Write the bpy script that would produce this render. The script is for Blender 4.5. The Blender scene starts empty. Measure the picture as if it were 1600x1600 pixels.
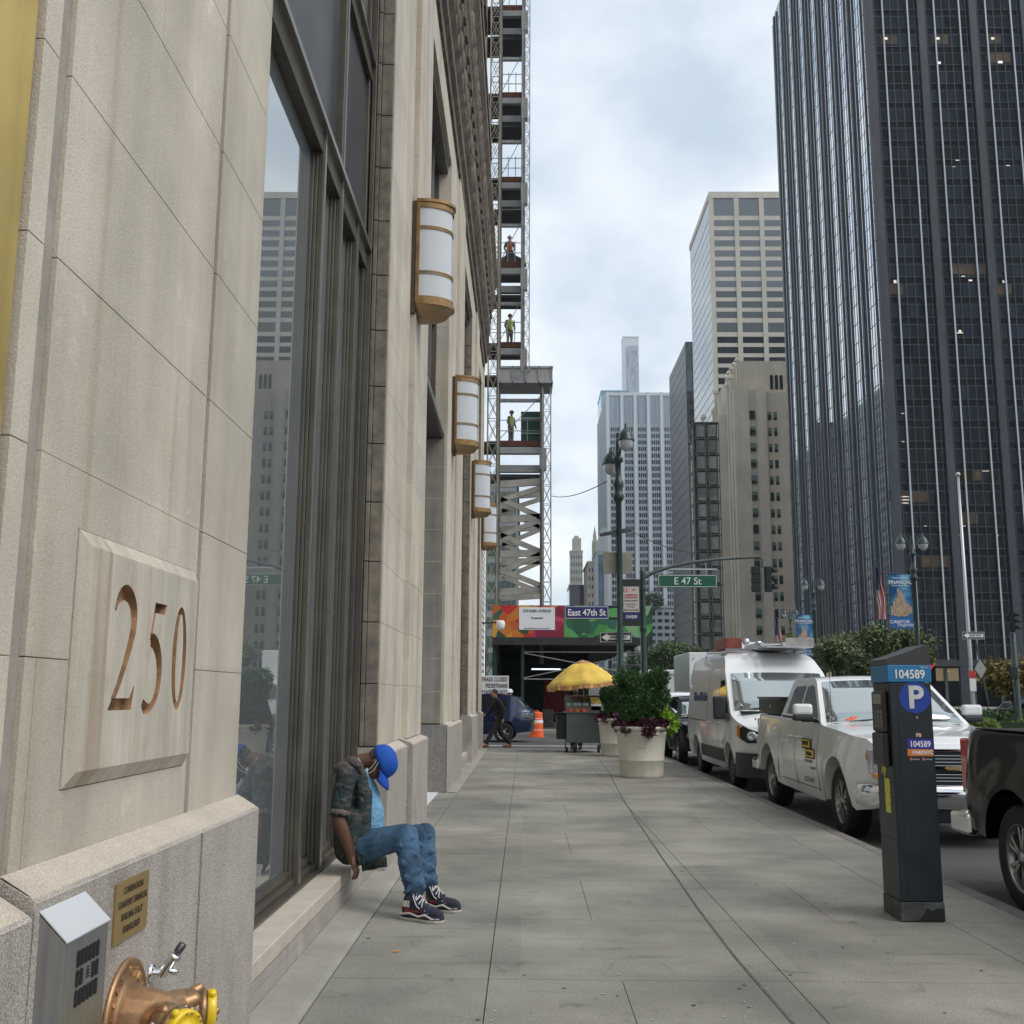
import bpy, bmesh, math, random
import numpy as np
from mathutils import Matrix, Vector
S = bpy.context.scene
C = S.collection
PI = math.pi
rnd = random.Random(7)

# ---------------- camera ----------------
F = 1670.0
_vy = Vector((20, -286, -F)).normalized()
_vz = Vector((50.0, (F * F + 1000) / 286, -F)).normalized()
_vx = _vy.cross(_vz)
CR = Matrix((_vx, _vy, _vz))            # camera -> world
EYE = Vector((0, 0, 1.5))
cam = bpy.data.cameras.new('camera')
cam.sensor_width = 36; cam.lens = 36 * F / 1600; cam.clip_start = 0.05; cam.clip_end = 6000
camo = bpy.data.objects.new('camera', cam); C.objects.link(camo)
camo.matrix_world = Matrix.Translation(EYE) @ CR.to_4x4()
S.camera = camo

def at(px, py, Y):                      # a point of the photo put at its real distance Y down the street
    r = CR @ Vector((px - 800, 800 - py, -F))
    return EYE + r * (Y / r.y)

# ---------------- world, sun, exposure ----------------
SUN_EL, SUN_AZ = math.radians(50), math.radians(120)      # azimuth clockwise from +Y
w = bpy.data.worlds.new('World'); S.world = w; w.use_nodes = True
nt = w.node_tree; N = nt.nodes; L = nt.links
bg = N['Background']; bg.inputs['Strength'].default_value = 0.1
sky = N.new('ShaderNodeTexSky'); sky.sky_type = 'NISHITA'; sky.sun_disc = False
sky.sun_elevation = SUN_EL; sky.sun_rotation = SUN_AZ; sky.dust_density = 2.0
tc = N.new('ShaderNodeTexCoord'); sep = N.new('ShaderNodeSeparateXYZ'); L.new(tc.outputs['Generated'], sep.inputs[0])
def wm(op, a, b):
    m = N.new('ShaderNodeMath'); m.operation = op
    for i, v in enumerate((a, b)):
        if isinstance(v, (int, float)): m.inputs[i].default_value = v
        elif v is not None: L.new(v, m.inputs[i])
    return m.outputs[0]
den = wm('ADD', wm('MAXIMUM', sep.outputs['Z'], 0.0), 0.45)
cmb = N.new('ShaderNodeCombineXYZ')
L.new(wm('DIVIDE', sep.outputs['X'], den), cmb.inputs[0]); L.new(wm('DIVIDE', sep.outputs['Y'], den), cmb.inputs[1])
cmb.inputs[2].default_value = 3.3
n1 = N.new('ShaderNodeTexNoise'); n1.inputs['Scale'].default_value = 2.3; n1.inputs['Detail'].default_value = 9
n1.inputs['Roughness'].default_value = 0.62; n1.inputs['Distortion'].default_value = 0.35; L.new(cmb.outputs[0], n1.inputs['Vector'])
n2 = N.new('ShaderNodeTexNoise'); n2.inputs['Scale'].default_value = 4.2; n2.inputs['Detail'].default_value = 8; L.new(cmb.outputs[0], n2.inputs['Vector'])
mr = N.new('ShaderNodeMapRange'); L.new(n1.outputs['Fac'], mr.inputs[0])
mr.inputs[1].default_value = 0.40; mr.inputs[2].default_value = 0.56; mr.inputs[3].default_value = 0.80; mr.inputs[4].default_value = 1.0
cr = N.new('ShaderNodeValToRGB'); L.new(n2.outputs['Fac'], cr.inputs[0])
cr.color_ramp.elements[0].position = 0.36; cr.color_ramp.elements[0].color = (4.1, 4.8, 5.5, 1)
cr.color_ramp.elements[1].position = 0.60; cr.color_ramp.elements[1].color = (6.5, 6.85, 7.1, 1)
mx = N.new('ShaderNodeMix'); mx.data_type = 'RGBA'; L.new(mr.outputs[0], mx.inputs['Factor'])
L.new(sky.outputs[0], mx.inputs[6]); L.new(cr.outputs[0], mx.inputs[7]); L.new(mx.outputs[2], bg.inputs['Color'])
sl = bpy.data.lights.new('sun', 'SUN'); sl.energy = 1.0; sl.angle = math.radians(32); sl.color = (1, 0.95, 0.88)
so = bpy.data.objects.new('sun', sl); C.objects.link(so)
d = Vector((math.sin(SUN_AZ) * math.cos(SUN_EL), math.cos(SUN_AZ) * math.cos(SUN_EL), math.sin(SUN_EL)))
so.rotation_euler = d.to_track_quat('Z', 'Y').to_euler(); so.location = (20, -20, 60)
vs = S.view_settings; vs.view_transform = 'Standard'; vs.look = 'None'; vs.gamma = 1; vs.exposure = 0.76
S.cycles.max_bounces = 6; S.cycles.diffuse_bounces = 3; S.cycles.glossy_bounces = 4
S.cycles.use_denoising = True
try: S.cycles.use_adaptive_sampling = True; S.cycles.adaptive_threshold = 0.02
except Exception: pass

# ---------------- materials ----------------
MATS = {}
def mat(name, col, rough=0.6, metal=0.0, n=None, bump=None, streak=None, vary=None, coat=0.0, ior=1.5, emit=None, alpha=None, fine=None, trans=0.0):
    """n=(scale,amount): mottling; streak=(scale,amount): vertical run stains; vary=(cell size xyz, amount): piece to piece; fine: speckle; bump=(scale,strength)"""
    if name in MATS: return MATS[name]
    m = bpy.data.materials.new(name); m.use_nodes = True; t = m.node_tree; nn = t.nodes; ll = t.links
    b = nn['Principled BSDF']; b.inputs['Base Color'].default_value = (*col, 1); b.inputs['Roughness'].default_value = rough
    b.inputs['Metallic'].default_value = metal; b.inputs['IOR'].default_value = ior
    b.inputs['Coat Weight'].default_value = coat; b.inputs['Coat Roughness'].default_value = 0.04
    if trans: b.inputs['Transmission Weight'].default_value = trans
    if emit: b.inputs['Emission Color'].default_value = (*emit[0], 1); b.inputs['Emission Strength'].default_value = emit[1]
    if alpha is not None: b.inputs['Alpha'].default_value = alpha
    if n or streak or vary or fine or bump:
        tcn = nn.new('ShaderNodeTexCoord'); co = tcn.outputs['Object']
        cur = None
        def mulby(val):
            nonlocal cur
            mm = nn.new('ShaderNodeMix'); mm.data_type = 'RGBA'; mm.blend_type = 'MULTIPLY'; mm.inputs['Factor'].default_value = 1
            if cur is None: mm.inputs[6].default_value = (*col, 1)
            else: ll.new(cur, mm.inputs[6])
            ll.new(val, mm.inputs[7]); cur = mm.outputs[2]
        def noise(scale, amt, vec=None, detail=5, lo=0.35, hi=0.65, rough=0.6):
            q = nn.new('ShaderNodeTexNoise'); q.inputs['Scale'].default_value = scale; q.inputs['Detail'].default_value = detail
            q.inputs['Roughness'].default_value = rough
            ll.new(vec or co, q.inputs['Vector'])
            r = nn.new('ShaderNodeMapRange'); ll.new(q.outputs['Fac'], r.inputs[0])
            r.inputs[1].default_value = lo; r.inputs[2].default_value = hi; r.inputs[3].default_value = 1 - amt; r.inputs[4].default_value = 1 + amt
            return r.outputs[0]
        if n: mulby(noise(*n))
        if fine: mulby(noise(fine[0], fine[1], None, 2, 0.3, 0.7))
        if streak:
            mp = nn.new('ShaderNodeMapping'); ll.new(co, mp.inputs[0]); mp.inputs['Scale'].default_value = (streak[0], streak[0], streak[0] * 0.06)
            mulby(noise(1.0, streak[1], mp.outputs[0], 4, 0.35, 0.7))
        if vary:
            vm = nn.new('ShaderNodeVectorMath'); vm.operation = 'DIVIDE'; ll.new(co, vm.inputs[0]); vm.inputs[1].default_value = vary[0]
            va = nn.new('ShaderNodeVectorMath'); va.operation = 'ADD'; ll.new(vm.outputs[0], va.inputs[0]); va.inputs[1].default_value = (0.013, 0.017, 0.011)
            vf = nn.new('ShaderNodeVectorMath'); vf.operation = 'FLOOR'; ll.new(va.outputs[0], vf.inputs[0])
            wn = nn.new('ShaderNodeTexWhiteNoise'); wn.noise_dimensions = '3D'; ll.new(vf.outputs[0], wn.inputs['Vector'])
            r = nn.new('ShaderNodeMapRange'); ll.new(wn.outputs['Value'], r.inputs[0]); r.inputs[3].default_value = 1 - vary[1]; r.inputs[4].default_value = 1 + vary[1]
            mulby(r.outputs[0])
        if cur is not None: ll.new(cur, b.inputs['Base Color'])
        if bump:
            q = nn.new('ShaderNodeTexNoise'); q.inputs['Scale'].default_value = bump[0]; q.inputs['Detail'].default_value = 4; ll.new(co, q.inputs['Vector'])
            bp = nn.new('ShaderNodeBump'); bp.inputs['Strength'].default_value = bump[1]; bp.inputs['Distance'].default_value = 0.01
            ll.new(q.outputs['Fac'], bp.inputs['Height']); ll.new(bp.outputs[0], b.inputs['Normal'])
    MATS[name] = m; return m

limestone = mat('limestone', (.53, .475, .395), .85, n=(1.7, .10), fine=(150, .13), streak=(3.2, .10), vary=((5, 1.37, .539), .05), bump=(220, .35))
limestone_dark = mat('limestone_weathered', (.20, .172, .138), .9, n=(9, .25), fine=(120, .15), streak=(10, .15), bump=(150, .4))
cornice_m = mat('cornice_sooty_stone', (.15, .125, .10), .9, n=(3, .3), fine=(40, .2), streak=(4, .3), bump=(50, .6))
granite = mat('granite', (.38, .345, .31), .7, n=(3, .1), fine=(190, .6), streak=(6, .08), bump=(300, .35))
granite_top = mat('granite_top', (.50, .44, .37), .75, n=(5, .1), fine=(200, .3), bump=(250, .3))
granite_grey = mat('granite_grey', (.24, .23, .22), .6, n=(3, .1), fine=(110, .5), bump=(250, .2))
groove_m = mat('joint_mortar', (.27, .225, .185), .95, n=(12, .3), fine=(150, .2))
carved_m = mat('carved_rusty_stone', (.34, .20, .11), .9, n=(14, .3), streak=(16, .25), bump=(200, .3))
conc_strip = mat('concrete_strip', (.31, .295, .26), .9, n=(2.2, .14), fine=(90, .09), bump=(120, .25))
bronze_frame = mat('bronze_frame', (.125, .112, .092), .42, metal=.55, n=(3, .15), streak=(12, .12))
frame_edge = mat('frame_edge_aluminium', (.36, .34, .31), .3, metal=.9)
panel_dark = mat('spandrel_panel', (.075, .07, .075), .38, metal=.3, n=(1.5, .2))
glass_win = mat('window_glass', (.36, .40, .41), .012, metal=.72)
brass = mat('brass', (.50, .34, .13), .33, metal=1.0, n=(3, .15), streak=(20, .18))
brass_sconce = mat('sconce_bronze', (.27, .165, .075), .34, metal=.9, n=(6, .2))
opal = mat('opal_glass', (.55, .575, .60), .22, coat=.4)
black_m = mat('black_matte', (.012, .012, .013), .7)
dark_void = mat('dark_interior', (.006, .006, .007), .9)
steel_brushed = mat('brushed_steel', (.42, .43, .44), .36, metal=.95, streak=(60, .1))
chrome = mat('chrome', (.75, .76, .78), .08, metal=1.0)
rubber = mat('tyre_rubber', (.016, .016, .017), .8, fine=(60, .2))
alu_rim = mat('alloy_rim', (.38, .38, .39), .3, metal=.9)
white_paint = mat('white_car_paint', (.78, .79, .80), .32, coat=.8, n=(1.2, .03))
black_paint = mat('black_car_paint', (.003, .0035, .005), .16, coat=.15, ior=1.18)
blue_paint = mat('blue_car_paint', (.008, .020, .065), .25, metal=.4, coat=1.0)
car_glass = mat('car_glass', (.010, .014, .015), .03, ior=1.75, coat=.6)
glass_pale = mat('windscreen_glass', (.38, .43, .44), .03, metal=.75, coat=.8)
lamp_clear = mat('headlamp_clear', (.55, .57, .6), .06, metal=.7, coat=1)
amber = mat('amber_lens', (.65, .20, .02), .15, coat=1)
red_lens = mat('red_lens', (.50, .010, .012), .12, coat=1)
plastic_blk = mat('black_plastic', (.020, .021, .024), .45)
green_post = mat('dark_green_iron', (.010, .034, .030), .38, n=(8, .3), coat=.2)
green_sign = mat('green_sign', (.0, .085, .045), .45)
blue_sign = mat('blue_sign', (.010, .018, .13), .45)
white_m = mat('white_signage', (.78, .78, .78), .5)
grey_back = mat('sign_back_aluminium', (.27, .25, .21), .6, n=(5, .1))
asphalt = mat('asphalt', (.075, .073, .070), .9, n=(.8, .18), fine=(70, .35), bump=(90, .5))
paint_road = mat('road_paint', (.55, .55, .53), .8, n=(4, .25), fine=(50, .3))
cream_stone = mat('cream_stone', (.55, .51, .44), .85, n=(.2, .06))

def stain(m, sc, lo, hi, colr, dist=0.0):             # weathering of its own shape: runs and blotches
    t_ = m.node_tree; q = t_.nodes; l_ = t_.links; b = q['Principled BSDF']; src = b.inputs['Base Color'].links[0].from_socket; tcn = [n_ for n_ in q if n_.type == 'TEX_COORD'][0]
    mp = q.new('ShaderNodeMapping'); mp.inputs['Scale'].default_value = sc; l_.new(tcn.outputs['Object'], mp.inputs[0])
    nz = q.new('ShaderNodeTexNoise'); nz.inputs['Scale'].default_value = 1.0; nz.inputs['Detail'].default_value = 5; nz.inputs['Roughness'].default_value = .45; nz.inputs['Distortion'].default_value = dist; l_.new(mp.outputs[0], nz.inputs['Vector'])
    r = q.new('ShaderNodeMapRange'); l_.new(nz.outputs['Fac'], r.inputs[0]); r.inputs[1].default_value = lo; r.inputs[2].default_value = hi
    mm = q.new('ShaderNodeMix'); mm.data_type = 'RGBA'; mm.blend_type = 'MULTIPLY'; l_.new(r.outputs[0], mm.inputs['Factor']); l_.new(src, mm.inputs[6]); mm.inputs[7].default_value = (*colr, 1); l_.new(mm.outputs[2], b.inputs['Base Color'])
stain(limestone, (2.6, 2.6, .16), .57, .68, (.86, .83, .79)); stain(limestone, (1.3, 1.3, .5), .50, .75, (.84, .83, .82), .6); stain(limestone, (9, 9, .5), .64, .72, (.90, .85, .80)); stain(limestone, (5, 5, 5), .66, .74, (1.16, 1.15, 1.13), 1.5)
stain(granite, (3, 3, 1.0), .55, .72, (.80, .79, .78), .5)

# ---------------- mesh builder ----------------
class MB:
    def __init__(s): s.v = []; s.f = []; s.m = []; s.mats = []; s.sm = []
    def _mi(s, m):
        if m is None: return 0
        if m not in s.mats: s.mats.append(m)
        return s.mats.index(m)
    def add(s, vs, fs, m=None, smooth=False, M=None):
        o = len(s.v)
        s.v.extend([tuple(M @ Vector(p)) for p in vs] if M is not None else [tuple(p) for p in vs])
        mi = s._mi(m)
        for f in fs: s.f.append([i + o for i in f]); s.m.append(mi); s.sm.append(smooth)
        return s
    def box(s, x0, x1, y0, y1, z0, z1, m=None, M=None):
        if x0 > x1: x0, x1 = x1, x0
        if y0 > y1: y0, y1 = y1, y0
        if z0 > z1: z0, z1 = z1, z0
        v = [(x0, y0, z0), (x1, y0, z0), (x1, y1, z0), (x0, y1, z0), (x0, y0, z1), (x1, y0, z1), (x1, y1, z1), (x0, y1, z1)]
        return s.add(v, [(0, 3, 2, 1), (4, 5, 6, 7), (0, 1, 5, 4), (1, 2, 6, 5), (2, 3, 7, 6), (3, 0, 4, 7)], m, False, M)
    def ring(s, rings, m=None, smooth=True, cap=True, closed=True, M=None):
        n = len(rings[0]); v = [p for r in rings for p in r]; f = []
        for i in range(len(rings) - 1):
            for j in range(n if closed else n - 1):
                k = (j + 1) % n
                f.append((i * n + j, i * n + k, (i + 1) * n + k, (i + 1) * n + j))
        s.add(v, f, m, smooth, M)
        if cap and closed:
            s.add(rings[0], [tuple(range(n))[::-1]], m, False, M); s.add(rings[-1], [tuple(range(n))], m, False, M)
        return s
    def tube(s, pts, r, n=8, m=None, cap=True, smooth=True, M=None, up=None):
        pts = [Vector(p) for p in pts]; R = r if isinstance(r, (list, tuple)) else [r] * len(pts); rings = []
        t0 = (pts[1] - pts[0]).normalized()
        a = Vector((0, 0, 1)) if abs(t0.z) < .9 else Vector((1, 0, 0))
        u = t0.cross(a).normalized()
        for i, p in enumerate(pts):
            t = ((pts[min(i + 1, len(pts) - 1)] - pts[max(i - 1, 0)])).normalized()
            u = (u - t * u.dot(t)).normalized(); w_ = t.cross(u)
            rings.append([p + (u * math.cos(2 * PI * j / n) + w_ * math.sin(2 * PI * j / n)) * R[i] for j in range(n)])
        return s.ring(rings, m, smooth, cap, True, M)
    def bar(s, a, b, wd, m=None, h=None):            # square bar between two points
        a = Vector(a); b = Vector(b); t = (b - a).normalized(); h = h or wd
        up = Vector((0, 0, 1)) if abs(t.z) < .95 else Vector((0, 1, 0))
        u = t.cross(up).normalized() * wd / 2; v_ = u.cross(t).normalized() * h / 2
        return s.ring([[a - u - v_, a + u - v_, a + u + v_, a - u + v_], [b - u - v_, b + u - v_, b + u + v_, b - u + v_]], m, False)
    def lathe(s, prof, c=(0, 0, 0), n=24, m=None, M=None, smooth=True, cap=True):
        c = Vector(c)
        rings = [[c + Vector((r * math.cos(2 * PI * j / n), r * math.sin(2 * PI * j / n), z)) for j in range(n)] for r, z in prof]
        return s.ring(rings, m, smooth, cap, True, M)
    def prism(s, poly, o, u, v, w_, m=None, smooth=False):   # poly (a,b) -> o + a*u + b*v, extruded by vector w_
        o, u, v, w_ = Vector(o), Vector(u), Vector(v), Vector(w_)
        P = [o + u * a + v * b for a, b in poly]; Q = [p + w_ for p in P]; n = len(P)
        if u.cross(v).dot(w_) * _area(poly) < 0: P.reverse(); Q.reverse()
        s.add(P + Q, [tuple(range(n))[::-1], tuple(range(n, 2 * n))], m)
        return s.add(P + Q, [(i, (i + 1) % n, n + (i + 1) % n, n + i) for i in range(n)], m, smooth)
    def ball(s, c, r, n=12, m=None, sc=(1, 1, 1)):
        c = Vector(c); k = n // 2
        rings = [[c + Vector((math.sin(PI * i / k) * math.cos(2 * PI * j / n) * r * sc[0], math.sin(PI * i / k) * math.sin(2 * PI * j / n) * r * sc[1], -math.cos(PI * i / k) * r * sc[2])) for j in range(n)] for i in range(k + 1)]
        return s.ring(rings, m, True, False)
    def mesh(s, name, m=None):
        me = bpy.data.meshes.new(name); me.from_pydata(s.v, [], s.f); me.update()
        ms = s.mats[:] if s.mats else []
        if m is not None: ms = [m] if not s.mats else s.mats
        for x in ms: me.materials.append(x)
        me.polygons.foreach_set('material_index', s.m); me.polygons.foreach_set('use_smooth', s.sm)
        return me
def _area(p): return sum(p[i][0] * p[(i + 1) % len(p)][1] - p[(i + 1) % len(p)][0] * p[i][1] for i in range(len(p)))

def link(name, me, parent=None, world=True, **props):
    o = bpy.data.objects.new(name, me); C.objects.link(o)
    if parent is not None:
        o.parent = parent
        if world: o.matrix_parent_inverse = parent['_mw'] if False else parent_inv(parent)
    for k, v in props.items(): o[k] = v
    return o
_INV = {}
def parent_inv(p):
    M = Matrix.Identity(4); q = p
    M = world_of(p)
    return M.inverted()
def world_of(o):
    M = o.matrix_basis.copy()
    if o.parent is not None: M = world_of(o.parent) @ o.matrix_parent_inverse @ M
    return M
def part(name, mb, m, parent, world=True, bev=None, **props):
    me = mb.mesh(name, m) if isinstance(mb, MB) else mb
    if not isinstance(mb, MB) and m is not None and not me.materials: me.materials.append(m)
    o = link(name, me, parent, world, **props)
    if bev:
        b = o.modifiers.new('bev', 'BEVEL'); b.width = bev; b.segments = 2; b.limit_method = 'ANGLE'; b.angle_limit = math.radians(35)
    return o
def thing(name, label, cat, loc=(0, 0, 0), rz=0, group=None):
    o = bpy.data.objects.new(name, None); C.objects.link(o); o.location = loc; o.rotation_euler = (0, 0, rz); o.empty_display_size = .2
    o['label'] = label; o['category'] = cat
    if group: o['group'] = group
    return o
def tag(o, label, cat, group=None, kind=None):
    o['label'] = label; o['category'] = cat
    if group: o['group'] = group
    if kind: o['kind'] = kind
    return o
def struct(name, mb, m, bev=None, **p):
    o = part(name, mb, m, None, bev=bev, **p); o['kind'] = 'structure'; return o
def copytree(o, parent=None):
    c = o.copy(); C.objects.link(c)
    if parent is not None: c.parent = parent
    for ch in list(o.children): copytree(ch, c)
    return c
def lum(parent, name, mb, m, world=True, **p): return part(name, mb, m, parent, world, **p)

def text_mesh(s, size, o, right, up, depth=.004, align='CENTER', bold=0.0, sx=1.0, name='lettering', spacing=1.0, shear=0):
    cu = bpy.data.curves.new('t', 'FONT'); cu.body = s; cu.size = size; cu.extrude = depth; cu.offset = bold
    cu.align_x = align; cu.align_y = 'CENTER'; cu.space_character = spacing; cu.resolution_u = 3; cu.shear = shear
    ob = bpy.data.objects.new('t', cu); C.objects.link(ob)
    dg = bpy.context.evaluated_depsgraph_get(); me = bpy.data.meshes.new_from_object(ob.evaluated_get(dg))
    bpy.data.objects.remove(ob); bpy.data.curves.remove(cu)
    right = Vector(right).normalized(); up = Vector(up).normalized(); nrm = right.cross(up)
    M = Matrix((right * sx, up, nrm)).transposed().to_4x4(); M.translation = Vector(o)
    me.transform(M); me.name = name; me.materials.clear(); return me
def text(parent, s, size, o, right, up, m, world=True, name='lettering', **k):
    me = text_mesh(s, size, o, right, up, name=name, **k); me.materials.append(m)
    return link(name, me, parent, world)

def evald(o):                          # bake modifiers of o into a plain mesh
    dg = bpy.context.evaluated_depsgraph_get(); me = bpy.data.meshes.new_from_object(o.evaluated_get(dg))
    o.modifiers.clear(); old = o.data; o.data = me; me.name = o.name; bpy.data.meshes.remove(old); return o
def shade(o, on=True):
    o.data.polygons.foreach_set('use_smooth', [on] * len(o.data.polygons)); return o
def cap_prims(prims, n=14):
    """prims: ('c', p0, p1, r0, r1) tapered capsule | ('e', centre, (rx,ry,rz), euler)"""
    mb = MB()
    for q in prims:
        if q[0] == 'c':
            a, b, r0, r1 = Vector(q[1]), Vector(q[2]), q[3], q[4]; t = b - a; Ln = max(t.length, 1e-6); rot = t.to_track_quat('Z', 'Y').to_matrix()
            pr = [(math.sin(x) * r0, -math.cos(x) * r0) for x in (0.02, .5, 1.0, PI / 2)] + [(math.sin(x) * r1, Ln - math.cos(x) * r1) for x in (PI / 2, PI - 1.0, PI - .5, PI - .02)]
            M = Matrix.Translation(a) @ rot.to_4x4(); mb.lathe(pr, n=n, M=M)
        else:
            from mathutils import Euler
            M = Matrix.Translation(Vector(q[1])) @ Euler([math.radians(e) for e in (q[3] if len(q) > 3 else (0, 0, 0))]).to_matrix().to_4x4() @ Matrix.Diagonal((*q[2], 1))
            k = 8; mb.lathe([(max(math.sin(PI * i / k), .01), -math.cos(PI * i / k)) for i in range(k + 1)], n=n, M=M)
    return mb
def blob(name, prims, m, parent, voxel=.006, smooth=6, disp=None, solid=None, world=True):
    o = part(name, cap_prims(prims), m, parent, world)
    r = o.modifiers.new('r', 'REMESH'); r.mode = 'VOXEL'; r.voxel_size = voxel
    s_ = o.modifiers.new('s', 'SMOOTH'); s_.iterations = smooth; s_.factor = .5
    evald(o); me = o.data
    if disp:                                       # cloth folds: (scale, amount)
        from mathutils import noise as mn
        nv = [v.normal.copy() for v in me.vertices]
        for v, nn_ in zip(me.vertices, nv):
            c = v.co; k = mn.noise(Vector((c.x * disp[0], c.y * disp[0], c.z * disp[0] * disp[2] if len(disp) > 2 else c.z * disp[0])))
            k2 = mn.noise(Vector((c.x * disp[0] * 2.3 + 5, c.y * disp[0] * 2.3, c.z * disp[0] * 3.1)))
            v.co = c + nn_ * disp[1] * (k * .9 - 1.5 * max(0, 1 - abs(k) * 5) ** 2 - .5 * max(0, 1 - abs(k2) * 5) ** 2)
    me.materials.clear(); me.materials.append(m)
    return shade(o)
# ================= the ground =================
KX = 3.57
mb = MB(); mb.add([(-400, -60, -.14), (500, -60, -.14), (500, 1500, -.14), (-400, 1500, -.14)], [(0, 1, 2, 3)])
struct('road', mb, asphalt)
walk_m = mat('sidewalk_concrete', (.262, .250, .218), .88, n=(1.3, .13), fine=(75, .20), vary=((1.55, 1.55, 9), .07), bump=(110, .35), streak=(1.1, .10))
def weather(m):                                        # stains, drag marks across the slabs, pale and dark aggregate
    t_ = m.node_tree; q = t_.nodes; l_ = t_.links; b = q['Principled BSDF']; src = b.inputs['Base Color'].links[0].from_socket; tcn = [n_ for n_ in q if n_.type == 'TEX_COORD'][0]
    def lay(src, scale, lo, hi, a, b_, sc=(1, 1, 1), det=6, dist=0):
        mp = q.new('ShaderNodeMapping'); mp.inputs['Scale'].default_value = sc; l_.new(tcn.outputs['Object'], mp.inputs[0])
        nz = q.new('ShaderNodeTexNoise'); nz.inputs['Scale'].default_value = scale; nz.inputs['Detail'].default_value = det; nz.inputs['Distortion'].default_value = dist; l_.new(mp.outputs[0], nz.inputs['Vector'])
        r = q.new('ShaderNodeMapRange'); l_.new(nz.outputs['Fac'], r.inputs[0]); r.inputs[1].default_value = lo; r.inputs[2].default_value = hi; r.inputs[3].default_value = a; r.inputs[4].default_value = b_
        mm = q.new('ShaderNodeMix'); mm.data_type = 'RGBA'; mm.blend_type = 'MULTIPLY'; mm.inputs['Factor'].default_value = 1; l_.new(src, mm.inputs[6]); l_.new(r.outputs[0], mm.inputs[7]); return mm.outputs[2]
    s_ = lay(src, .55, .40, .62, .80, 1.12, det=8, dist=.5)
    s_ = lay(s_, 3.0, .60, .72, 1.0, .72, sc=(.35, 2.2, 1), det=7)
    s_ = lay(s_, 5.0, .62, .74, 1.0, .68, det=9, dist=1.0)
    s_ = lay(s_, 130, .66, .72, 1.0, 1.45, det=1)
    s_ = lay(s_, 160, .68, .74, 1.0, .55, det=1)
    l_.new(s_, b.inputs['Base Color'])
weather(walk_m)
walk_base = mat('sidewalk_joint', (.06, .056, .05), .95)
kerb_m = mat('kerb_granite', (.17, .165, .155), .85, n=(5, .2), fine=(120, .3), bump=(100, .3))
mb = MB(); mb.box(-60, 3.42, -8, 31.0, -.139, -.012)
struct('sidewalk_base', mb, walk_base)
rows = [-8 + 1.55 * i + (9.16 + 8) % 1.55 for i in range(26)]
rows = [r for r in rows if r < 30.6] + [31.0]
cols = [-1.035, -.19, 1.42, 2.86, 3.42]
mb = MB()
rr = random.Random(3)
for i in range(len(rows) - 1):
    for j in range(4):
        g = .003
        y0, y1 = rows[i] + g, rows[i + 1] - g
        if j == 1 and i % 2 == 0:
            xm = .45 + .12 * rr.random(); mb.box(cols[j] + g, xm - .002, y0, y1, -.03, 0); mb.box(xm + .002, cols[j + 1] - g, y0, y1, -.03, 0)
        elif j == 2 and i % 3 == 1:
            xm = 2.1; mb.box(cols[j] + g, xm - .002, y0, y1, -.03, 0); mb.box(xm + .002, cols[j + 1] - g, y0, y1, -.03, 0)
        else: mb.box(cols[j] + g, cols[j + 1] - g, y0, y1, -.03, 0)
struct('sidewalk', mb, walk_m)
# old saw-cut crack wandering through the slabs
mb = MB(); pts = [(1.24, 4.0), (1.25, 5.31), (1.235, 6.6), (1.24, 8.0), (1.265, 9.2), (1.29, 10.3), (1.35, 12.8), (1.42, 15.3), (1.52, 18), (1.64, 21), (1.8, 26.8)]; pts = [(a + rr.uniform(-.008, .008), b) for a, b in pts]
for k in range(len(pts) - 1):
    (x0, y0), (x1, y1) = pts[k], pts[k + 1]; a = .008
    mb.add([(x0 - a, y0, .003), (x0 + a, y0, .003), (x1 + a, y1, .003), (x1 - a, y1, .003)], [(0, 1, 2, 3)])
struct('sidewalk_crack', mb, mat('crack_filler', (.11, .10, .09), .9, n=(20, .3)))
# chewing gum specks and grit trodden on the slabs
mb = MB()
for _ in range(420):
    x, y, r_ = rr.uniform(-1, 3.3), rr.uniform(4.5, 24), rr.uniform(.004, .014)
    n_ = 7; mb.add([(x + r_ * math.cos(6.283 * i / n_) * rr.uniform(.7, 1.2), y + r_ * math.sin(6.283 * i / n_) * rr.uniform(.7, 1.2), .0035) for i in range(n_)], [tuple(range(n_))], [mat('gum_pale', (.42, .40, .37), .8), mat('gum_dark', (.10, .095, .09), .8)][rr.random() < .55])
o = struct('pavement_specks', mb, None); o['kind'] = 'stuff'; tag(o, 'pale and dark chewing gum specks trodden on the sidewalk slabs', 'litter', kind='stuff')
mb = MB(); mb.box(3.424, 3.57, -8, 31.0, -.139, .001)
for k in range(0): pass
struct('kerb', mb, kerb_m, bev=.018)
mb = MB(); mb.box(-60, 3.57, 31.004, 31.16, -.139, .001); struct('kerb', mb, kerb_m, bev=.02)
# concrete apron against the building, sloping a little down to the slabs
mb = MB()
def apron(y0, y1, xb=-1.275):
    mb.add([(xb, y0, -.02), (-1.04, y0, -.02), (-1.04, y1, -.02), (xb, y1, -.02), (xb, y0, .03), (-1.075, y0, .014), (-1.075, y1, .014), (xb, y1, .03), (-1.04, y0, .004), (-1.04, y1, .004)],
           [(4, 5, 6, 7), (5, 8, 9, 6), (8, 1, 2, 9), (0, 1, 8, 5, 4), (3, 7, 6, 9, 2)])
apron(-8, 12.7); apron(17.0, 31.0)
struct('apron', mb, conc_strip)
mb = MB(); mb.box(-2.6, -1.36, 12.72, 16.98, -.012, .016); mb.box(-1.355, -1.335, 12.72, 16.98, -.012, .02, white_m); 
struct('entrance_floor', mb, conc_strip)
mb = MB(); mb.box(-1.33, -1.04, 12.71, 16.99, -.03, .002); struct('sidewalk', mb, walk_m)
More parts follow.
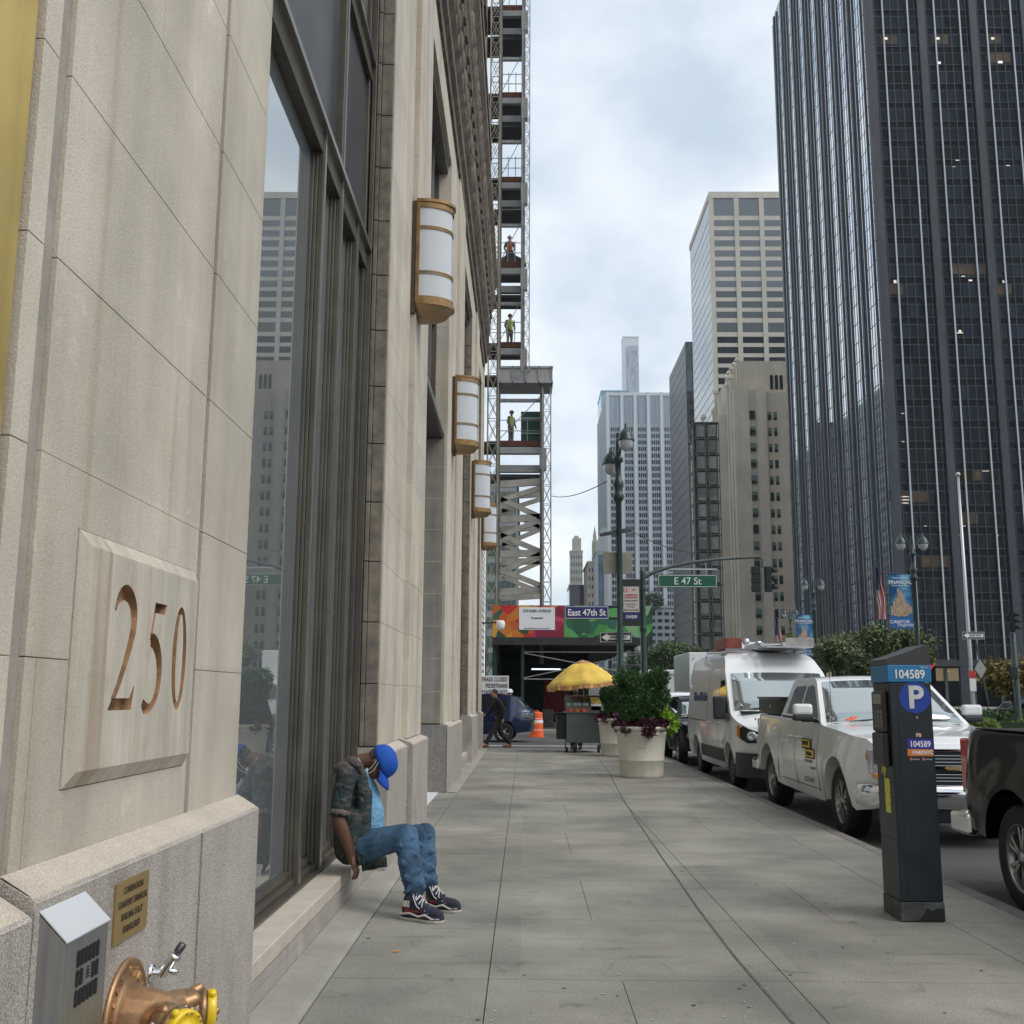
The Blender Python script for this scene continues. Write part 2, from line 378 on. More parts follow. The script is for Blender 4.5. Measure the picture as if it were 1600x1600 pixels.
# markings across 47th Street
mb = MB()
mb.box(-6, 14, 32.2, 32.5, -.136, -.134); mb.box(-6, 14, 35.6, 35.9, -.136, -.134)
mb.box(7.0, 7.12, -8, 30, -.136, -.134); mb.box(10.3, 10.42, -8, 30, -.136, -.134); mb.box(5.9, 15, 30.4, 30.8, -.136, -.134)
struct('road_markings', mb, paint_road)
# next block pavement, the planted median and the far pavement
mb = MB(); mb.box(-60, 3.57, 46.5, 400, -.139, 0); struct('sidewalk', mb, mat('pavement_far', (.24, .23, .21), .9, n=(.6, .15), vary=((1.6, 1.6, 9), .06)))
mb = MB(); mb.box(34, 160, -8, 400, -.139, 0); struct('sidewalk', mb, mat('pavement_far', (.24, .23, .21)))
def median(y0, y1):
    mb = MB(); mb.box(16.0, 21.0, y0, y1, -.139, .02); struct('median_kerb', mb, kerb_m)
    mb = MB(); mb.box(16.2, 20.8, y0 + .2, y1 - .2, .02, .12); struct('median_soil', mb, mat('soil', (.05, .04, .028), .95, n=(3, .3)))
median(40, 116); median(128, 400); median(-8, 27)

# ================= the limestone building on the left =================
WX, PX = -1.275, -1.18
building = thing('stone_building', 'tall limestone office building with granite base, bronze windows and the carved number 250', 'building', (-1.3, 15, 0))
def B(name, mb, m, bev=None, **k): return part(name, mb, m, building, bev=bev, **k)
ZJ = [1.05 + .539 * i for i in range(0, 19)]          # 1.05 1.59 2.13 2.67 ...
mort = MB()                                           # backing seen in the joints
blocks = MB()
def wall_blocks(mb, y0, y1, x, ztop, splits=None, zs=None, depth=.35, g=.0014):
    zs = zs or [z for z in ZJ if z < ztop - .1] + [ztop]
    for i in range(len(zs) - 1):
        ys = [y0, y1]
        if splits: ys = [y0] + [s_ for s_ in splits[i % len(splits)] if y0 < s_ < y1] + [y1]
        for a, b in zip(ys[:-1], ys[1:]):
            mb.box(x - depth, x, a + g, b - g, zs[i] + g, zs[i + 1] - g)
    mort.box(x - depth + .01, x - .0035, y0 + .01, y1 - .01, zs[0], zs[-1] - .01)
ZT = 11.1
# pier 1 with the number panel
wall_blocks(blocks, 2.56, 2.655, WX, ZT)
gvL = MB(); gvL.box(WX - .3, WX - .016, 2.655, 2.735, 1.0, ZT)
pier1 = MB()
P1S = [[3.42], [2.80], [], [3.40], [], [3.47], [], [3.38]]
wall_blocks(blocks, 2.735, 4.12, WX, ZT, splits=[[], [], [], [3.40], [], [3.47], [], [3.38]], zs=[ZJ[2]] + [z for z in ZJ[3:] if z < ZT - .1] + [ZT])
# the two lowest courses are cut round the panel
g = .0014
blocks.box(WX - .35, WX, 2.735 + g, 2.80, 1.05, 1.59 - g); blocks.box(WX - .35, WX, 2.804, 3.00, 1.05, 1.59 - g)
blocks.box(WX - .35, WX, 2.735 + g, 3.00, 1.59 + g, 2.13 - g)
blocks.box(WX - .35, WX, 3.00, 4.062, 1.05, 1.235); blocks.box(WX - .35, WX, 3.00, 4.062, 1.962, 2.13 - g); blocks.box(WX - .35, WX, 4.062, 4.12 - g, 1.05, 2.13 - g)
mort.box(WX - .30, WX - .006, 2.75, 2.995, 1.06, 2.12)
wall_blocks(blocks, 4.16, 4.84, WX + .002, ZT)
gvR = MB(); gvR.box(WX - .3, WX - .012, 4.10, 4.17, 1.0, ZT)
# pier 2
wall_blocks(blocks, 9.50, 11.25, WX, ZT, splits=[[10.35]])
wall_blocks(blocks, 11.25, 12.72, WX + .06, ZT, depth=.41)
# further piers
for a, b in ((17.0, 20.6), (24.4, 27.4), (30.0, 31.0)):
    m_ = (a + b) / 2
    wall_blocks(blocks, a, m_, WX, ZT, depth=.5); wall_blocks(blocks, m_, b, WX + .04, ZT, depth=.54)
# wall above the window bays
for a, b in ((4.84, 9.50), (12.72, 17.0), (20.6, 24.4), (27.4, 30.0), (-6, 2.56)):
    blocks.box(WX - .35, WX, a + g, b - g, 10.42, ZT); mort.box(WX - .3, WX - .01, a, b, 10.5, ZT - .01)
wall_blocks(blocks, -6, .9, WX, 10.4)
B('wall', blocks, limestone, bev=.0018)
B('joints', mort, groove_m); B('wide_groove', gvL, mat('groove_grey', (.33, .30, .26), .9, n=(6, .15), fine=(120, .1))); B('narrow_groove', gvR, mat('groove_brown', (.25, .20, .165), .9, n=(6, .15), fine=(120, .1)))
# stepped reveals of the bays (facing the camera)
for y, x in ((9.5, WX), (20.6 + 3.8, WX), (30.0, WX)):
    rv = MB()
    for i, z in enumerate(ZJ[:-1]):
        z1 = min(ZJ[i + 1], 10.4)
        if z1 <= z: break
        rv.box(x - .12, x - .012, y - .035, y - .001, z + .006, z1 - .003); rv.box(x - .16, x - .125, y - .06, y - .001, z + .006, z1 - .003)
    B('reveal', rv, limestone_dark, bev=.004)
# entrance jamb of plain ashlar, facing the camera
jb = MB()
for i in range(-1, 9):
    z0 = 1.03 + .515 * i if i >= 0 else 1.03
    if i < 0: continue
    jb.box(-2.9, WX - .045, 17.0, 17.35, z0 + .003, z0 + .512)
jb.box(WX - .042, WX - .003, 17.02, 17.4, 1.05, 10.3)
B('entrance_jamb', jb, mat('ashlar_grey', (.27, .25, .215), .85, n=(3, .12), fine=(110, .12), streak=(6, .15), bump=(150, .3)), bev=.003)

# granite plinths
def plinth(y0, y1, ztop=1.0, step=None, x=PX, end=True):
    mb = MB(); zi = ztop + .055
    mb.ring([[(WX - .40, y0, -.02), (x, y0, -.02), (x, y0, ztop), (x - .02, y0, ztop + .012), (WX - .005, y0, zi), (WX - .40, y0, zi)],
             [(WX - .40, y1, -.02), (x, y1, -.02), (x, y1, ztop), (x - .02, y1, ztop + .012), (WX - .005, y1, zi), (WX - .40, y1, zi)]], None, False)
    return mb
def padd(mb): B('plinth', mb, granite, bev=.006)
padd(plinth(-6, 2.68, .965)); padd(plinth(2.69, 4.03)); padd(plinth(4.058, 4.89))
padd(plinth(9.42, 11.0, .99)); padd(plinth(11.05, 12.78, 1.0, x=PX + .05))
for a, b in ((17.0, 20.65), (24.35, 27.45), (29.95, 31.0)): padd(plinth(a, b))
for bx_ in ((PX - .2, PX - .022, 4.02, 4.07, -.02, 1.0), (PX - .2, PX - .03, 10.99, 11.06, 0, .99), (PX - .2, PX - .01, 2.66, 2.70, -.02, .93)): B('plinth_joint', MB().box(*bx_), mat('plinth_joint_grit', (.14, .12, .10), .95, fine=(150, .4)))
for a, b, zt, x in ((-6, 2.675, .965, PX), (2.695, 4.88, 1.0, PX), (9.43, 10.99, .99, PX), (11.06, 12.77, 1.0, PX + .05), (17.01, 20.64, 1.0, PX), (24.36, 27.44, 1.0, PX), (29.96, 30.99, 1.0, PX)):
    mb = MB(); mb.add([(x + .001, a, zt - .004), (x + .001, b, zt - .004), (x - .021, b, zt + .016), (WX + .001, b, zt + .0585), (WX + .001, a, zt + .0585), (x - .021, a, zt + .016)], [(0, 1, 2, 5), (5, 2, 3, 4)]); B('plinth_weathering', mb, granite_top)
mb = MB(); mb.box(-2.9, PX - .03, 17.0 - .005, 17.3, -.01, 1.03); B('granite_pier_face', mb, granite_grey, bev=.004)
mb = MB(); mb.box(PX - .028, PX - .002, 16.985, 17.3, 0, 1.0); B('plinth_edge', mb, granite_top)

# ledges under the windows
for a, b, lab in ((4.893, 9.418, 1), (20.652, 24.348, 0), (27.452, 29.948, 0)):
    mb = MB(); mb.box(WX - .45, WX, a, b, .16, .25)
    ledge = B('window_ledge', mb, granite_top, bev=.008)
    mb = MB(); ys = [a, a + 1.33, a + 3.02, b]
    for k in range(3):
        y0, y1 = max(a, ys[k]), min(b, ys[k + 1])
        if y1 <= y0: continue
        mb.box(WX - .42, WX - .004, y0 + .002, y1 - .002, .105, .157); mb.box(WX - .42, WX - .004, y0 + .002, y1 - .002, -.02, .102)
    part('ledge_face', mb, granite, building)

# the number panel: a raised bevelled stone with carved digits
pm = MB(); y0, y1, z0, z1 = 3.003, 4.060, 1.238, 1.960; bx = .045; hx = WX + .035
pm.ring([[(WX - .2, y0, z0), (WX - .2, y1, z0), (WX - .2, y1, z1), (WX - .2, y0, z1)], [(WX + .004, y0, z0), (WX + .004, y1, z0), (WX + .004, y1, z1), (WX + .004, y0, z1)],
         [(hx, y0 + bx * .35, z0 + bx), (hx, y1 - bx * .8, z0 + bx), (hx, y1 - bx * .8, z1 - bx), (hx, y0 + bx * .35, z1 - bx)]], None, False)
panel = B('number_panel', pm, mat('panel_limestone', (.50, .45, .375), .8, n=(2.5, .1), fine=(160, .08), streak=(14, .16), bump=(200, .2)))
panel.data.materials.append(carved_m); stain(MATS['panel_limestone'], (0, 13, .30), .57, .66, (.82, .74, .66)); stain(MATS['panel_limestone'], (2, 6, 3), .58, .68, (.9, .86, .8), .8)
def ribbon(pts, ws):                                   # flat stroke of changing width -> polygon in (y, z)
    Lf, Rt = [], []
    for i, (a, b) in enumerate(pts):
        p0 = pts[max(i - 1, 0)]; p1 = pts[min(i + 1, len(pts) - 1)]; tx, ty = p1[0] - p0[0], p1[1] - p0[1]; l_ = math.hypot(tx, ty) or 1
        nx, ny = -ty / l_ * ws[i] / 2, tx / l_ * ws[i] / 2; Lf.append((a + nx, b + ny)); Rt.append((a - nx, b - ny))
    return Lf + Rt[::-1]
cut = MB()
def carve(poly):
    q = MB(); q.prism(poly, (WX + .003, 0, 0), (0, 1, 0), (0, 0, 1), (.06, 0, 0)); return q
def arc(cx, cz, rx, rz, a0, a1, n): return [(cx + rx * math.cos(math.radians(a0 + (a1 - a0) * i / n)), cz + rz * math.sin(math.radians(a0 + (a1 - a0) * i / n))) for i in range(n + 1)]
# "2"
p = arc(3.305, 1.725, .082, .082, 165, -5, 14) + [(3.383, 1.69), (3.362, 1.645), (3.328, 1.585), (3.285, 1.52), (3.245, 1.475)]
w2 = [1.5 * q for q in [.010, .013, .017, .022, .027, .031, .034, .036, .037, .038, .038, .038, .037, .036, .034, .032, .028, .024, .020, .017]]
cuts = [ribbon(p, (w2 + [.016] * 20)[:len(p)]), [(3.212, 1.448), (3.405, 1.448), (3.425, 1.52), (3.418, 1.522), (3.385, 1.484), (3.245, 1.484)]]
# "5"
cuts.append([(3.575, 1.80), (3.69, 1.80), (3.672, 1.765), (3.583, 1.765), (3.553, 1.672), (3.540, 1.672)])
p = [(3.548, 1.672)] + arc(3.552, 1.562, .098, .113, 80, -85, 14) + [(3.528, 1.452), (3.503, 1.47)]
cuts.append(ribbon(p, [1.45 * q for q in [.030, .034, .037, .038, .038, .038, .037, .036, .034, .032, .029, .026, .023, .021, .020, .022, .03, .02]]))
for poly in cuts + ['O']:
    q = MB()
    if poly == 'O':
        outer = [(3.852 + .077 * math.cos(6.2832 * i / 36), 1.625 + .182 * math.sin(6.2832 * i / 36)) for i in range(36)]
        inner = [(3.852 + .036 * math.cos(6.2832 * i / 36), 1.625 + .156 * math.sin(6.2832 * i / 36)) for i in range(36)]
        A, Bq = WX + .003, WX + .07
        q.ring([[(A, *p_) for p_ in outer], [(Bq, *p_) for p_ in outer]], None, False, cap=False); n_ = 36
        q.ring([[(Bq, *p_) for p_ in inner], [(A, *p_) for p_ in inner]], None, False, cap=False)
        for X_, fl in ((A, True), (Bq, False)):
            vs_ = [(X_, *p_) for p_ in outer] + [(X_, *p_) for p_ in inner]; fs = [(i, (i + 1) % n_, n_ + (i + 1) % n_, n_ + i) for i in range(n_)]
            q.add(vs_, [f[::-1] for f in fs] if fl else fs)
    else: q = carve(poly)
    me = q.mesh('cut', carved_m)
    b2 = bmesh.new(); b2.from_mesh(me); bmesh.ops.remove_doubles(b2, verts=b2.verts, dist=1e-5); bmesh.ops.recalc_face_normals(b2, faces=b2.faces); b2.to_mesh(me); b2.free()
    co = bpy.data.objects.new('cut', me); C.objects.link(co)
    bo = panel.modifiers.new('b', 'BOOLEAN'); bo.operation = 'DIFFERENCE'; bo.object = co; bo.solver = 'EXACT'; bo.material_mode = 'TRANSFER'
    evald(panel); bpy.data.objects.remove(co)

# brass door surround at the near edge
mb = MB(); mb.box(WX - .3, WX - .012, .95, 2.535, 0.9, 10.3); B('brass_surround', mb, mat('brass_sheet', (.66, .49, .17), .42, metal=.55, n=(1.2, .25), streak=(3, .2)))
mb = MB(); mb.box(WX - .3, WX + .012, .93, 2.50, 2.9, 2.95)

# ---- window bays ----
def window_bay(y0, y1, n, z0=.25, zh=5.56, ztop=10.42, gx=-1.565, mx_=-1.475, ys=None):
    win = B('window', (lambda q: q.box(gx - .05, gx, y0 - .2, y1 + .1, z0, ztop) or q)(MB()), glass_win)
    f = MB(); e = MB(); sp = MB()
    ys = ys or [y0 + (y1 - y0) * i / n for i in range(n + 1)]
    for i, y in enumerate(ys):
        if i == 0: f.box(gx, mx_ - .02, y - .03, y + .05, z0, ztop)
        if i == n: f.box(gx, -1.54, y - .13, y + .039, z0, ztop); f.box(-1.54, -1.50, y - .09, y + .037, z0, ztop); f.box(-1.50, WX - .165, y - .05, y + .035, z0, ztop)
        if 0 < i < n:
            f.box(gx, gx + .025, y - .06, y + .06, z0, zh); f.box(gx + .025, gx + .05, y - .045, y + .045, z0, zh); f.box(gx + .05, mx_, y - .03, y + .03, z0, zh)
            e.box(mx_, mx_ + .008, y - .028, y + .028, z0 + .02, zh)
    f.box(gx, mx_ - .02, y0, y1, z0 + .02, z0 + .06); f.box(gx, mx_ - .055, y0, y1, z0 + .06, z0 + .11); f.box(gx, mx_ + .03, y0, y1, z0 - .0, z0 + .02)
    f.box(gx, mx_ - .01, y0, y1, zh - .16, zh); e.box(mx_ - .01, mx_ + .035, y0, y1, zh + .0, zh + .05)
    # transom panels above
    for k, (a, b) in enumerate(((zh + .05, zh + 1.75),)):
        for i in range(0, n, 2):
            ya, yb = ys[i], ys[min(i + 2, n)]
            sp.box(gx, gx + .03, ya + .05, yb - .05, a, b); f.box(gx, mx_ - .001, yb - .05, yb + .05, a, b); e.box(mx_, mx_ + .01, yb - .02, yb + .02, a, b)
    f.box(gx, mx_ - .01, y0, y1, zh + 1.75, zh + 1.9); e.box(mx_ - .01, mx_ + .03, y0, y1, zh + 1.9, zh + 1.94)
    for i in range(1, n): f.box(gx, mx_, ys[i] - .04, ys[i] + .04, zh + 1.94, ztop); e.box(mx_, mx_ + .006, ys[i] - .025, ys[i] + .025, zh + 1.94, ztop)
    f.box(gx, WX - .06, y0, y1, ztop - .14, ztop); f.box(gx, WX - .12, y0, y1, ztop - .3, ztop - .14)
    part('window_frame', f, bronze_frame, win, bev=.005); part('frame_edge', e, frame_edge, win); part('transom_panel', sp, panel_dark, win)
    return win
window_bay(4.86, 9.46, 4, ys=[4.86, 7.27, 8.0, 8.8, 9.46]); window_bay(20.62, 24.3, 5); window_bay(27.42, 29.9, 3)
# entrance bay: bronze header box, transom windows above, glass doors behind
mb = MB(); mb.box(-2.9, -2.82, 12.72, 17.0, .02, 5.7); ent = B('entrance_glass', mb, glass_win)
mb = MB()
for y in (13.2, 14.3, 15.4, 16.5): mb.box(-2.82, -2.76, y - .04, y + .04, 0.02, 5.7)
mb.box(-2.82, -2.75, 12.72, 17.0, 2.5, 2.62); part('door_frame', mb, bronze_frame, ent)
mb = MB(); mb.box(-2.8, WX - .08, 12.722, 16.99, 5.62, 5.78); mb.box(-1.75, -1.62, 12.722, 16.99, 5.78, 10.42)
hd = B('entrance_header', mb, panel_dark)
mb = MB(); mb.box(WX - .08, WX - .05, 12.722, 16.99, 5.66, 5.75); mb.box(-1.62, -1.50, 12.722, 16.99, 7.5, 7.56)
for y in (13.5, 14.6, 15.9): mb.box(-1.62, -1.47, y - .02, y + .02, 5.78, 10.3)
part('header_edge', mb, frame_edge, hd)
mb = MB(); mb.box(-1.62, -1.56, 12.722, 16.99, 7.56, 10.3); w_ = B('window', mb, glass_win)
mb = MB(); mb.box(-1.62, -1.48, 16.85, 16.99, 5.78, 10.4); mb.box(-1.62, WX - .06, 12.722, 16.99, 10.25, 10.42); part('window_frame', mb, bronze_frame, w_)
# dark core behind everything
mb = MB(); mb.box(-14, -2.95, -6, 30.98, -.1, 44); mb.box(-2.95, -1.63, 4.9, 12.7, .3, 44); mb.box(-2.95, -1.64, 17.36, 30.98, .3, 44); mb.box(-2.95, -1.60, -6, 2.9, 0, 44); mb.box(-2.95, -1.3, 2.9, 4.8, 0, 10)
mb.box(-2.95, -1.76, 12.7, 17.36, 5.8, 44)
B('core', mb, mat('core_brick', (.16, .11, .085), .9))
# cornice with carved bands and upper brick storeys
cn = MB(); prof = [(WX, 11.1), (WX + .05, 11.1), (WX + .05, 11.32), (WX + .12, 11.38), (WX + .12, 11.55), (WX + .20, 11.66), (WX + .16, 12.0), (WX + .16, 12.5), (WX + .22, 12.58), (WX + .22, 12.9), (WX + .30, 13.05), (WX + .30, 13.6), (WX + .42, 13.8), (WX + .42, 14.1), (WX + .34, 14.2), (WX + .1, 14.3), (-2.2, 14.35), (-2.2, 11.1)]
cn.prism([(a, b) for a, b in prof], (0, -6, 0), (1, 0, 0), (0, 0, 1), (0, 37.0, 0))
B('cornice', cn, cornice_m, bev=.01)
r4 = random.Random(5)
y = -5.9
while y < 30.9:                                        # dentils, rosettes and leaf blocks
    orn = MB(); orn.box(WX + .2, WX + .26, y, y + .26, 12.6, 12.88); orn.ball((WX + .15, y + .22, 12.26), .16, 8, sc=(.5, .9, 1.6)); orn.ball((WX + .29, y + .1, 13.35), .12, 8, sc=(.5, .8, 1.9)); orn.ball((WX + .05, y + .3, 11.7), .1, 8, sc=(.8, 1.8, 1)); B('cornice_ornament', orn, cornice_m)
    y += .52 if int(y * 2) % 3 else .60
mb = MB(); mb.box(-2.2, WX + .02, -6, 30.95, 14.35, 44); up_w = B('upper_wall', mb, mat('upper_brick', (.20, .13, .10), .9, n=(2, .15), fine=(30, .15), streak=(3, .15)))
mb = MB(); mb2 = MB()
for i in range(11):
    for k in range(8):
        ya = -5 + i * 3.3; zc = 15.6 + k * 3.5; mb.box(WX - .1, WX + .026, ya, ya + 1.3, zc, zc + 2); mb2.box(WX, WX + .12, ya - .1, ya + 1.4, zc - .16, zc - .004); mb2.box(WX, WX + .10, ya - .1, ya + 1.4, zc + 2.004, zc + 2.2)
for k in range(3): mb2.box(WX, WX + .2, -6, 30.96, 17.9 + k * 10, 18.3 + k * 10)
part('upper_window', mb, glass_win, up_w); part('window_trim', mb2, cornice_m, up_w)

# ---- wall sconces ----
def sconce(yc, label):
    t = thing('wall_sconce', label, 'wall lamp', (-1.2, yc, 5.6), group='bronze wall sconces along the stone building')
    z0, z1 = 5.76, 6.98; xw = WX + .005
    if yc > 17: xw = WX + .004
    hw, dp = .25, .40
    def half(s_=1.0, z=0, x0=xw + .05): 
        pts = [(x0, yc - hw * s_), (x0 + .06, yc - hw * s_)]
        pts += [(x0 + .06 + (dp - .06) * s_ * math.sin(PI * i / 30), yc - hw * s_ * math.cos(PI * i / 30)) for i in range(1, 30)]
        pts += [(x0 + .06, yc + hw * s_), (x0, yc + hw * s_)]
        return [(a, b, z) for a, b in pts]
    bk = MB(); bk.box(xw - .001, xw + .045, yc - hw + .01, yc + hw - .01, z0 - .12, z1 - .02); part('back_plate', bk, mat('sconce_back', (.10, .07, .045), .5, metal=.7), t, bev=.004)
    gl = MB(); gl.ring([half(.95, z0 + .02), half(.95, z1 - .02)], None, False); part('glass_shade', gl, opal, t)
    fr = MB()
    for a, b, s_ in ((z1 - .10, z1 - .03, 1.0), (z1 - .035, z1, 1.05), (z0 + .01, z0 + .08, 1.0), (z0 - .02, z0 + .02, 1.05), (z0 + .335, z0 + .350, .975), (z0 + .36, z0 + .375, .985), (z0 + .865, z0 + .88, .985), (z0 + .89, z0 + .905, .975)):
        fr.ring([half(s_, a), half(s_, b)], None, False)
    for yy in (-1, 1): fr.box(xw + .045, xw + .085, yc + yy * hw * .95, yc + yy * (hw + .006), z0, z1)
    part('bronze_frame', fr, brass_sconce, t, bev=.003)
    bt = MB(); bt.ring([half(.3, z0 - .13), half(.8, z0 - .10), half(1.0, z0 - .02)], None, True); part('bottom_cap', bt, mat('sconce_cap', (.36, .25, .15), .5, metal=.7), t)
sconce(11.45, 'largest bronze and white glass wall sconce, on the second stone pier above the seated man')
sconce(18.15, 'second bronze wall sconce up the street, on the pier just past the recessed entrance')
sconce(24.95, 'third bronze wall sconce up the street, between the second one and the last one')
sconce(30.7, 'last and smallest bronze wall sconce, on the far corner pier of the stone building')

# ---- brass sprinkler plate, steel box, fire department connection ----
t = thing('brass_plaque', 'small brass plate with sprinkler wording screwed to the granite plinth', 'plaque', (PX, 3.33, .86))
mb = MB(); mb.prism([(3.205, .785), (3.475, .785), (3.475, .955), (3.40, .957), (3.205, .955)], (PX + .001, 0, 0), (0, 1, 0), (0, 0, 1), (.006, 0, 0)); part('plate', mb, mat('plaque_brass', (.40, .28, .12), .42, metal=.6, n=(5, .1)), t, bev=.001)
for i, s_ in enumerate(('COMBINATION', 'STANDPIPE SPRINKLER', 'BUILDING FULLY', 'SPRINKLERED')):
    text(t, s_, .029, (PX + .008, 3.34, .926 - i * .037), (0, 1, 0), (0, 0, 1), mat('engraving_black', (.05, .04, .025), .6), depth=.0006, bold=0, sx=.80)
# ================= near objects =================
# stainless box with slotted grille on the plinth
t = thing('steel_strobe_box', 'brushed steel wall box with slanted top and slotted grille beside the brass plaque', 'steel box', (-1.15, 2.85, .3))
by0, by1, bxf = 2.72, 2.99, -1.112
mb = MB()
mb.prism([(PX - .002, -.01), (bxf, -.01), (bxf, .898), (PX - .002, .966)], (0, by0, 0), (1, 0, 0), (0, 0, 1), (0, by1 - by0, 0))
part('housing', mb, steel_brushed, t, bev=.004)
mb = MB(); mb.ring([[(PX, by0 - .002, .970), (bxf + .004, by0 - .002, .899), (bxf + .004, by1 + .002, .899), (PX, by1 + .002, .970)], [(PX, by0 - .002, .974), (bxf + .005, by0 - .002, .903), (bxf + .005, by1 + .002, .903), (PX, by1 + .002, .974)]], None, False)
part('lid', mb, mat('lid_steel', (.78, .80, .82), .35, metal=.45), t)
def rslot(yc, zc, w_, h, r=.005):
    P = []
    for cx, cz, a0 in ((w_ / 2 - r, h / 2 - r, 0), (-w_ / 2 + r, h / 2 - r, 90), (-w_ / 2 + r, -h / 2 + r, 180), (w_ / 2 - r, -h / 2 + r, 270)):
        for k in range(4): P.append((yc + cx + r * math.cos(math.radians(a0 + 30 * k)), zc + cz + r * math.sin(math.radians(a0 + 30 * k))))
    return P
mb = MB()
for i in range(3):
    for j in range(6):
        if i == 1 and j in (2, 3): continue
        mb.prism(rslot(by0 + .085 + j * .0245, .845 - i * .047, .018, .040), (bxf + .0003, 0, 0), (0, 1, 0), (0, 0, 1), (.0012, 0, 0))
for k in range(4): mb.prism([(by0 + .138, .786 + k * .008), (by0 + .162, .786 + k * .008), (by0 + .157 - k * .002, .791 + k * .008), (by0 + .143 + k * .002, .791 + k * .008)], (bxf + .0003, 0, 0), (0, 1, 0), (0, 0, 1), (.001, 0, 0))
part('grille_slots', mb, dark_void, t)

# fire department connection
bronze_cast = mat('cast_bronze', (.42, .25, .135), .42, metal=.75, n=(10, .18), bump=(160, .12))
yellow_cap = mat('yellow_cap_paint', (.72, .50, .01), .35, n=(25, .12), coat=.3)
bolt_m = mat('bolt_steel', (.30, .27, .24), .35, metal=.9)
fy, fz = 3.335, .555
t = thing('standpipe_connection', 'bronze siamese standpipe connection with yellow caps low on the granite', 'standpipe', (PX, fy, fz))
def along(o, d, prof, n=28, m=None, mb=None, up=None):
    mb = mb or MB(); q = Vector(d).normalized().to_track_quat('Z', 'Y').to_matrix().to_4x4(); mb.lathe(prof, n=n, m=m, M=Matrix.Translation(Vector(o)) @ q); return mb
mb = along((PX, fy, fz), (1, 0, 0), [(.001, 0), (.168, 0), (.170, .006), (.166, .014), (.155, .016), (.150, .010), (.112, .010), (.108, .014), (.100, .022), (.001, .023)], 48)
fl_ = part('wall_flange', mb, bronze_cast, t)
rel = MB()
for k, ch in enumerate('AUTO SPRINKLER'):
    a = math.radians(150 - k * 17); cy_, cz_ = fy - .131 * math.cos(a) * -1, fz + .131 * math.sin(a)
    if ch == ' ': continue
    cy_ = fy + .131 * math.cos(PI - a); up = Vector((0, cy_ - fy, cz_ - fz)).normalized(); rt = Vector((0, up.z, -up.y))
    me = text_mesh(ch, .034, (PX + .012, cy_, cz_), rt if rt.cross(up).x > 0 else -rt, up, depth=.003, bold=.001, sx=.8)
    rel.add([v.co for v in me.vertices], [list(p.vertices) for p in me.polygons])
part('raised_lettering', rel, mat('bronze_letters', (.60, .44, .26), .35, metal=.85), fl_)
body = blob('body', [('c', (PX + .02, fy, fz), (PX + .10, fy, fz), .095, .082), ('c', (PX + .09, fy - .02, fz), (PX + .14, fy - .05, fz), .062, .06), ('c', (PX + .09, fy + .02, fz), (PX + .15, fy + .10, fz), .062, .06),
     ('e', (PX + .13, fy + .03, fz + .035), (.05, .12, .03)), ('c', (PX + .13, fy + .03, fz + .02), (PX + .19, fy + .06, fz + .04), .03, .022), ('c', (PX + .12, fy - .06, fz + .04), (PX + .15, fy - .09, fz + .05), .018, .016), ('c', (PX + .16, fy + .13, fz + .04), (PX + .18, fy + .15, fz + .05), .018, .016)], bronze_cast, t, voxel=.005, smooth=3)
for (o, dr) in (((PX + .135, fy - .05, fz - .003), (.82, -.52, -.03)), ((PX + .14, fy + .09, fz - .005), (.93, .33, -.03))):
    D_ = Vector(dr).normalized(); o = Vector(o)
    mb = along(o, D_, [(.058, 0), (.064, .005), (.064, .04), (.059, .045), (.059, .055), (.064, .06), (.064, .072), (.058, .076)])
    br = part('swivel', mb, mat('swivel_bronze', (.30, .20, .11), .4, metal=.8, n=(20, .3)), t)
    mb = MB(); u_ = D_.cross(Vector((0, 0, 1))).normalized(); v_ = u_.cross(D_)
    for a in (20, 140, 260):
        rd = u_ * math.cos(math.radians(a)) + v_ * math.sin(math.radians(a)); along(o + D_ * .03 + rd * .060, rd, [(.009, 0), (.009, .012), (.006, .016), (.001, .017)], 10, mb=mb)
    part('lug', mb, bolt_m, br)
    cp = along(o + D_ * .077, D_, [(.001, 0), (.060, 0), (.062, .004), (.062, .022), (.058, .027), (.050, .028), (.046, .024), (.030, .024), (.026, .030), (.012, .032), (.001, .033)])
    for a in (60, 240):
        rd = u_ * math.cos(math.radians(a)) + v_ * math.sin(math.radians(a)); along(o + D_ * .09 + rd * .058, rd, [(.012, 0), (.012, .014), (.008, .018), (.001, .019)], 10, mb=cp)
    c_ = part('yellow_cap', cp, yellow_cap, t)
    mb = along(o + D_ * .108, D_, [(.012, 0), (.012, .006), (.006, .010), (.001, .010)], 12); part('cap_bolt', mb, bronze_cast, c_)
    mb = MB()
    for k in range(14):
        a = 6.283 * k / 14 + .3 * math.sin(k * 3.1)
        if k % 5 == 2: continue
        pA = o + D_ * (.077 + .0285) + (u_ * math.cos(a) + v_ * math.sin(a)) * .0525; pB = o + D_ * (.0775 + .0282) + (u_ * math.cos(a + .18) + v_ * math.sin(a + .18)) * .0535; mb.bar(pA, pB, .0035)
    part('chipped_rim', mb, bronze_cast, c_)

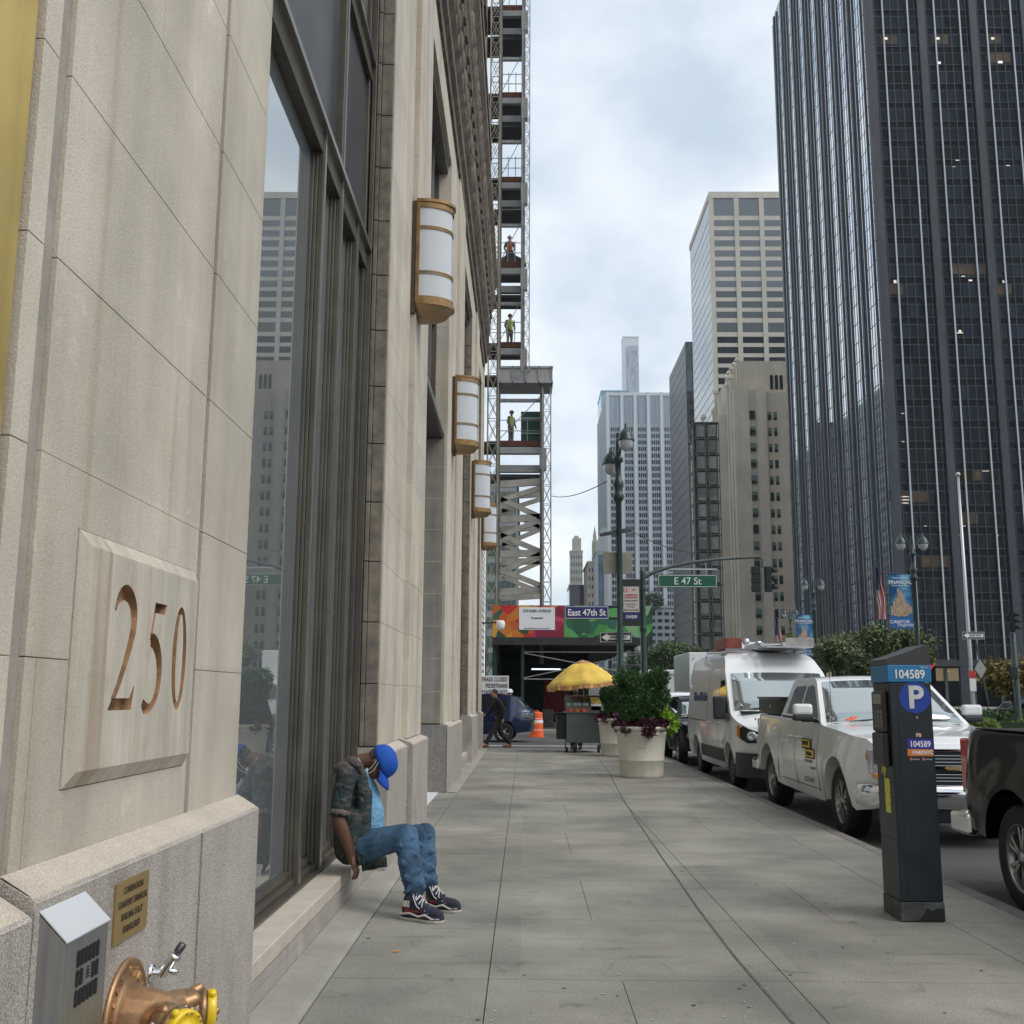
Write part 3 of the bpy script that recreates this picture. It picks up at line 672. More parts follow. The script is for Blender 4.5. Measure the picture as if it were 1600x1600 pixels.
t = thing('chrome_hose_bibb', 'small chrome hose faucet fixed above the bronze standpipe', 'faucet', (PX, 3.56, .63))
mb = along((PX, 3.56, .63), (1, 0, 0), [(.001, 0), (.028, 0), (.030, .004), (.020, .012), (.012, .015), (.012, .05), (.001, .05)], 18)
along((PX + .035, 3.555, .62), (.55, .1, .85), [(.012, 0), (.016, .01), (.016, .06), (.022, .064), (.022, .075), (.012, .08), (.001, .08)], 16, mb=mb)
part('valve_body', mb, chrome, t)
mb = along((PX + .08, 3.563, .69), (.55, .1, .85), [(.013, 0), (.013, .03), (.010, .032), (.001, .032)], 8); part('stem_cap', mb, mat('dark_chrome', (.15, .15, .16), .2, metal=1), t)
mb = along((PX + .06, 3.55, .64), (.8, .3, -.3), [(.008, 0), (.011, .01), (.011, .03), (.001, .03)], 12); part('drain_cock', mb, chrome, t)

# ---------------- parking meter ----------------
meter_m = mat('meter_navy_metal', (.013, .019, .025), .42, n=(6, .2), fine=(60, .12), metal=.15)
t = thing('parking_meter', 'tall dark parking pay station with blue band and P disc on the sidewalk', 'parking meter', (2.66, 7.8, 0))
x0, x1, y0, y1 = 2.555, 2.845, 7.62, 7.98
mb = MB(); mb.box(x0, x1, y0, y1, .13, 1.60); bd = part('cabinet', mb, meter_m, t, bev=.008)
mb = MB(); mb.box(x0 - .003, x1 + .003, y0 - .003, y1 + .003, .005, .128); part('plinth', mb, mat('meter_base_worn', (.065, .072, .072), .7, n=(9, .45), fine=(40, .2)), t, bev=.004)
mb = MB()
for pts in ([(2.60, .008), (2.66, .008), (2.70, .05), (2.73, .095), (2.76, .075), (2.80, .09), (2.846, .085), (2.846, .008)],): mb.prism(pts, (0, y0 - .0045, 0), (1, 0, 0), (0, 0, 1), (0, .001, 0))
part('peeled_paint', mb, black_m, t)
mb = MB(); mb.box(x0 - .012, x1 + .006, y0 - .006, y1 + .006, 1.602, 1.722); band = part('blue_band', mb, mat('meter_band_blue', (.012, .17, .36), .4), t, bev=.006)
text(t, '104589', .085, ((x0 + x1) / 2 - .005, y0 - .009, 1.655), (1, 0, 0), (0, 0, 1), white_m, name='number_lettering', bold=.0012, depth=.001, sx=.86)
text(t, 'Zone #', .016, (x1 - .045, y0 - .009, 1.706), (1, 0, 0), (0, 0, 1), white_m, name='zone_lettering', depth=.0005)
mb = MB(); mb.prism([(x0 - .012, 1.722), (x0 - .012, 1.765), (x0 + .1, 1.80), (x1 - .02, 1.865), (x1 + .004, 1.86), (x1 + .004, 1.722)], (0, y0 - .004, 0), (1, 0, 0), (0, 0, 1), (0, y1 - y0 + .008, 0)); part('solar_cap', mb, mat('meter_cap', (.035, .036, .038), .4), t, bev=.01)
mb = MB(); mb.box(x0 + .048, x0 + .054, y0 - .0015, y0 + .01, .14, 1.60); mb.box(x0 - .0015, x0 + .01, y0 + .02, y1 - .02, .53, .535); mb.box(x0 - .0015, x0 + .048, y0 - .0015, y0 + .02, .53, .535); mb.box(x0 - .0015, x0 + .048, y0 - .0015, y0 + .3, .94, .944); part('door_seam', mb, black_m, t)
def disc(c, r, n, d, rt, up, m, parent, name, depth=.002, world=True):
    mb = MB(); mb.prism([(r * math.cos(6.2832 * i / n), r * math.sin(6.2832 * i / n)) for i in range(n)], c, rt, up, Vector(d) * depth); return part(name, mb, m, parent, world)
disc((2.727, y0 - .0005, 1.497), .108, 40, (0, -1, 0), (1, 0, 0), (0, 0, 1), mat('parking_blue', (.008, .04, .30), .4), t, 'parking_disc')
text(t, 'P', .215, (2.732, y0 - .004, 1.492), (1, 0, 0), (0, 0, 1), mat('p_silver', (.62, .62, .60), .4, n=(8, .25)), name='parking_letter', bold=.006, depth=.001)
mb = MB(); mb.box(2.655, x1 - .012, y0 - .003, y0 - .0005, 1.145, 1.215); part('zone_sticker', mb, mat('sticker_blue', (.02, .025, .28), .4), t)
text(t, '104589', .058, (2.745, y0 - .0045, 1.177), (1, 0, 0), (0, 0, 1), white_m, name='sticker_number', bold=.001, depth=.0006, sx=.84)
mb = MB(); mb.box(2.655, x1 - .012, y0 - .003, y0 - .0005, 1.097, 1.144); part('orange_sticker', mb, mat('sticker_orange', (.62, .20, .04), .45), t)
text(t, 'PARKNYC', .036, (2.760, y0 - .0045, 1.12), (1, 0, 0), (0, 0, 1), white_m, name='orange_lettering', bold=.0008, depth=.0006, sx=.9)
text(t, 'PB', .034, (2.738, y0 - .0025, 1.238), (1, 0, 0), (0, 0, 1), mat('sticker_tan', (.65, .45, .35), .5), name='small_logo', bold=.0015, depth=.0006)
for k, xx in enumerate((2.69, 2.775)):
    disc((xx - .012, y0 - .0005, 1.076), .010, 12, (0, -1, 0), (1, 0, 0), (0, 0, 1), mat('sticker_red', (.6, .15, .08), .5), t, 'app_symbol')
    text(t, 'park.nyc', .013, (xx + .024, y0 - .0025, 1.076), (1, 0, 0), (0, 0, 1), white_m, name='app_lettering', depth=.0004)
for xx, zz, r_ in ((2.735, 1.36, .007), (2.70, 1.325, .009), (2.705, .71, .009)): disc((xx, y0, zz), r_, 12, (0, -1, 0), (1, 0, 0), (0, 0, 1), black_m if zz < 1.35 else steel_brushed, t, 'key_lock', .004)
# machine face towards the building: screen, keypad, coin tray
mb = MB(); mb.box(x0 - .035, x0, y0 + .05, y1 - .05, 1.255, 1.54); mb.box(x0 - .045, x0, y0 + .05, y1 - .05, 1.02, 1.25); face = part('machine_face', mb, plastic_blk, t, bev=.015)
mb = MB(); mb.box(x0 - .037, x0 - .034, y0 + .09, y1 - .09, 1.45, 1.52); part('screen', mb, mat('lcd_screen', (.12, .13, .11), .15), face)
mb = MB()
for i in range(4):
    for j in range(3): mb.box(x0 - .038, x0 - .034, y0 + .08 + j * .06, y0 + .12 + j * .06, 1.285 + i * .032, 1.31 + i * .032)
part('keypad', mb, mat('keys', (.16, .16, .16), .4), face)
mb = MB(); mb.box(x0 - .003, x0 - .0005, y0 + .10, y0 + .2, .70, .935); part('yellow_sticker', mb, mat('sticker_yellow', (.60, .62, .06), .5, fine=(45, .35)), t)
mb = MB(); mb.prism([(y0 + .16, 1.0), (y0 + .2, .93), (y0 + .22, .99), (y0 + .26, .95), (y0 + .23, 1.05)], (x0 - .002, 0, 0), (0, 1, 0), (0, 0, 1), (.0015, 0, 0)); part('torn_sticker', mb, mat('sticker_yellow', (.6, .62, .06)), t)

# cigarette butt on the slabs
t = tag(part('cigarette_butt', MB().tube([(-.775, 6.63, .008), (-.735, 6.645, .008)], .0045, 8), mat('filter_orange', (.55, .25, .09), .8, n=(90, .3)), None), 'orange cigarette butt lying on the slabs in front of the window ledge', 'cigarette butt')

# ================= the seated man =================
skin = mat('skin_brown', (.115, .052, .030), .48, n=(22, .16), fine=(140, .08), bump=(160, .15))
denim = mat('denim', (.046, .100, .175), .85, n=(6, .38), fine=(220, .22), bump=(260, .35), streak=(9, .12))
tee = mat('tee_pale_blue', (.16, .33, .50), .85, n=(12, .12))
# jacket cloth: horizontal bands of teal, tan and charcoal broken by noise
def camo():
    m = mat('patterned_cloth', (.03, .034, .036), .9); t_ = m.node_tree; q = t_.nodes; l_ = t_.links
    tcn = q.new('ShaderNodeTexCoord'); mp = q.new('ShaderNodeMapping'); l_.new(tcn.outputs['Object'], mp.inputs[0]); mp.inputs['Scale'].default_value = (9, 9, 26)
    nz = q.new('ShaderNodeTexNoise'); nz.inputs['Scale'].default_value = 1.0; nz.inputs['Detail'].default_value = 3; nz.inputs['Distortion'].default_value = .8; l_.new(mp.outputs[0], nz.inputs['Vector'])
    r = q.new('ShaderNodeValToRGB'); l_.new(nz.outputs['Fac'], r.inputs[0]); r.color_ramp.interpolation = 'CONSTANT'
    e = r.color_ramp.elements; e[0].position = 0; e[0].color = (.018, .022, .026, 1); e[1].position = .43; e[1].color = (.030, .038, .036, 1)
    for ps, c in ((.50, (.014, .05, .055, 1)), (.535, (.035, .034, .034, 1)), (.585, (.10, .09, .08, 1)), (.62, (.055, .05, .045, 1)), (.68, (.02, .022, .024, 1))):
        x = e.new(ps); x.color = c
    b = q['Principled BSDF']; l_.new(r.outputs[0], b.inputs['Base Color'])
    bz = q.new('ShaderNodeTexNoise'); bz.inputs['Scale'].default_value = 30; bp = q.new('ShaderNodeBump'); bp.inputs['Strength'].default_value = .5; bp.inputs['Distance'].default_value = .01
    l_.new(tcn.outputs['Object'], bz.inputs['Vector']); l_.new(bz.outputs['Fac'], bp.inputs['Height']); l_.new(bp.outputs[0], b.inputs['Normal']); return m
camo_m = camo()
man = thing('person', 'man in a blue cap and jeans dozing on the window ledge, head bowed', 'person', (-1.2, 7.95, .25))
A = at
# joints
pel, bel, che, sho = A(556, 1324, 7.95), A(560, 1285, 7.95), A(553, 1240, 7.95), A(551, 1206, 7.95)
nck = A(563, 1190, 7.95); hd = A(590, 1192, 7.95)
u = Vector((.91, .0, .38)).normalized(); fc = Vector((.38, -.12, -.91)); fc = (fc - u * fc.dot(u)).normalized(); sd = u.cross(fc)   # crown, face, side
HS = 1.10
def H(a, s_, c): return hd + (fc * a + sd * s_ + u * c) * HS
def H_(a, s_, c): return hd + fc * a + sd * s_ + u * c            # forward, side, up in the head's own frame
rE, lE = A(529, 1281, 7.70), A(535, 1281, 8.22)
rS, lS = A(541, 1212, 7.775), A(547, 1214, 8.13)
rW, lW = A(549, 1337, 7.74), A(553, 1338, 8.14)
hN, hF = A(570, 1322, 7.84), A(570, 1320, 8.06)
kN, kF = A(634, 1306, 7.72), A(664, 1303, 8.06)
aN, aF = A(649, 1392, 7.60), A(668, 1385, 7.92)
def hand(W, dn, out, sp, k=1):            # palm hangs over the edge; fingers bent down: dn = down, out = +X, sp = along Y
    o = []
    pc = W + dn * .045 + out * .012
    o += [('c', W, W + dn * .03, .029, .031), ('e', pc, (.018, .044, .050), (0, 0, 0)), ('c', pc - sp * .022, pc - sp * .024 + dn * .03, .018, .014), ('c', pc + sp * .022, pc + sp * .024 + dn * .03, .018, .014)]
    for i, (off, l1) in enumerate(((-.032, .030), (-.011, .036), (.011, .034), (.032, .026))):
        b = pc + sp * off + dn * .036; m1 = b + dn * l1 * .9 + out * .010; m2 = m1 + dn * l1 * .7 - out * .006; tp = m2 + dn * l1 * .5 - out * .016
        o += [('c', b, m1, .0105, .0098), ('c', m1, m2, .0096, .0090), ('c', m2, tp, .0088, .0078)]
    tb = pc - sp * .030 * k - dn * .018; t1 = tb - sp * .022 * k + dn * .026 + out * .004; t2 = t1 - sp * .004 * k + dn * .030
    o += [('c', tb, t1, .014, .012), ('c', t1, t2, .0115, .0092)]
    return o
DN, OUT, SP = Vector((.10, 0, -1)).normalized(), Vector((1, 0, .1)).normalized(), Vector((0, 1, 0))
prims = [('c', pel, bel, .115, .110), ('c', bel, che, .11, .115), ('c', che, sho, .115, .07), ('c', rS, lS, .055, .055), ('c', sho, nck, .06, .056), ('c', nck, H(-.03, 0, -.03), .056, .060),
    ('e', H(-.012, 0, .045), (.080, .080, .090)), ('e', H(.012, 0, .03), (.078, .078, .082)), ('e', H(.035, 0, -.035), (.055, .058, .058)), ('e', H(.062, 0, -.072), (.026, .030, .024)),
    ('c', H(.088, 0, -.002), H(.104, 0, -.032), .010, .015), ('c', H(.090, -.012, -.036), H(.090, .012, -.036), .009, .009), ('c', H(.084, -.020, -.058), H(.084, .020, -.058), .009, .009),
    ('c', H(.082, -.03, .018), H(.082, .03, .018), .012, .012), ('e', H(-.005, .080, -.005), (.014, .014, .024)), ('e', H(-.005, -.080, -.005), (.014, .014, .024)),
    ('c', H(-.012, .083, .018), H(-.014, .083, -.016), .007, .006), ('c', H(-.012, -.083, .018), H(-.014, -.083, -.016), .007, .006),
    ('c', rS, rE, .058, .046), ('c', rE, rE.lerp(rW, .3), .046, .050), ('c', rE.lerp(rW, .3), rW, .050, .030), ('c', lS, lE, .055, .046), ('c', lE, lW, .045, .028),
    ('c', hN, kN, .085, .058), ('c', kN, aN, .056, .038), ('c', hF, kF, .085, .058), ('c', kF, aF, .056, .038), ('c', aN, A(652, 1415, 7.59), .038, .036), ('c', aF, A(670, 1406, 7.9), .038, .036)]
prims += hand(rW, DN, OUT, SP) + hand(lW, DN, OUT, SP, -1)
bodyo = blob('body', prims, skin, man, voxel=.0048, smooth=3)
# eyes closed under the brim: lids and brows; grey stubble of hair behind the cap
hair = blob('hair', [('e', H(-.030, 0, .035), (.073, .083, .083)), ('e', H(-.045, 0, .0), (.055, .070, .060))], mat('hair_grey_stubble', (.085, .065, .058), .95, fine=(260, .4), n=(30, .2)), man, voxel=.006, smooth=3)
for s_ in (1, -1):
    part('eyelid', MB().ball(H(.079, .030 * s_, .002), .011, 10, sc=(1, 1, 1)), skin, man)
# cap: deep crown and a curved brim pointing down with the bowed face
cap_m = mat('cap_blue', (.004, .075, .40), .8, n=(14, .15), bump=(300, .2))
def cap_mesh():
    mb = MB(); rings = []
    for i in range(11):
        a = PI / 2 * i / 10; c_ = .020 + .108 * math.sin(a) ** .85; k = math.cos(a) ** .80 if i < 10 else .02
        rings.append([H(.004 + .110 * k * math.cos(2 * PI * j / 40), .093 * k * math.sin(2 * PI * j / 40), c_ - .02 * (1 - k) * 0) for j in range(40)])
    mb.ring(rings, None, True, False)
    return mb
cp = part('cap', cap_mesh(), cap_m, man); so_ = cp.modifiers.new('s', 'SOLIDIFY'); so_.thickness = .004; so_.offset = 1
mb = MB(); nA, nB = 17, 6; V_ = []
for i in range(nB):
    for j in range(nA):
        th = math.radians(-62 + 124 * j / (nA - 1)); k = i / (nB - 1)
        r0 = Vector((.004 + .110 * math.cos(th), .093 * math.sin(th))); ext = .078 * k * (math.cos(th * .92) ** .5)
        V_.append(H(r0.x + ext, r0.y * (1 - .10 * k), .024 - .9 * r0.y * r0.y / .093 * (.6 + .9 * k) * .35 - .022 * k * k))
mb.add(V_, [(i * nA + j, i * nA + j + 1, (i + 1) * nA + j + 1, (i + 1) * nA + j) for i in range(nB - 1) for j in range(nA - 1)], None, True)
br = part('brim', mb, cap_m, cp); so_ = br.modifiers.new('s', 'SOLIDIFY'); so_.thickness = .005
part('cap_button', MB().ball(H(.004, 0, .128), .008, 8), cap_m, cp)
mb = MB()
for k in range(3):
    a = PI * k / 3; mb.tube([H(.004 + .1105 * (math.cos(PI / 2 - b) ** .80 if b > .02 else .01) * math.cos(a) * s2, .0935 * (math.cos(PI / 2 - b) ** .80 if b > .02 else .01) * math.sin(a) * s2, .022 + .108 * math.sin(PI / 2 - b) ** .85) for s2, b in [(-1, PI / 2 * q / 8) for q in range(8, 0, -1)] + [(1, PI / 2 * q / 8) for q in range(1, 9)]], .0022, 5)
part('cap_seam', mb, mat('cap_seam_blue', (.004, .03, .25), .8), cp)
# mask hanging under the chin, loops over the ears
mp_ = H(.045, -.062, -.075)
mk = blob('face_mask', [('c', H(.02, -.066, -.070), H(.05, -.066, -.092), .011, .013), ('c', H(.03, -.074, -.075), H(.062, -.05, -.085), .010, .010), ('c', H(.05, -.05, -.1), H(.085, 0, -.085), .012, .012)], mat('mask_pale', (.38, .58, .66), .7), man, voxel=.004, smooth=1)
mb = MB(); mb.tube([H(.03, -.075, -.068), H(.02, -.086, -.03), H(-.008, -.094, .015)], .0022, 5); mb.tube([H(.05, -.070, -.075), H(.045, -.086, -.025), H(.002, -.094, .028)], .0022, 5); mb.tube([H(.015, -.07, -.085), H(-.03, -.075, -.09), H(-.075, -.055, -.10)], .0022, 5)
part('mask_loop', mb, mat('loop_white', (.75, .74, .72), .7), mk)
# pale tee, patterned open overshirt with short sleeves
blob('tee_shirt', [('c', A(577, 1305, 7.95), A(577, 1270, 7.95), .110, .108), ('c', A(577, 1270, 7.95), A(571, 1240, 7.95), .108, .102), ('c', A(571, 1240, 7.95), A(566, 1214, 7.95), .10, .07)], tee, man, voxel=.008, smooth=5, disp=(16, .004, 2.5))
jacket = blob('overshirt', [('c', A(547, 1325, 7.93), A(546, 1280, 7.93), .118, .12), ('c', A(546, 1280, 7.93), A(547, 1236, 7.94), .122, .125), ('c', A(547, 1236, 7.94), A(553, 1206, 7.95), .120, .082),
    ('c', rS + Vector((0, -.005, .005)), rS.lerp(rE, .55), .078, .072), ('c', rS.lerp(rE, .55), rS.lerp(rE, .80), .072, .070), ('c', lS, lS.lerp(lE, .75), .074, .068), ('c', rS, lS, .076, .076),
    ('c', A(550, 1328, 7.80), A(552, 1280, 7.80), .075, .075), ('c', A(567, 1330, 7.80), A(570, 1240, 7.83), .055, .055), ('c', A(566, 1240, 7.83), A(566, 1212, 7.87), .05, .045), ('c', A(563, 1330, 8.10), A(566, 1240, 8.07), .055, .055),
    ('c', A(550, 1338, 7.84), A(566, 1342, 7.84), .050, .040)], camo_m, man, voxel=.008, smooth=5, disp=(12, .005, .6))
cl = blob('collar', [('c', A(531, 1202, 7.93), A(549, 1190, 7.92), .050, .048), ('c', A(549, 1190, 7.90), A(561, 1197, 7.87), .040, .034), ('c', A(561, 1197, 7.86), A(570, 1216, 7.85), .030, .016), ('c', A(549, 1190, 7.99), A(563, 1200, 8.03), .04, .03), ('c', A(534, 1203, 7.82), A(540, 1197, 8.05), .05, .05)],
    mat('collar_taupe', (.085, .07, .062), .9, n=(16, .25), bump=(60, .5)), man, voxel=.007, smooth=5, disp=(22, .006))
sl_ = MB()                                              # frayed sleeve hem
e0 = rS.lerp(rE, .86); dr_ = (rE - rS).normalized(); s1 = dr_.cross(Vector((0, 1, 0))).normalized(); s2 = dr_.cross(s1)
rg = []
for k in range(3):
    rg.append([e0 + dr_ * (k * .018 - .02 + (.010 * math.sin(j * 2.3) if k == 2 else 0)) + (s1 * math.cos(6.283 * j / 22) + s2 * math.sin(6.283 * j / 22)) * (.070 + .004 * math.sin(j * 1.7)) for j in range(22)])
sl_.ring(rg, None, True, False); o = part('sleeve_hem', sl_, mat('hem_taupe', (.12, .10, .085), .9, n=(30, .4)), man); q = o.modifiers.new('s', 'SOLIDIFY'); q.thickness = .004
# shirt tails hanging over the edge of the ledge
mb = MB()
def cloth(mb, a, b, c, d_, n=8, amp=.008, seed=0):
    a, b, c, d_ = map(Vector, (a, b, c, d_)); nrm = (b - a).cross(d_ - a).normalized(); V_ = []
    for i in range(n + 1):
        for j in range(n + 1):
            s_, t2 = i / n, j / n; p = a.lerp(b, s_).lerp(d_.lerp(c, s_), t2); V_.append(p + nrm * amp * math.sin(s_ * 11 + seed) * (.4 + t2))
    mb.add(V_, [(i * (n + 1) + j, (i + 1) * (n + 1) + j, (i + 1) * (n + 1) + j + 1, i * (n + 1) + j + 1) for i in range(n) for j in range(n)], None, True)
cloth(mb, A(562, 1335, 7.80), A(603, 1338, 7.98), A(603, 1354, 7.98), A(566, 1362, 7.82), amp=.010)
cloth(mb, A(556, 1325, 7.74), A(569, 1330, 7.76), A(569, 1352, 7.76), A(560, 1352, 7.76), amp=.006, seed=2)
o = part('shirt_tail', mb, camo_m, man); q = o.modifiers.new('s', 'SOLIDIFY'); q.thickness = .005
# jeans: seat, thighs, bunched lower legs
def folds():
    o = []; N_ = Vector((0, -1, 0)); X_ = Vector((1, 0, 0)); Zd = Vector((0, 0, 1))
    for hp, kn_, an_, r0 in ((hN, kN, aN, .088), (hF, kF, aF, .084)):
        for f, a, b in ((.25, -.5, .7), (.45, -.7, .4), (.62, -.3, .9), (.80, -.9, .2)):           # across the thigh
            c = hp.lerp(kn_, f) + N_ * (r0 - .004); o.append(('c', c + Zd * .07 * a + X_ * .03 * b, c + Zd * .05 + X_ * (.05 - .06 * b) + N_ * -.02, .014, .007))
        for f, s_ in ((.10, 1), (.24, -1), (.40, 1), (.56, -1), (.70, 1), (.82, -1), (.92, 1)):    # bunching down the shin
            c = kn_.lerp(an_, f); k_ = .6 + .4 * f; o.append(('c', c + N_ * .066 + X_ * .050 * s_ + Zd * .03, c + N_ * .060 - X_ * .055 * s_ - Zd * .03, .022 * k_, .018))
            if f > .8: o.append(('c', c + X_ * .062 + N_ * .03, c + X_ * .060 - N_ * .04 - Zd * .01, .020, .018))
        o.append(('c', kn_ + Vector((-.055, -.07, -.06)), kn_ + Vector((.03, -.085, -.02)), .016, .010)); o.append(('c', kn_ + Vector((-.065, -.05, -.09)), kn_ + Vector((.02, -.08, -.075)), .015, .009))
    return o
jn = blob('jeans', folds() + [('c', hN, hF, .118, .118), ('c', A(560, 1326, 7.95), hN.lerp(hF, .5), .10, .11), ('c', hN, kN, .112, .088), ('c', kN, kN.lerp(aN, .45), .086, .084), ('c', kN.lerp(aN, .45), kN.lerp(aN, .93), .086, .076),
    ('c', hF, kF, .105, .078), ('c', kF, kF.lerp(aF, .45), .078, .076), ('c', kF.lerp(aF, .45), kF.lerp(aF, .95), .078, .064)], denim, man, voxel=.0065, smooth=5, disp=(5.5, .0045, 1.0))
mb = MB(); mb.tube([hN + Vector((.02, -.06, -.085)), hN.lerp(kN, .5) + Vector((0, -.085, -.03)), kN + Vector((.03, -.070, -.03)), kN.lerp(aN, .5) + Vector((0, -.078, 0)), aN + Vector((0, -.055, .03))], .0022, 5)
part('side_seam', mb, mat('denim_seam', (.11, .18, .26), .8), jn)
mb = MB(); mb.tube([A(588, 1298, 7.85), A(600, 1299, 7.86), A(612, 1304, 7.88), A(620, 1309, 7.9)], [.013, .016, .014, .006], 8); part('belt_end', mb, mat('belt_black', (.012, .011, .010), .6), man)
# basketball shoes
navy = mat('shoe_navy_suede', (.022, .024, .045), .85, fine=(200, .15)); shoe_w = mat('shoe_white', (.50, .46, .42), .55, n=(40, .15)); shoe_red = mat('shoe_red', (.20, .018, .015), .6)
def shoe(heel, toe, ank):
    heel = Vector((heel.x, heel.y, .002)); toe = Vector((toe.x, toe.y, .002)); f = (toe - heel).normalized(); s_ = Vector((-f.y, f.x, 0)); Lh = (toe - heel).length; Z = Vector((0, 0, 1)); k = Lh / .29
    P = lambda a, b, c: heel + f * a * k + s_ * b * k + Z * c * k
    sh = blob('shoe', [('c', P(.035, 0, .055), P(.05, 0, .12), .046, .046), ('c', P(.05, 0, .11), P(.085, 0, .125), .044, .040), ('c', P(.05, 0, .05), P(.15, 0, .052), .043, .044), ('c', P(.09, 0, .10), P(.16, 0, .068), .040, .040), ('c', P(.15, .0, .05), P(.235, .004, .042), .045, .040), ('c', P(.235, .004, .042), P(.25, .004, .040), .040, .036)], navy, man, voxel=.005, smooth=3)
    def outl(g, z, h=0): 
        pts = [(0.0, .030), (.0, -.030), (.05, -.042), (.12, -.040), (.20, -.052), (.25, -.046), (.283, -.022), (.288, .005), (.275, .034), (.24, .052), (.18, .050), (.11, .040), (.04, .041)]
        return [P(a + (g if a > .15 else -g if a < .03 else 0), b * (1 + g * 12), z + h * (max(0, a - .2) * 1.6)) for a, b in pts]
    mb = MB(); mb.ring([outl(.0, .0), outl(.003, .008), outl(.002, .016)], None, False); part('outsole', mb, shoe_w, sh, bev=.002)
    mb = MB(); mb.ring([outl(.001, .0165), outl(.0, .026), outl(-.004, .036)], None, True); part('midsole', mb, navy, sh)
    mb = MB()
    mb.tube([P(.01, -.046, .035), P(.08, -.049, .045), P(.14, -.051, .030), P(.19, -.056, .045), P(.235, -.050, .024), P(.275, -.026, .024)], [.007, .008, .007, .008, .006, .004], 7)
    mb.tube([P(.01, .046, .035), P(.08, .049, .045), P(.14, .051, .030), P(.19, .056, .045), P(.24, .050, .024)], [.007, .008, .007, .008, .005], 7)
    for sg in (-1, 1): mb.box(-.022, .028, -.003, .003, -.024, .016, M=Matrix.Translation(P(.045, sg * .0455, .10)) @ Matrix((f, s_, Z)).transposed().to_4x4())
    part('side_wave', mb, shoe_w, sh)
    mb = MB()
    for sg in (-1, 1):
        mb.box(-.02, .02, -.003, .003, -.012, .014, M=Matrix.Translation(P(.055, sg * .047, .060)) @ Matrix((f, s_, Z)).transposed().to_4x4()); mb.box(-.03, .03, -.003, .003, -.007, .007, M=Matrix.Translation(P(.115, sg * .0475, .058)) @ Matrix((f, s_, Z)).transposed().to_4x4())
    part('red_panel', mb, shoe_red, sh)
    mb = MB()                                          # tongue and laces
    for i in range(5):
        a = .088 + i * .022; z = .168 - i * .019; sg = 1 if i % 2 else -1
        mb.tube([P(a, -.034, z - .03), P(a + .006, 0, z - .004), P(a, .034, z - .03)], .0036, 6); mb.tube([P(a, -.034 * sg, z - .03), P(a + .012, 0, z - .006), P(a + .02, .034 * sg, z - .042)], .0034, 6)
    mb.tube([P(.085, 0, .146), P(.10, -.045, .135), P(.13, -.055, .09), P(.145, -.045, .075)], .003, 6); mb.tube([P(.085, 0, .146), P(.11, .05, .13), P(.14, .052, .09)], .003, 6)
    part('laces', mb, mat('lace_white', (.66, .64, .61), .7), sh)
    mb = MB(); mb.ring([[P(.080, -.022, .10), P(.080, .022, .10), P(.088, .022, .10), P(.088, -.022, .10)], [P(.070, -.027, .178), P(.070, .027, .178), P(.080, .027, .175), P(.080, -.027, .175)]], None, False); part('tongue', mb, shoe_w, sh, bev=.003)
    part('sock', MB().tube([P(.055, 0, .09), P(.055, 0, .09).lerp(ank, .5), ank + Z * .03], [.043 * k, .044, .046], 16), mat('sock_maroon', (.025, .014, .028), .95), sh)
g1, g2 = A(636, 1432, 7.57), A(683, 1438, 7.47)
shoe(Vector((-.82, 7.61, 0)), Vector((-.535, 7.46, 0)), aN)
shoe(Vector((-.75, 7.935, 0)), Vector((-.44, 7.82, 0)), aF)
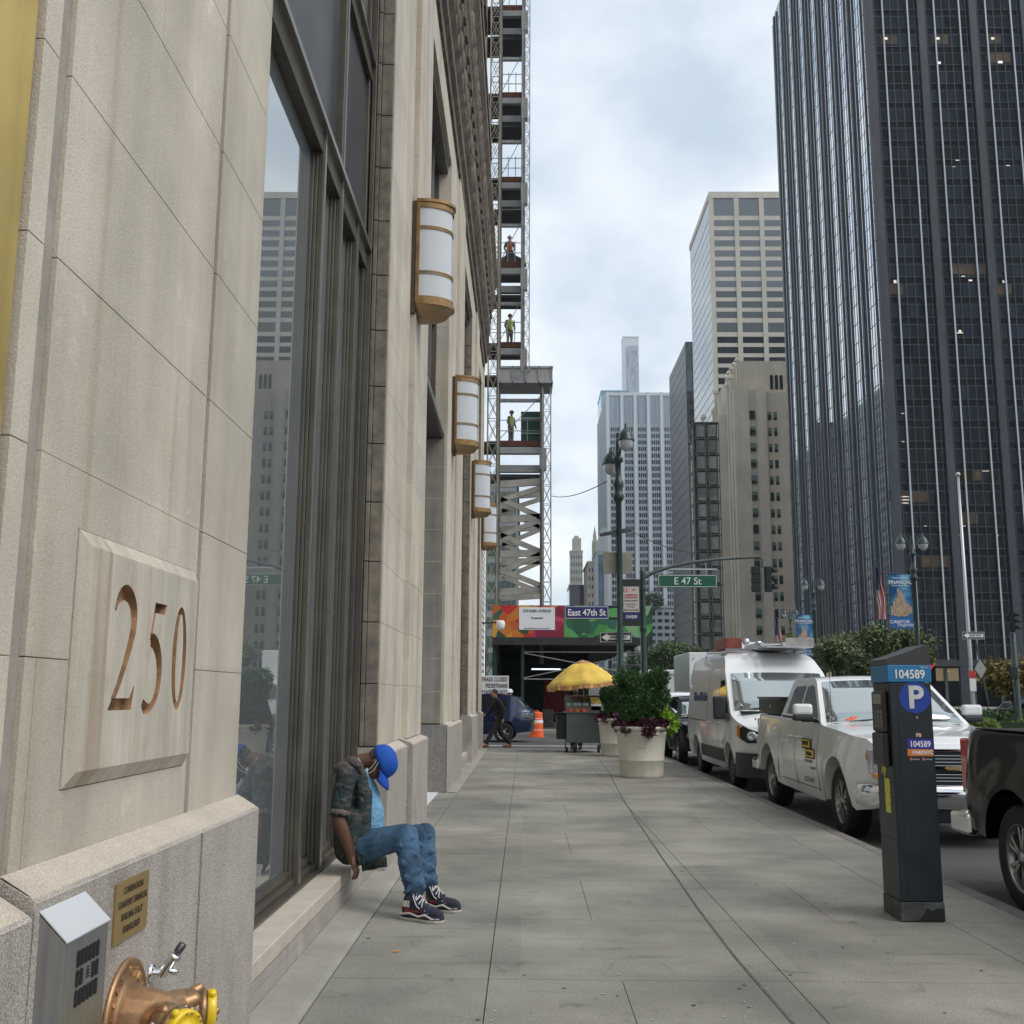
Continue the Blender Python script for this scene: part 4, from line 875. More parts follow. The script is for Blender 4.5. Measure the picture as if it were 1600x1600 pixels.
# ================= vehicles =================
def side_width(knots):
    def f(y, z):
        for (z0, w0), (z1, w1) in zip(knots[:-1], knots[1:]):
            if z <= z1: return w0 + (w1 - w0) * max(0, (z - z0)) / (z1 - z0)
        return knots[-1][1]
    return f
def plan_w(kn, L0, L1, r=.35, cut=.22):
    sw = side_width(kn)
    def f(y, z):
        e = min(y - L0, L1 - y); k = 1.0
        if e < r: k = 1 - (cut * (1 - max(e, 0) / r) ** 2.2) / sw(y, z)
        return sw(y, z) * k
    return f
def arcpts(c, r, a0, a1, n): return [(c[0] + r * math.cos(math.radians(a0 + (a1 - a0) * i / n)), c[1] + r * math.sin(math.radians(a0 + (a1 - a0) * i / n))) for i in range(n + 1)]
def shell(name, outline, wf, paint, parent, dark_from=None, cuts_y=(), cuts_z=(), bev=.03, flags=None, flare=None, bow=None):
    """outline: (y,z) loop; both sides shaped by wf; the strip between them across the car. flags[i] = material index of strip i"""
    bm = bmesh.new(); n = len(outline)
    vsv = [bm.verts.new((0, y, z)) for y, z in outline]; bm.faces.new(vsv)
    for z in cuts_z: bmesh.ops.bisect_plane(bm, geom=bm.verts[:] + bm.edges[:] + bm.faces[:], plane_co=(0, 0, z), plane_no=(0, 0, 1))
    for y in cuts_y: bmesh.ops.bisect_plane(bm, geom=bm.verts[:] + bm.edges[:] + bm.faces[:], plane_co=(0, y, 0), plane_no=(0, 1, 0))
    me = bpy.data.meshes.new(name); V_, F_, Mi = [], [], []
    bm.verts.index_update(); bm.faces.ensure_lookup_table()
    vl = [(v.co.y, v.co.z) for v in bm.verts]; nv = len(vl)
    bnd = [e for e in bm.edges if len(e.link_faces) == 1]
    flr = flare or (lambda y, z: 0)
    for s_ in (-1, 1): V_ += [(s_ * (wf(y, z) + flr(y, z)), y, z) for y, z in vl]
    for f in bm.faces:
        ids = [v.index for v in f.verts]; nrm = f.normal.x
        F_.append(ids if nrm < 0 else ids[::-1]); Mi.append(0); F_.append([i + nv for i in (ids[::-1] if nrm < 0 else ids)]); Mi.append(0)
    for e in bnd:
        l_ = e.link_loops[0]; a, b = l_.vert.index, l_.link_loop_next.vert.index; nrm = e.link_faces[0].normal.x
        if nrm < 0: a, b = b, a
        ya, za = vl[a]; yb, zb = vl[b]; mi_ = 1 if (dark_from and dark_from((ya + yb) / 2, (za + zb) / 2, abs(ya - yb), abs(za - zb))) else 0
        if not bow or mi_: F_.append([a, b, b + nv, a + nv]); Mi.append(mi_); continue
        row = []
        for (y_, z_, i0) in ((ya, za, a), (yb, zb, b)):
            w__ = wf(y_, z_) + flr(y_, z_); ids = [i0]
            for k in range(1, 8):
                fx = -1 + 2 * k / 8; dy_, dz_ = bow(y_, z_); g_ = 1 - fx * fx; V_.append((fx * w__, y_ + dy_ * g_, z_ + dz_ * g_)); ids.append(len(V_) - 1)
            row.append(ids + [i0 + nv])
        for k in range(8): F_.append([row[0][k], row[1][k], row[1][k + 1], row[0][k + 1]]); Mi.append(0)
    bm.free(); me.from_pydata(V_, [], F_); me.update()
    b2 = bmesh.new(); b2.from_mesh(me); bmesh.ops.remove_doubles(b2, verts=b2.verts, dist=.0005); bmesh.ops.recalc_face_normals(b2, faces=b2.faces)
    b2.to_mesh(me); b2.free()
    me.materials.append(paint); me.materials.append(black_m)
    me.polygons.foreach_set('material_index', Mi if len(me.polygons) == len(Mi) else [0] * len(me.polygons))
    o = link(name, me, parent, False); b = o.modifiers.new('b', 'BEVEL'); b.width = bev; b.segments = 3; b.limit_method = 'ANGLE'; b.angle_limit = math.radians(28)
    me.polygons.foreach_set('use_smooth', [True] * len(me.polygons))
    w2_ = o.modifiers.new('wn', 'WEIGHTED_NORMAL'); w2_.keep_sharp = True
    return o
def side_panel(name, poly, wf, m, parent, off=.006, th=.012, side=(-1, 1), cuts_z=(), world=False):
    """a pane or trim piece that follows the body side"""
    out = []
    for s_ in side:
        bm = bmesh.new(); bm.faces.new([bm.verts.new((0, y, z)) for y, z in poly])
        for z in cuts_z: bmesh.ops.bisect_plane(bm, geom=bm.verts[:] + bm.edges[:] + bm.faces[:], plane_co=(0, 0, z), plane_no=(0, 0, 1))
        for v in bm.verts: v.co.x = s_ * (wf(v.co.y, v.co.z) + off)
        r = bmesh.ops.extrude_face_region(bm, geom=bm.faces[:]); 
        for v in [g for g in r['geom'] if isinstance(g, bmesh.types.BMVert)]: v.co.x -= s_ * th
        bmesh.ops.recalc_face_normals(bm, faces=bm.faces); me = bpy.data.meshes.new(name); bm.to_mesh(me); bm.free(); me.materials.append(m)
        out.append(link(name, me, parent, False))
    return out
def bowed_pane(name, a, b, w0, w1, bow, m, parent, off=.012, n=10, nz=4):   # pane between two profile points, following the bowed body
    V_ = []
    for i in range(nz + 1):
        t_ = i / nz; y, z = a[0] + (b[0] - a[0]) * t_, a[1] + (b[1] - a[1]) * t_; w_ = w0[0] + (w1[0] - w0[0]) * t_; W_ = w0[1] + (w1[1] - w0[1]) * t_; dy, dz = bow(y, z)
        for k in range(n + 1): fx = (-1 + 2 * k / n) * w_ / W_; g_ = 1 - fx * fx; V_.append((fx * W_, y + dy * g_ - off * .8, z + dz * g_ + off * .6))
    mb = MB(); mb.add(V_, [(i * (n + 1) + k, i * (n + 1) + k + 1, (i + 1) * (n + 1) + k + 1, (i + 1) * (n + 1) + k) for i in range(nz) for k in range(n)], None, True)
    o = part(name, mb, m, parent, False); s_ = o.modifiers.new('s', 'SOLIDIFY'); s_.thickness = .006; s_.offset = -1; return o
def cross_panel(name, pts, m, parent, th=.01, bev=None):   # four or more corners of a pane that runs across the car
    mb = MB(); P = [Vector(p) for p in pts]; nrm = (P[1] - P[0]).cross(P[2] - P[1]).normalized() * th
    mb.add([p for p in P] + [p - nrm for p in P], [tuple(range(len(P))), tuple(range(len(P), 2 * len(P)))[::-1]] + [(i, i + len(P), (i + 1) % len(P) + len(P), (i + 1) % len(P)) for i in range(len(P))])
    return part(name, mb, m, parent, False, bev=bev)
def wheel(parent, x, y, r, wd, side, spokes=6, rim_m=None, rr_=.62, twin=True):
    t = MB(); pr = [(r * .62, -wd / 2 + .01), (r * .80, -wd / 2), (r * .95, -wd / 2 + .005), (r, -wd / 2 + .03), (r, wd / 2 - .03), (r * .95, wd / 2 - .005), (r * .80, wd / 2), (r * .62, wd / 2 - .01)]
    Q = Matrix.Translation((x, y, r)) @ Matrix.Rotation(PI / 2 * side, 4, 'Y')
    t.lathe(pr, n=40, M=Q, cap=False); t.lathe([(.01, -wd / 2 + .05), (r * .63, -wd / 2 + .05)], n=30, M=Q, cap=False)
    w_ = part('wheel', t, rubber, parent, False)
    m_ = rim_m or alu_rim; q = MB(); R = r * rr_ + .02; f = wd / 2 - .012
    q.lathe([(R, f), (R - .012, f + .004), (R - .03, f - .012), (R - .035, 0), (R - .03, -.05)], n=40, M=Q, cap=False)
    q.lathe([(.001, f + .004), (.05, f + .002), (.06, f - .02), (.06, 0)], n=16, M=Q, cap=False)
    for k in range(spokes):
        for dd in ((-.13, .13) if twin else (0,)):
            a = 2 * PI * k / spokes; a1 = a + dd * 1.3
            p0 = Vector((.045 * math.cos(a), .045 * math.sin(a), f - .012)); p1 = Vector(((R - .02) * math.cos(a1), (R - .02) * math.sin(a1), f - .012))
            tn = (p1 - p0).normalized(); s_ = Vector((-tn.y, tn.x, 0)); wq = .016 if twin else .03
            q.add([p0 - s_ * wq, p0 + s_ * wq, p1 + s_ * wq * .8, p1 - s_ * wq * .8, p0 - s_ * wq - Vector((0, 0, .03)), p0 + s_ * wq - Vector((0, 0, .03)), p1 + s_ * wq * .8 - Vector((0, 0, .03)), p1 - s_ * wq * .8 - Vector((0, 0, .03))],
                  [(0, 3, 2, 1), (4, 5, 6, 7), (0, 1, 5, 4), (1, 2, 6, 5), (2, 3, 7, 6), (3, 0, 4, 7)], None, False, Q)
    part('rim', q, m_, w_, False)
    d_ = MB(); d_.lathe([(.001, f - .06), (R - .03, f - .06)], n=24, M=Q, cap=False); part('brake_disc', d_, mat('brake_dark', (.05, .05, .05), .5, metal=.6), w_, False)
    return w_

# ---- white pickup, front towards the camera (local -y = front) ----
def pickup(name, label, loc, rz, paint, white=True, group=None):
    t = thing(name, label, 'pickup truck', loc, rz, group)
    L0, L1 = -2.93, 2.93; fw, rw, R = -1.96, 1.68, .405; ar = .51
    out = [(L0 + .02, .42), (L0, .62), (L0 - .01, .70), (L0 + .02, 1.02), (L0 + .06, 1.12), (L0 + .14, 1.17), (-2.3, 1.215), (-1.35, 1.27), (-1.18, 1.29), (-.35, 1.84), (-.22, 1.885), (.2, 1.90), (.78, 1.885), (.93, 1.84), (1.08, 1.36), (1.10, 1.345), (2.80, 1.36), (2.86, 1.35), (2.90, 1.2), (2.88, .62), (2.86, .56), (rw + ar, .50)]
    out += arcpts((rw, .42), ar, 9, 171, 12) + [(rw - ar, .40), (.9, .36), (-1.2, .33), (fw + ar, .38)] + arcpts((fw, .42), ar, 9, 171, 12) + [(fw - ar, .40), (-2.55, .36)]
    kn = [(.30, .93), (.55, .985), (.80, 1.005), (1.05, .985), (1.27, .955), (1.33, .94), (1.36, .925), (1.90, .74)]
    wf = plan_w(kn, L0, L1, .55, .17)
    def flare(y, z):
        v = 0
        for c in (fw, rw):
            d_ = math.hypot(y - c, z - .42)
            if z > .3 and d_ < .74: v = max(v, .035 * min(1, (.74 - d_) / .10))
        return v
    cz = (.55, .68, .80, .92, 1.05, 1.16, 1.27, 1.33, 1.40, 1.5, 1.62, 1.74, 1.84); cy = [L0 + .1 + .12 * i for i in range(49)]
    darkf = lambda y, z, dy, dz: z < .45 or (min(math.hypot(y - fw, z - .42), math.hypot(y - rw, z - .42)) < ar + .02)
    def bow(y, z):
        f_ = max(0, min(1, (-.3 - y) / 1.0)); k_ = max(0, min(1, (y - 1.1) / .1))
        return (-.08 * f_, (.035 if z > 1.15 else 0) * (1 - k_))
    body = shell('body', out, wf, paint, t, darkf, cy, cz, .028, flare=flare, bow=bow)
    W = lambda y, z: wf(y, z)
    # glass
    gl = car_glass
    for poly, nm in (([(-.98, 1.36), (.02, 1.385), (.02, 1.77), (-.20, 1.80), (-.34, 1.77)], 'front_side_window'), ([(.10, 1.385), (.80, 1.40), (.72, 1.74), (.62, 1.785), (.10, 1.785)], 'rear_side_window')):
        side_panel(nm, poly, wf, gl, t, .003, .01, cuts_z=(1.5, 1.62, 1.74))
    for poly in ([(-1.10, 1.30), (1.0, 1.345), (1.0, 1.37), (-1.0, 1.34)],): side_panel('window_sill_trim', poly, wf, black_m, t, .005, .01)
    a, b = (-1.15, 1.305), (-.36, 1.825); w0, w1 = W(*a) - .07, W(*b) - .06
    bowed_pane('windscreen', a, b, (w0, W(*a)), (w1, W(*b)), bow, glass_pale, t)
    mb = MB(); mb.box(-.80, .80, -1.24, -1.13, 1.285, 1.305); mb.tube([(-.6, -1.24, 1.33), (-.1, -1.20, 1.37)], .008, 6); mb.tube([(.2, -1.27, 1.34), (.7, -1.19, 1.36)], .008, 6); part('wiper_cowl', mb, black_m, t, False)
    mb = MB(); mb.box(-.72, .72, .94, .98, 1.45, 1.78, M=Matrix.Translation((0, 0, 0))); part('rear_window', mb, gl, t, False)
    # bed with black tool boxes
    mb = MB(); mb.box(-.80, .80, 1.12, 2.78, 1.362, 1.372); part('bed_cover', mb, black_m, t, False)
    if white:
        mb = MB(); mb.box(-.90, -.46, 1.14, 2.74, 1.373, 1.60); mb.box(.46, .90, 1.14, 2.74, 1.373, 1.60); mb.box(-.455, .455, 1.16, 1.7, 1.373, 1.56); mb.box(-.92, -.44, 1.12, 2.76, 1.602, 1.635); mb.box(.44, .92, 1.12, 2.76, 1.602, 1.635)
        bx_ = part('tool_box', mb, mat('toolbox_black', (.018, .018, .02), .3, coat=.3), t, False, bev=.01)
        mb = MB(); mb.box(-.906, -.899, 1.9, 1.98, 1.46, 1.52); mb.box(-.906, -.899, 2.55, 2.7, 1.39, 1.43); part('box_latch', mb, chrome, bx_, False)
    # doors: seams, handles, mirrors
    sm = lambda pts, nm='door_seam': [side_panel(nm, [(y0 - .004, z0), (y0 + .004, z0), (y1 + .004, z1), (y1 - .004, z1)], lambda y, z: wf(y, z) + flare(y, z), black_m, t, .002, .006, cuts_z=(.68, .8, .92, 1.05, 1.16)) for (y0, z0), (y1, z1) in pts]
    sm([((.06, .44), (.06, 1.36)), ((-1.06, .44), (-1.10, 1.30)), ((1.06, .44), (.97, 1.35))])
    side_panel('sill_line', [(-1.05, .46), (1.02, .48), (1.02, .488), (-1.05, .468)], wf, black_m, t, .002, .006)
    for y in (-.10, .28):
        for s_ in (-1, 1):
            mb = MB(); xx = s_ * (W(y, 1.09) + .018); mb.tube([(xx - s_ * .02, y - .09, 1.09), (xx + s_ * .012, y - .07, 1.092), (xx + s_ * .012, y + .07, 1.092), (xx - s_ * .02, y + .09, 1.09)], .013, 8); part('door_handle', mb, chrome if white else paint, t, False)
    for s_ in (-1, 1):
        xm = s_ * (W(-.9, 1.3) + .16)
        mb = MB(); mb.box(-.125, .125, -.06, .06, -.01, .135, M=Matrix.Translation((xm, -.88, 1.41))); mi = part('mirror', mb, paint, t, False, bev=.035)
        mb = MB(); mb.box(-.128, .128, -.063, .063, -.085, -.008, M=Matrix.Translation((xm, -.88, 1.41))); mb.box(-.13, .10, -.03, .03, -.08, -.03, M=Matrix.Translation((xm - s_ * .1, -.88, 1.39))); part('mirror_base', mb, plastic_blk, mi, False, bev=.02)
        mb = MB(); mb.box(-.105, .105, .058, .066, -.05, .11, M=Matrix.Translation((xm, -.88, 1.41))); part('mirror_glass', mb, mat('mirror_face', (.5, .55, .6), .03, metal=1), mi, False)
    # nose
    mb = MB(); mb.box(-.62, .62, L0 - .105, L0 + .05, .68, 1.04); gr = part('grille', mb, black_m, t, False)
    mb = MB(); mb.box(-.66, .66, L0 - .135, L0 + .03, .835, .895); mb.box(-.63, .63, L0 - .12, L0 + .03, 1.045, 1.075); mb.box(-.63, .63, L0 - .12, L0 + .03, .655, .68)
    for k in range(3): mb.box(-.60, .60, L0 - .115, L0 + .02, .72 + .035 * k, .728 + .035 * k); mb.box(-.60, .60, L0 - .115, L0 + .02, .925 + .035 * k, .933 + .035 * k)
    part('chrome_bar', mb, chrome, gr, False, bev=.004)
    mb = MB(); mb.prism([(-.10, -.016), (.10, -.016), (.115, .0), (.10, .016), (-.10, .016), (-.115, 0)], (0, L0 - .14, .865), (1, 0, 0), (0, 0, 1), (0, -.012, 0)); part('badge', mb, mat('badge_gold', (.55, .38, .12), .3, metal=.8), gr, False)
    for s_ in (-1, 1):
        mb = MB()
        x0, x1 = s_ * .635, s_ * .86
        mb.box(x0, x1, L0 - .07, L0 + .10, .78, 1.05); mb.box(s_ * .80, s_ * .895, L0 + .07, L0 + .28, .78, 1.06); hl = part('headlight', mb, lamp_clear, t, False, bev=.015)
        mb = MB(); mb.box(s_ * .82, s_ * .902, L0 + .10, L0 + .27, .93, 1.02); mb.box(s_ * .72, s_ * .875, L0 - .074, L0 + .14, .755, .80); part('amber_lamp', mb, amber, hl, False, bev=.008)
        mb = MB(); mb.box(s_ * .65, s_ * .80, L0 - .078, L0, .85, .93); mb.box(s_ * .65, s_ * .80, L0 - .078, L0, .96, 1.03); part('reflector', mb, black_m, hl, False, bev=.01)
    mb = MB(); prof = [(-.98, L0 + .42), (-.97, L0 + .10), (-.84, L0 - .09), (-.6, L0 - .15), (.6, L0 - .15), (.84, L0 - .09), (.97, L0 + .10), (.98, L0 + .42)]
    V_ = []
    for z, g_ in ((.44, .03), (.50, 0), (.60, -.005), (.66, .01), (.675, .04)): V_.append([(x * (1 - g_ * .3), y + g_ if abs(x) < .9 else y, z) for x, y in prof])
    mb.ring(V_, None, True, False, False); part('front_bumper', mb, chrome if white else plastic_blk, t, False)
    mb = MB(); mb.box(-.80, .80, L0 + .0, L0 + .3, .26, .44); part('air_dam', mb, plastic_blk, t, False, bev=.02)
    # tail
    for s_ in (-1, 1):
        mb = MB(); mb.box(s_ * .80, s_ * (W(2.8, 1.1) + .012), 2.74, 2.915, .80, 1.28); tl = part('tail_light', mb, red_lens, t, False, bev=.02)
    mb = MB(); mb.box(-.90, .90, 2.86, 3.05, .46, .64); mb.box(s_ * -.99, s_ * -.9, 2.6, 3.0, .46, .64); mb.box(.9, .985, 2.6, 3.0, .46, .64); part('rear_bumper', mb, chrome, t, False, bev=.03)
    for s_ in (-1, 1):
        for y in (fw, rw): wheel(t, s_ * .84, y, R, .27, s_)
    return t
truck = pickup('pickup_truck', 'white pickup truck with black tool boxes and yellow door signs, parked at the kerb', (4.765, 15.24, -.14), 0, white_paint)
# lettering on the kerb-side door, number plate
def lt(par, s_, size, x, y, z, m, nm='door_lettering', **k): return text(par, s_, size, (x, y, z), (0, -1, 0), (0, 0, 1), m, world=False, name=nm, **k)
yel = mat('sign_yellow', (.72, .50, .03), .5)
for (ya, yb, za, zb), s_ in (((-.80, -.38, .965, 1.075), 'SAFWAY'), ((-.97, -.55, .845, .95), 'Atlantic')):
    side_panel('door_sign', [(ya - .012, za - .01), (yb + .02, za - .01), (yb + .02, zb + .012), (ya - .012, zb + .012)], lambda y, z: 1.006, black_m, truck, .003, .008, side=(-1,))
    side_panel('door_sign', [(ya, za + .008), (yb, za + .008), (yb, zb), (ya, zb)], lambda y, z: 1.010, yel, truck, .003, .008, side=(-1,))
    lt(truck, s_, .085, -1.018, (ya + yb) / 2, (za + zb) / 2 + .004, black_m, bold=.001, depth=.001)
lt(truck, 'ENERGY SERVICES', .048, -1.012, -.70, .80, mat('lettering_grey', (.12, .12, .13), .6), depth=.001)
lt(truck, '718-555-0142', .046, -1.012, -.90, .715, mat('lettering_grey', (.12, .12, .13), .6), depth=.001)
lt(truck, '1.855.2 ATLANTIC', .085, -.998, -.66, .555, mat('lettering_grey', (.12, .12, .13), .6), depth=.001, sx=.75)
lt(truck, '4X4', .07, -.968, 2.72, 1.27, mat('shoe_red', (.2, .02, .015), .6), depth=.001, bold=.001)
mb = MB(); mb.box(.28, .60, -3.11, -3.10, .33, .49); pt = part('number_plate', mb, mat('plate_yellow', (.62, .48, .06), .4), truck, False)
text(pt, 'XKV 34H', .085, (.44, -3.112, .41), (1, 0, 0), (0, 0, 1), black_m, world=False, bold=.001, depth=.001, sx=.75)
o = blob('orange_glove', [('c', (-.62, -1.17, 1.335), (-.50, -1.15, 1.35), .025, .03), ('c', (-.55, -1.15, 1.36), (-.45, -1.12, 1.37), .028, .02)], mat('glove_orange', (.75, .12, .03), .6), None, voxel=.008, smooth=2)
o.location = truck.location; tag(o, 'orange and white rag left on the wiper cowl of the white pickup', 'rag')
mb = MB(); mb.tube([(-.86, -1.35, 1.26), (-.86, -1.33, 1.95)], .003, 5); part('antenna', mb, black_m, truck, False)
mb = MB(); mb.box(.35, .62, -1.02, -.98, 1.40, 1.405, M=Matrix.Identity(4)); 
cross_panel('dashboard_paper', [(.30, -1.055, 1.375), (.58, -1.055, 1.375), (.52, -.98, 1.425), (.34, -.98, 1.425)], mat('paper_blue', (.12, .40, .55), .5), truck, .004)

bt = pickup('pickup_truck', 'glossy black pickup truck with red tail lamp, parked nose-out ahead of the white pickup', (4.82, 7.0, -.14), 0, black_paint, white=False)

# ---- white high-roof van ----
def van(loc):
    t = thing('cargo_van', 'tall white cargo van with ladder rack parked behind the white pickup', 'van', loc)
    L0, L1 = -2.95, 3.0; fw, rw, R = -1.93, 1.75, .355; ar = .45
    out = [(L0 + .04, .36), (L0, .50), (L0, .86), (L0 + .04, .98), (L0 + .16, 1.10), (-2.25, 1.30), (-2.10, 1.37), (-1.36, 2.05), (-1.20, 2.17), (-.98, 2.32), (-.6, 2.47), (-.2, 2.51), (1.0, 2.52), (2.75, 2.50), (2.90, 2.44), (2.95, 2.3), (3.0, 1.0), (3.0, .45), (2.6, .36), (rw + ar, .38)]
    out += arcpts((rw, .37), ar, 5, 175, 12) + [(rw - ar, .32), (.9, .30), (-1.2, .30), (fw + ar, .34)] + arcpts((fw, .37), ar, 5, 175, 12) + [(fw - ar, .36), (-2.6, .32)]
    kn = [(.28, .96), (.50, 1.0), (.9, 1.03), (1.3, 1.02), (1.45, 1.0), (2.1, .93), (2.40, .84), (2.52, .66)]
    wf = plan_w(kn, L0, L1 + .6, .75, .30)
    def flare(y, z):
        d_ = min(math.hypot(y - fw, z - .37), math.hypot(y - rw, z - .37)); return .02 * min(1, max(0, (.62 - d_) / .08)) if z > .3 else 0
    darkf = lambda y, z, dy, dz: z < .38 or min(math.hypot(y - fw, z - .37), math.hypot(y - rw, z - .37)) < ar + .02
    def bow(y, z):
        f_ = max(0, min(1, (-1.0 - y) / 1.0)); return (-.16 * f_, .06 if z > 1.1 and y < -2.0 else .02)
    shell('body', out, wf, white_paint, t, darkf, [L0 + .1 + .15 * i for i in range(40)], (.5, .62, .75, .9, 1.1, 1.3, 1.45, 1.7, 1.9, 2.1, 2.25, 2.4, 2.47), .035, flare=flare, bow=bow)
    a, b = (-2.11, 1.385), (-1.37, 2.06); w0, w1 = wf(*a) - .08, wf(*b) - .10
    bowed_pane('windscreen', a, b, (w0, wf(*a)), (w1, wf(*b)), bow, glass_pale, t)
    mb = MB(); mb.box(-.85, .85, -2.40, -2.13, 1.34, 1.375); mb.tube([(-.7, -2.26, 1.40), (-.1, -2.22, 1.43)], .009, 6); mb.tube([(.1, -2.27, 1.40), (.7, -2.2, 1.42)], .009, 6); part('wiper_cowl', mb, black_m, t, False)
    side_panel('cab_window', [(-1.98, 1.33), (-.95, 1.33), (-.95, 1.93), (-1.32, 1.95)], wf, car_glass, t, .004, .01, cuts_z=(1.45, 1.7, 1.9))
    side_panel('quarter_trim', [(-2.12, 1.20), (-1.70, 1.18), (-1.80, 1.33), (-2.0, 1.33)], wf, plastic_blk, t, .006, .01)
    for y in (-.88, .35): side_panel('door_seam', [(y - .004, .42), (y + .004, .42), (y + .004, 2.12), (y - .004, 2.12)], lambda a_, b_: wf(a_, b_) + flare(a_, b_), black_m, t, .002, .006, cuts_z=(.5, .62, .75, .9, 1.1, 1.3, 1.45, 1.7, 1.9, 2.1))
    side_panel('side_moulding', [(-1.40, .42), (1.26, .42), (1.26, .66), (-1.40, .66)], wf, mat('grey_cladding', (.045, .045, .048), .6), t, .012, .02, cuts_z=(.5, .62))
    side_panel('slide_rail', [(.5, 1.13), (2.8, 1.13), (2.8, 1.15), (.5, 1.15)], wf, black_m, t, .003, .006)
    for y in (-1.05, .2):
        mb = MB(); xx = -(wf(y, 1.1) + .02); mb.tube([(xx + .02, y - .1, 1.12), (xx - .01, y - .07, 1.125), (xx - .01, y + .07, 1.125), (xx + .02, y + .1, 1.12)], .014, 8); part('door_handle', mb, chrome, t, False)
    for s_ in (-1, 1):
        mb = MB(); xm = s_ * (wf(-1.9, 1.4) + .17); mb.box(-.11, .11, -.07, .07, -.20, .22, M=Matrix.Translation((xm, -1.92, 1.42))); mb.box(-.16, .02, -.03, .03, -.16, -.08, M=Matrix.Translation((xm - s_ * .10, -1.90, 1.40)));
        mi = part('mirror', mb, plastic_blk, t, False, bev=.03); mb = MB(); mb.box(-.09, .09, .068, .076, -.17, .19, M=Matrix.Translation((xm, -1.92, 1.42))); part('mirror_glass', mb, mat('mirror_face', (.5, .55, .6), .03, metal=1), mi, False)
        mb = MB(); V0 = [(s_ * .58, L0 - .05, .84), (s_ * .88, L0 + .04, .83), (s_ * .975, L0 + .34, .92), (s_ * .955, L0 + .42, 1.16), (s_ * .86, L0 + .10, 1.08), (s_ * .62, L0 - .02, 1.0)]; mb.add(V0 + [(a * .9, b + .12, c) for a, b, c in V0], [(0, 1, 4, 5), (1, 2, 3, 4)] + [(i, (i + 1) % 6, 6 + (i + 1) % 6, 6 + i) for i in range(6)]); hl = part('headlight', mb, black_m, t, False)
        mb = MB(); along((s_ * .80, L0 + .03, .95), (s_ * .35, -1, 0), [(.001, 0), (.085, 0), (.08, .03), (.04, .02), (.001, .015)], 20, mb=mb); along((s_ * .68, L0 - .02, .92), (s_ * .1, -1, 0), [(.001, 0), (.06, 0), (.055, .02), (.001, .015)], 16, mb=mb); part('lens', mb, lamp_clear, hl, False)
        mb = MB(); mb.add([(s_ * .955, L0 + .26, .91), (s_ * .99, L0 + .38, .94), (s_ * .975, L0 + .44, 1.15), (s_ * .95, L0 + .34, 1.12)], [(0, 1, 2, 3)]); part('amber_lamp', mb, amber, hl, False, bev=.01)
        mb = MB(); mb.box(s_ * .55, s_ * .75, L0 - .07, L0 - .05, .42, .48); part('fog_lamp', mb, lamp_clear, t, False)
    mb = MB(); prof = [(-1.0, L0 + .55), (-.99, L0 + .22), (-.86, L0 - .0), (-.55, L0 - .06), (.55, L0 - .06), (.86, L0), (.99, L0 + .22), (1.0, L0 + .55)]
    mb.ring([[(x, y, z) for x, y in prof] for z in (.24, .30, .55, .66)], None, True, False, False)
    mb.box(-.6, .6, L0 - .03, L0 + .1, .70, .95); part('front_bumper', mb, mat('bumper_charcoal', (.028, .03, .035), .5), t, False)
    for y in (-.6, 1.6):
        mb = MB(); mb.tube([(-.80, y, 2.40), (-.78, y, 2.555), (.78, y, 2.555), (.80, y, 2.40)], .02, 8); part('roof_rack', mb, mat('rack_grey', (.35, .36, .37), .4, metal=.7), t, False)
    for s_ in (-1, 1):
        for y in (fw, rw): wheel(t, s_ * .86, y, R, .24, s_, spokes=8, twin=False, rim_m=mat('steel_rim', (.12, .12, .12), .5, metal=.5))
    grey = mat('fleet_lettering', (.10, .13, .22), .6)
    text(t, 'Moore Electric', .26, (-(1.0) , 1.25, 1.62), (0, -1, 0), (0, 0, 1), grey, world=False, name='side_lettering', bold=.003, depth=.022)
    return t
vn = van((4.76, 22.0, -.14))
# things on the van roof
gr2 = mat('ladder_aluminium', (.52, .53, .54), .35, metal=.8)
l_ = thing('ladder', 'aluminium ladder strapped across the roof rack of the white van', 'ladder', (4.8, 22, 2.5))
mb = MB()
for s_ in (0, .42): mb.box(4.5 + s_, 4.56 + s_, 20.6, 24.6, 2.445, 2.52)
part('rail', mb, gr2, l_); mb = MB()
for i in range(13): mb.tube([(4.5, 20.7 + .3 * i, 2.48), (4.98, 20.7 + .3 * i, 2.48)], .015, 6)
part('rungs', mb, gr2, l_)
mb = MB(); mb.ring([[(4.62, 20.6, 2.42), (5.5, 20.6, 2.42), (5.5, 20.6, 2.44), (4.62, 20.6, 2.44)], [(4.7, 24.0, 2.42), (5.5, 24.0, 2.42), (5.5, 24.0, 2.44), (4.7, 24.0, 2.44)]], None, False)
tag(part('roof_tray', mb, gr2, None), 'flat aluminium tray lying on top of the white van', 'tray')
mb = MB(); mb.box(4.02, 4.36, 21.6, 22.8, 2.44, 2.66); tag(part('red_toolbox', mb, mat('weathered_red', (.24, .06, .04), .6, n=(9, .3)), None, bev=.02), 'dull red slatted case tied on the left of the van roof', 'case')
mb = MB(); mb.box(5.12, 5.56, 21.0, 23.6, 2.442, 2.60); mb.box(5.05, 5.6, 20.9, 21.0, 2.441, 2.62); tag(part('conduit_box', mb, mat('conduit_box_grey', (.33, .31, .29), .6, n=(5, .2)), None, bev=.01), 'long grey and brown conduit carrier on the right of the van roof', 'carrier')
t = thing('work_lights', 'pair of round work lights mounted at the rear of the van roof', 'work lights', (4.5, 20.8, 2.55))
for x in (4.38, 4.62):
    mb = along((x, 21.35, 2.56 - (x - 4.38) * .2), (0, -1, .1), [(.001, -.02), (.05, 0), (.062, .04), (.058, .05), (.001, .045)], 16); part('lamp', mb, lamp_clear, t)
